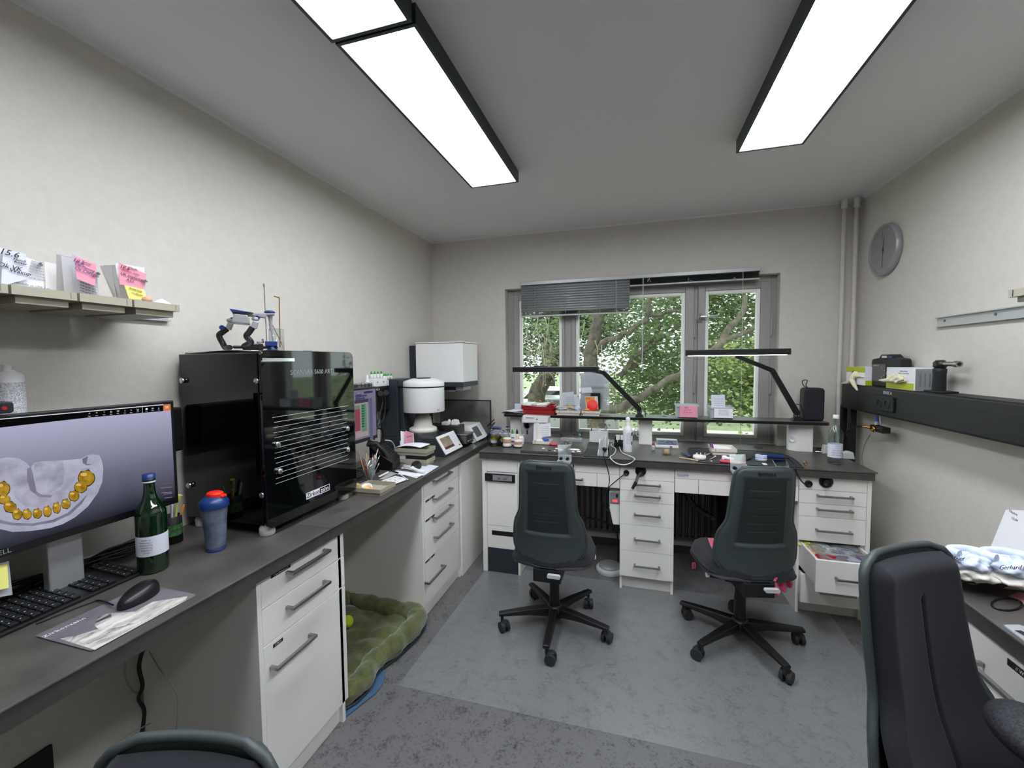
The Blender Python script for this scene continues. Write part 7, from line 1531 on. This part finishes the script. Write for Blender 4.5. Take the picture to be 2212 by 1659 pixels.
obj('scale', MB().box((lerp(a.x, b.x, .62), 2.9155, a.z-h*.58), (lerp(a.x, b.x, .76), 2.917, a.z-h*.32)), 'putty', g); obj('slot', MB().box((lerp(a.x, b.x, .35), 2.9185, a.z-h*.80), (lerp(a.x, b.x, .65), 2.92, a.z-h*.70)), 'black', g)
c = at(1317, 1197, z=.0); c = Vector((at(1317, 1190, y=3.10).x, 3.10, 0.002)); g = thing('foot_pedal', 'round grey foot pedal on the floor in the left knee space', 'foot pedal', c)
c.z = .002; obj('base', MB().lathe([(.095, 0), (.098, .02), (.09, .034), (.07, .036)], c, 36), 'putty', g); obj('disc', MB().lathe([(.078, .036), (.078, .048), (.06, .054), (0, .054)], c, 36), 'gmetal', g)
obj('cable', wire([c+Vector((.06, .05, .02)), at(1335, 1180, y=3.2), at(1330, 1145, y=3.2), at(1300, 1125, y=3.2), at(1255, 1118, y=3.15)], .007, 8), 'wire', g)
c = Vector((at(1500, 1230, y=3.12).x, 3.12, .002))
g = thing('suction_hose', 'black ribbed suction hose in the right knee space', 'hose', (.4, 3.2, .5)); hp2 = wire([at(u, v, y=3.2) for u, v in ((1478, 1055), (1487, 1075), (1500, 1093), (1520, 1108), (1545, 1122))], .018, 14, 8); 
obj('hose', hp2, 'blackm', g)
P2 = [at(u, v, y=3.2) for u, v in ((1478, 1055), (1487, 1075), (1500, 1093), (1520, 1108), (1545, 1122))]
for i in range(24): t = i/24*4; k = int(t); p = lerp(P2[k], P2[min(k+1, 4)], t-k); d = (P2[min(k+1, 4)]-P2[k]).normalized() if k < 4 else d; obj('rib', MB().cyl(p-d*.002, p+d*.002, .0215, n=14), 'dsteel', g)
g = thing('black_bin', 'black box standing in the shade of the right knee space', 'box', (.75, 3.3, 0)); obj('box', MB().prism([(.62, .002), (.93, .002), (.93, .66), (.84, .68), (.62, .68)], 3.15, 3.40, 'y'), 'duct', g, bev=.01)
# pink cloth on the second chair
g = thing('pink_cloth', 'pink towel hanging over the seat of the right bench chair', 'cloth', (.8, 2.4, .4))
def cl(u, v):
    # over the seat edge and down
    P = [at(1690, 1196, y=2.50), at(1712, 1200, y=2.45), at(1700, 1240, y=2.35), at(1695, 1283, y=2.34)]
    L = [(1684, 1190, 2.52), (1690, 1215, 2.34), (1668, 1255, 2.30), (1676, 1290, 2.30)]; Rr = [(1706, 1188, 2.60), (1712, 1215, 2.50), (1704, 1235, 2.44), (1715, 1262, 2.44)]
    def ev(T, v):
        k = min(2, int(v*3)); t = v*3-k; a = at(T[k][0], T[k][1], y=T[k][2]); b = at(T[k+1][0], T[k+1][1], y=T[k+1][2]); return lerp(a, b, t)
    p = lerp(ev(L, v), ev(Rr, v), u); return p+Vector((0, .012*math.sin(u*17+v*3), .004*math.sin(u*23)))
obj('towel', MB().grid(cl, 26, 20), 'hotpink', g, thick=.003); obj('towel_corner', MB().grid(lambda u, v: at(1495+8*u, 1215+14*v, y=2.52)+Vector((0, .004*math.sin(u*12), 0)), 6, 6), 'hotpink', g, thick=.002); obj('towel_top', MB().grid(lambda u, v: Vector((.42+.30*u, 2.42+.2*v, .507+.004*math.sin(u*9+v*7))), 12, 8), 'hotpink', g, thick=.004)

# ---------------------------------------------------------------- things in the open drawer
R = random.Random(31); zt_ = .440
for i, (fx_, fy_, mm, sx_, sy_, nm, lab) in enumerate(((.12, .55, 'yellow', .07, .05, 'yellow_bag', 'yellow-topped bag at the back of the open drawer'), (.15, .30, 'gum', .06, .07, 'salmon_packet', 'salmon-coloured packet at the left of the open drawer'), (.20, .16, 'red', .06, .035, 'dark_red_packet', 'dark red packet at the front left of the open drawer'), (.45, .30, 'wplast', .08, .05, 'tube_bag', 'clear bag with white tubes in the middle of the drawer'), (.62, .40, 'lblue', .06, .04, 'blister_pack', 'blister pack with pale blue lids in the open drawer'), (.50, .18, 'purple', .05, .022, 'lilac_box', 'lilac printed box at the front middle of the drawer'), (.78, .20, 'bluepaper', .09, .05, 'violet_card', 'white card with violet picture at the right of the drawer'), (.75, .5, 'gmetal', .07, .05, 'grey_pouch', 'grey see-through pouch at the back right of the drawer'), (.33, .45, 'putty', .05, .04, 'silver_tube', 'silver tube lying across the open drawer'))):
    x = lerp(.99, 1.27, fx_); y = yo+.03+fy_*.5; g = thing(nm, lab, 'packet', (x, y, .40)); obj('packet', lump((x, y, zt_-.012), sx_, sy_, .016, 40+i, 14), mm, g)
    if mm in ('bluepaper', 'wplast', 'lblue'): obj('print', lump((x+.01, y, zt_+.002), sx_*.5, sy_*.6, .004, 50+i, 10), 'purple' if mm == 'bluepaper' else 'inkg', g)
tag(obj('clear_foil', MB().grid(lambda u, v: Vector((lerp(1.0, 1.26, u), yo+.04+.30*v, .445+.010*math.sin(u*11+v*6)*math.sin(v*9))), 16, 16), 'clear', thick=.001), 'clear foil lying over the things in the open drawer', 'foil')

# ---------------------------------------------------------------- right worktop
ZR = .892
g = thing('large_tray', 'large rosy-cream plastic tray with chamfered corner on the right worktop', 'tray', (1.15, 1.5, ZR))
tp = [at(2073, 1250, z=ZR+.055), at(2098, 1265, z=ZR+.055), at(2212, 1277, z=ZR+.055)]
tx0, ty1 = .93, 1.70
bs = [(.96, 1.30), (1.40, 1.30), (1.40, 1.685), (1.0, 1.685), (.945, 1.64), (.945, 1.42)]
b0 = at(2085, 1250, z=ZR); b1_ = at(2098, 1263, z=ZR); b2_ = at(2200, 1275, z=ZR); d = (b2_-b1_).normalized(); far = Vector((-d.y, d.x, 0))
Pb = [b1_, b1_+d*.42, b1_+d*.42+far*.17, b1_+far*.17-d*.03, b1_+far*.05-d*.03]
def offs(P, k): c = sum(P, Vector())/len(P); return [c+(p-c)*k for p in P]
m_ = MB(); top = offs(Pb, 1.05); inn = offs(Pb, .99); n = len(Pb)
vs = [Vector((p.x, p.y, ZR)) for p in Pb]+[Vector((p.x, p.y, ZR+.042)) for p in top]+[Vector((p.x, p.y, ZR+.042)) for p in inn]+[Vector((p.x, p.y, ZR+.004)) for p in offs(Pb, .96)]
fs = [tuple(range(n))[::-1], tuple(range(3*n, 4*n))]
for k in range(3): fs += [(k*n+i, k*n+(i+1) % n, (k+1)*n+(i+1) % n, (k+1)*n+i) for i in range(n)]
m_.add(vs, fs); obj('body', m_, 'rosy', g, bev=.001)
g = thing('black_strap', 'black folded cloth lying in the large tray', 'cloth', at(2110, 1235, z=ZR+.03)); obj('cloth', lump(at(2110, 1238, z=ZR+.04), .10, .06, .022, 61, 18), 'ink', g)
for i, (u, v, mm, lab) in enumerate(((2092, 1212, 0, 'pale blue and cream jaw cast at the left of the large tray'), (2178, 1220, 1, 'larger pale blue jaw cast with handwriting at the right of the large tray'))):
    c = at(u, v, z=ZR+.085); g = thing('blue_jaw_cast', lab, 'dental cast', (c.x, c.y, ZR+.05), 'blue jaw casts in the large tray'); s = .048 if i == 0 else .062
    obj('cream_base', lump(c+Vector((.01, 0, -.030)), s*1.1, s, .020, 70+i, 20), 'plaster', g); obj('blue_body', lump(c, s, s*.85, .022, 72+i, 24), 'lblue', g)
    obj('ridge', MB().tube([c+Vector((s*.8*math.cos(t), s*.6*math.sin(t), .022)) for t in [PI*.1+k*PI*1.1/10 for k in range(11)]], .013, 8), 'lblue', g)
    p = at(2068 if i == 0 else 2188, 1206 if i == 0 else 1227, z=ZR+.085); p = at(2068 if i == 0 else 2190, 1207 if i == 0 else 1226, y=c.y-s*.87); text('Meier' if i == 0 else 'Gerhard Ul', .017, p, (.97, .28, 0), (0, 0, 1), 'ink', g, 'handwriting', depth=.0003, shear=.3)
g = thing('job_papers', 'large white sheet leaning at the right wall behind the tray', 'paper', at(2170, 1200, x=1.42)); obj('sheet', quad(*[at(u, v, x=xx) for u, v, xx in ((2134, 1197, 1.38), (2260, 1215, 1.38), (2260, 1105, 1.47), (2173, 1101, 1.47))]), 'paper', g)
c = at(2205, 1116, x=1.458); text('Name ________', .016, c, (0, -1, -.1), (0, 0, 1), 'inkg', g, depth=.0002); c = at(2203, 1128, x=1.448); text('15.06. OK. ZF', .014, c, (0, -1, -.1), (0, 0, 1), 'ink', g, depth=.0002, shear=.3)
tag(obj('cable_loop', MB().tube([at(2165+33*math.cos(t)+10, 1305+13*math.sin(t), z=ZR+.003) for t in [2*PI*i/28 for i in range(28)]], .0022, 6, closed=True), 'wire'), 'thin black cable ring lying on the right worktop', 'cable')
g = thing('pink_notes', 'pink paper slips at the right edge of the right worktop', 'paper', at(2200, 1290, z=ZR)); obj('slip', quad(*[at(u, v, z=ZR+.001) for u, v in ((2178, 1288), (2230, 1310), (2240, 1285), (2200, 1279))]), 'pink', g); obj('slip', quad(*[at(u, v, z=ZR+.003) for u, v in ((2192, 1292), (2240, 1325), (2250, 1300), (2215, 1296))]), 'pink', g)
g = thing('clear_plate', 'pale clear plate with dark print near the front of the right worktop', 'plate', at(2200, 1370, z=ZR)); obj('plate', quad(*[at(u, v, z=ZR+.001) for u, v in ((2168, 1353), (2230, 1400), (2250, 1370), (2200, 1352))], t=.004), 'clearw', g); obj('print', quad(*[at(u, v, z=ZR+.0055) for u, v in ((2192, 1362), (2235, 1385), (2240, 1380), (2205, 1362))]), 'ink', g)
c = at(2205, 1592, z=.80); g = thing('mesh_armrest', 'black mesh-covered rounded pad cut by the right picture edge', 'arm pad', c)
c.z = .76; c = at(2212, 1590, y=.93); obj('pad', MB().sph(c+Vector((.02, 0, 0)), .06, 30, (1.0, 1.3, .62)), mat('black_mesh_fabric', '0B0C0F', .7, col2='2A2C33', scale=240, contrast=.2), g)

# ---------------------------------------------------------------- outside the window
struct('ground_outside', MB().box((-60, 3.9, -1.3), (60, 90, -1.1)), mat('grass_ground', '6F7F58', .95, col2='A2A787', scale=1.3))
struct('path_outside', MB().box((-40, 12, -1.1), (40, 17, -1.08)), mat('light_paving', 'BDB4A6', .9, col2='D8D2C6', scale=3))
def leafmat(name, a, b):
    m = mat(name, a, .6, col2=b, scale=1.6, detail=3, contrast=.7); nt = m.node_tree; p = nt.nodes['Principled BSDF']
    tr = nt.nodes.new('ShaderNodeBsdfTranslucent'); mx = nt.nodes.new('ShaderNodeMixShader'); mx.inputs[0].default_value = .5; tr.inputs[0].default_value = hx(b)
    o = nt.nodes['Material Output']; nt.links.new(p.outputs[0], mx.inputs[1]); nt.links.new(tr.outputs[0], mx.inputs[2]); nt.links.new(mx.outputs[0], o.inputs[0]); return m
LM = [leafmat('maple_leaf', '34442A', '87986A'), leafmat('dark_leaf', '222E20', '5A6B4C'), leafmat('bright_leaf', '5A6B3A', 'B3BE80')]
BM = mat('bark', '2A2520', .95, col2='5F574A', scale=8, bump=.5, bscale=30); TM = mat('bare_twig', '8A8272', .9)
def crown(blobs, ncl, nl, size, mt, seed, flat=.35, dens=1):
    R = random.Random(seed); V = []; Fc = []
    for _ in range(ncl):
        c, r = R.choice(blobs); 
        while True:
            p = Vector((R.uniform(-1, 1), R.uniform(-1, 1), R.uniform(-1, 1)))
            if p.length < 1: break
        cc = Vector(c)+Vector((p.x*r[0], p.y*r[1], p.z*r[2])); cr = R.uniform(.22, .5)*dens
        for _ in range(nl):
            q = cc+Vector((R.gauss(0, cr), R.gauss(0, cr), R.gauss(0, cr*flat)))
            s = size*R.uniform(.6, 1.2); n = Vector((R.gauss(0, .5), R.gauss(-.35, .5), 1)).normalized(); a = n.orthogonal().normalized(); a = Matrix.Rotation(R.uniform(0, 6.28), 3, n) @ a; b = n.cross(a)
            o = len(V); V += [q-a*s*.5, q-b*s*.42+a*s*.1, q+a*s*.6, q+b*s*.42+a*s*.1]; Fc.append((o, o+1, o+2, o+3))
    m = MB(); m.v = V; m.f = Fc; m.sm = [False]*len(Fc); return m
def tree(name, label, trunk, blobs, ncl, nl, size, lm, seed, grp='trees outside the window', flat=.35, dens=1, twigs=0):
    g = thing(name, label, 'tree', tuple(trunk[0][0][0])); 
    tb = MB()
    for pts, rs in trunk:
        P = wire(pts, [1]*0 or .05, 8); k = []
        Pn = [Vector(p) for p in pts]; sm = []
        for i in range(len(Pn)-1):
            for t in range(4): sm.append((lerp(Pn[i], Pn[i+1], t/4)+Vector((.03*math.sin(i*3+t), 0, .03*math.cos(i*5+t))), lerp(rs[i], rs[i+1], t/4)))
        sm.append((Pn[-1], rs[-1])); tb.tube([a for a, _ in sm], [b for _, b in sm], 8)
    obj('trunk', tb, BM, g); obj('crown', crown(blobs, ncl, nl, size, lm, seed, flat, dens), lm, g, kind='stuff'); return g
yT = 9.0
T_ = lambda l, y=yT: [at(u, v, y=y) for u, v in l]
root = at(1290, 870, y=9); root.z = -1.1
tree('maple_tree', 'big maple filling the middle pane, main limbs bending to the right', [
    ([root, at(1282, 820, y=9), at(1275, 760, y=9), at(1290, 690, y=9), at(1300, 600, y=9)], [.20, .17, .14, .11, .06]),
    ([at(1270, 775, y=9)]+T_([(1300, 745), (1332, 728), (1355, 719), (1384, 699), (1398, 684), (1442, 674), (1480, 676)], 8.8), [.075, .07, .06, .055, .05, .042, .035, .025]),
    (T_([(1398, 684), (1401, 647), (1405, 610)], 8.8), [.06, .05, .03]), (T_([(1338, 815), (1360, 785), (1398, 751), (1440, 722), (1478, 700)], 9.4), [.065, .055, .048, .04, .03]), (T_([(1360, 800), (1385, 770), (1407, 736), (1430, 700)], 9.6), [.07, .06, .05, .03])],
    [((-.2, 10.2, 2.4), (2.3, 1.2, 1.5)), ((1.5, 10.5, 1.9), (1.8, 1.2, 1.6)), ((2.2, 9.8, 3.2), (2.0, 1.2, .9)), ((.6, 11, .7), (2.0, 1.0, .7))], 200, 100, .095, LM[0], 1)
tree('leaning_tree', 'tree with a thick pale limb crossing low behind the middle pane', [
    (T_([(1290, 890), (1355, 875), (1384, 858), (1413, 838), (1456, 817), (1480, 790), (1520, 770)], 7.2), [.085, .07, .062, .058, .055, .045, .035]), ([at(1480, 795, y=7.2), at(1560, 740, y=7.6), at(1600, 680, y=7.8), at(1610, 640, y=8)], [.07, .06, .05, .03]), ([at(1560, 740, y=7.6), at(1640, 700, y=7.8)], [.045, .03])],
    [((3.2, 10.5, 2.3), (1.6, 1.2, 1.5)), ((3.3, 10, 3.3), (1.5, 1, .8)), ((2.7, 9.2, .9), (1.0, .8, .5))], 120, 95, .09, LM[0], 2)
tree('left_tree', 'tree with dark forked trunk behind the left pane', [
    ([Vector((at(1165, 870, y=11).x, 11, -1.1)), at(1158, 861, y=11), at(1175, 820, y=11), at(1210, 757, y=11), at(1235, 700, y=11)], [.3, .24, .20, .16, .10]), (T_([(1172, 830), (1195, 800), (1240, 770)], 11), [.14, .11, .07])],
    [((-2.6, 12.5, 2.6), (2.2, 1.3, 1.5)), ((-4.2, 12, 2.2), (1.5, 1.2, 1.6)), ((-1.4, 12.5, 3.2), (1.2, 1, .9))], 150, 95, .10, LM[1], 3)
tree('bright_bush_tree', 'bright yellow-green young maple low behind the right pane', [([Vector((3.1, 8.2, -1.1)), Vector((3.1, 8.2, 1.2))], [.05, .02])], [((2.9, 8.4, .9), (.8, .6, .7)), ((2.2, 8.8, 1.5), (.6, .5, .35))], 60, 80, .085, LM[2], 4)
tree('far_tree', 'dense dark tree far behind the garden, left of the middle', [([Vector((-4, 20, -1.1)), Vector((-4, 20, 2)), Vector((-3.6, 20, 5))], [.35, .3, .15])], [((-4, 20, 4.2), (3.6, 1.5, 2.6)), ((.2, 21, 3.8), (3.2, 1.5, 2.4))], 130, 90, .19, LM[1], 5, dens=1.6)
tree('far_tree', 'dense green tree far behind the garden, right of the middle', [([Vector((5.5, 19, -1.1)), Vector((5.5, 19, 2)), Vector((5.2, 19, 5))], [.35, .3, .15])], [((5.2, 19, 3.6), (3.6, 1.5, 3.0)), ((8.8, 19, 3.8), (2.4, 1.5, 2.6)), ((3.2, 19, 1.5), (3, 1.2, 1.1))], 150, 90, .18, LM[0], 6, dens=1.6)
g = thing('bare_twigs', 'pale leafless twigs hanging before the left panes', 'twigs', at(1170, 690, y=6)); tw = MB(); R = random.Random(8)
def twig(p, d, L, r, dep):
    pts = [p]; 
    for _ in range(5): d = (d+Vector((R.gauss(0, .18), R.gauss(0, .1), R.gauss(-.08, .15)))).normalized(); pts.append(pts[-1]+d*L/5)
    tw.tube(pts, [r*(1-.13*i) for i in range(6)], 5)
    if dep: 
        for k in range(3): twig(pts[1+k+R.randint(0, 1)], (d+Vector((R.gauss(0, .8), R.gauss(0, .3), R.gauss(-.3, .5)))).normalized(), L*.6, r*.55, dep-1)
for u, v, du in ((1140, 700, -1), (1163, 680, .2), (1178, 690, .1), (1190, 670, -.6), (1262, 690, .5), (1285, 735, .1), (1300, 745, -1), (1170, 740, .3)): twig(at(u, v, y=5.8), Vector((.25*du, 0, -1)).normalized(), .62, .0065, 3)
obj('twig', tw, TM, g, kind='stuff')
g = thing('red_shrub', 'shrub with reddish leaves low behind the left pane', 'shrub', at(1190, 880, y=6.5)); obj('leaves', crown([(tuple(at(1195, 880, y=6.5)), (.45, .3, .22))], 9, 50, .05, None, 12, dens=.35), leafmat('red_leaf', '6A4034', '7F8A5A'), g, kind='stuff')
g = thing('parked_car', 'white car parked beyond the garden behind the left pane', 'car', (-5.2, 21, -1.1)); cx_ = at(1205, 850, y=18).x
obj('body', MB().prism([(cx_-2.0, -.75), (cx_+2.2, -.75), (cx_+2.2, -.2), (cx_+1.3, -.05), (cx_+.7, .42), (cx_-1.1, .42), (cx_-1.8, -.05), (cx_-2.0, -.1)], 17.2, 18.9, 'y'), 'wplast', g, bev=.08, seg=3); obj('side_window', MB().prism([(cx_-1.35, -.02), (cx_+.9, -.02), (cx_+.55, .33), (cx_-1.0, .33)], 17.18, 17.2, 'y'), 'gloss', g)
for dx in (-1.3, 1.4): obj('wheel', MB().cyl((cx_+dx, 17.15, -.78), (cx_+dx, 17.35, -.78), .32), 'blackm', g)
g = thing('parked_car', 'dark grey car parked in front of the white one', 'car', (-4.2, 15, -1.1)); cx_ = at(1228, 850, y=15).x
obj('body', MB().prism([(cx_-1.6, -.8), (cx_+1.8, -.8), (cx_+1.8, -.2), (cx_+.9, -.1), (cx_+.5, .25), (cx_-1.0, .25), (cx_-1.6, -.1)], 14.6, 16.0, 'y'), 'silver', g, bev=.06, seg=3); obj('side_window', MB().prism([(cx_-1.1, -.08), (cx_+.6, -.08), (cx_+.4, .18), (cx_-.9, .18)], 14.58, 14.6, 'y'), 'gloss', g)
for dx in (-1.0, 1.1): obj('wheel', MB().cyl((cx_+dx, 14.55, -.8), (cx_+dx, 14.75, -.8), .3), 'blackm', g)
g = thing('garden_wall', 'low brown stone wall beyond the garden', 'wall', (0, 12, -1.1)); R = random.Random(77); STM = [mat('wall_stone', c, .9, col2='9C8F7E', scale=9) for c in ('7C6A56', '8E7E68', '6E6258')]
for row in range(2):
    x = -4.5+.3*row
    while x < 6: w = R.uniform(.5, .8); obj('stone', MB().box((x, 11.2+R.uniform(0, .03), -1.1+.26*row), (x+w-.02, 11.5, -.86+.26*row)), STM[R.randint(0, 2)], g); x += w
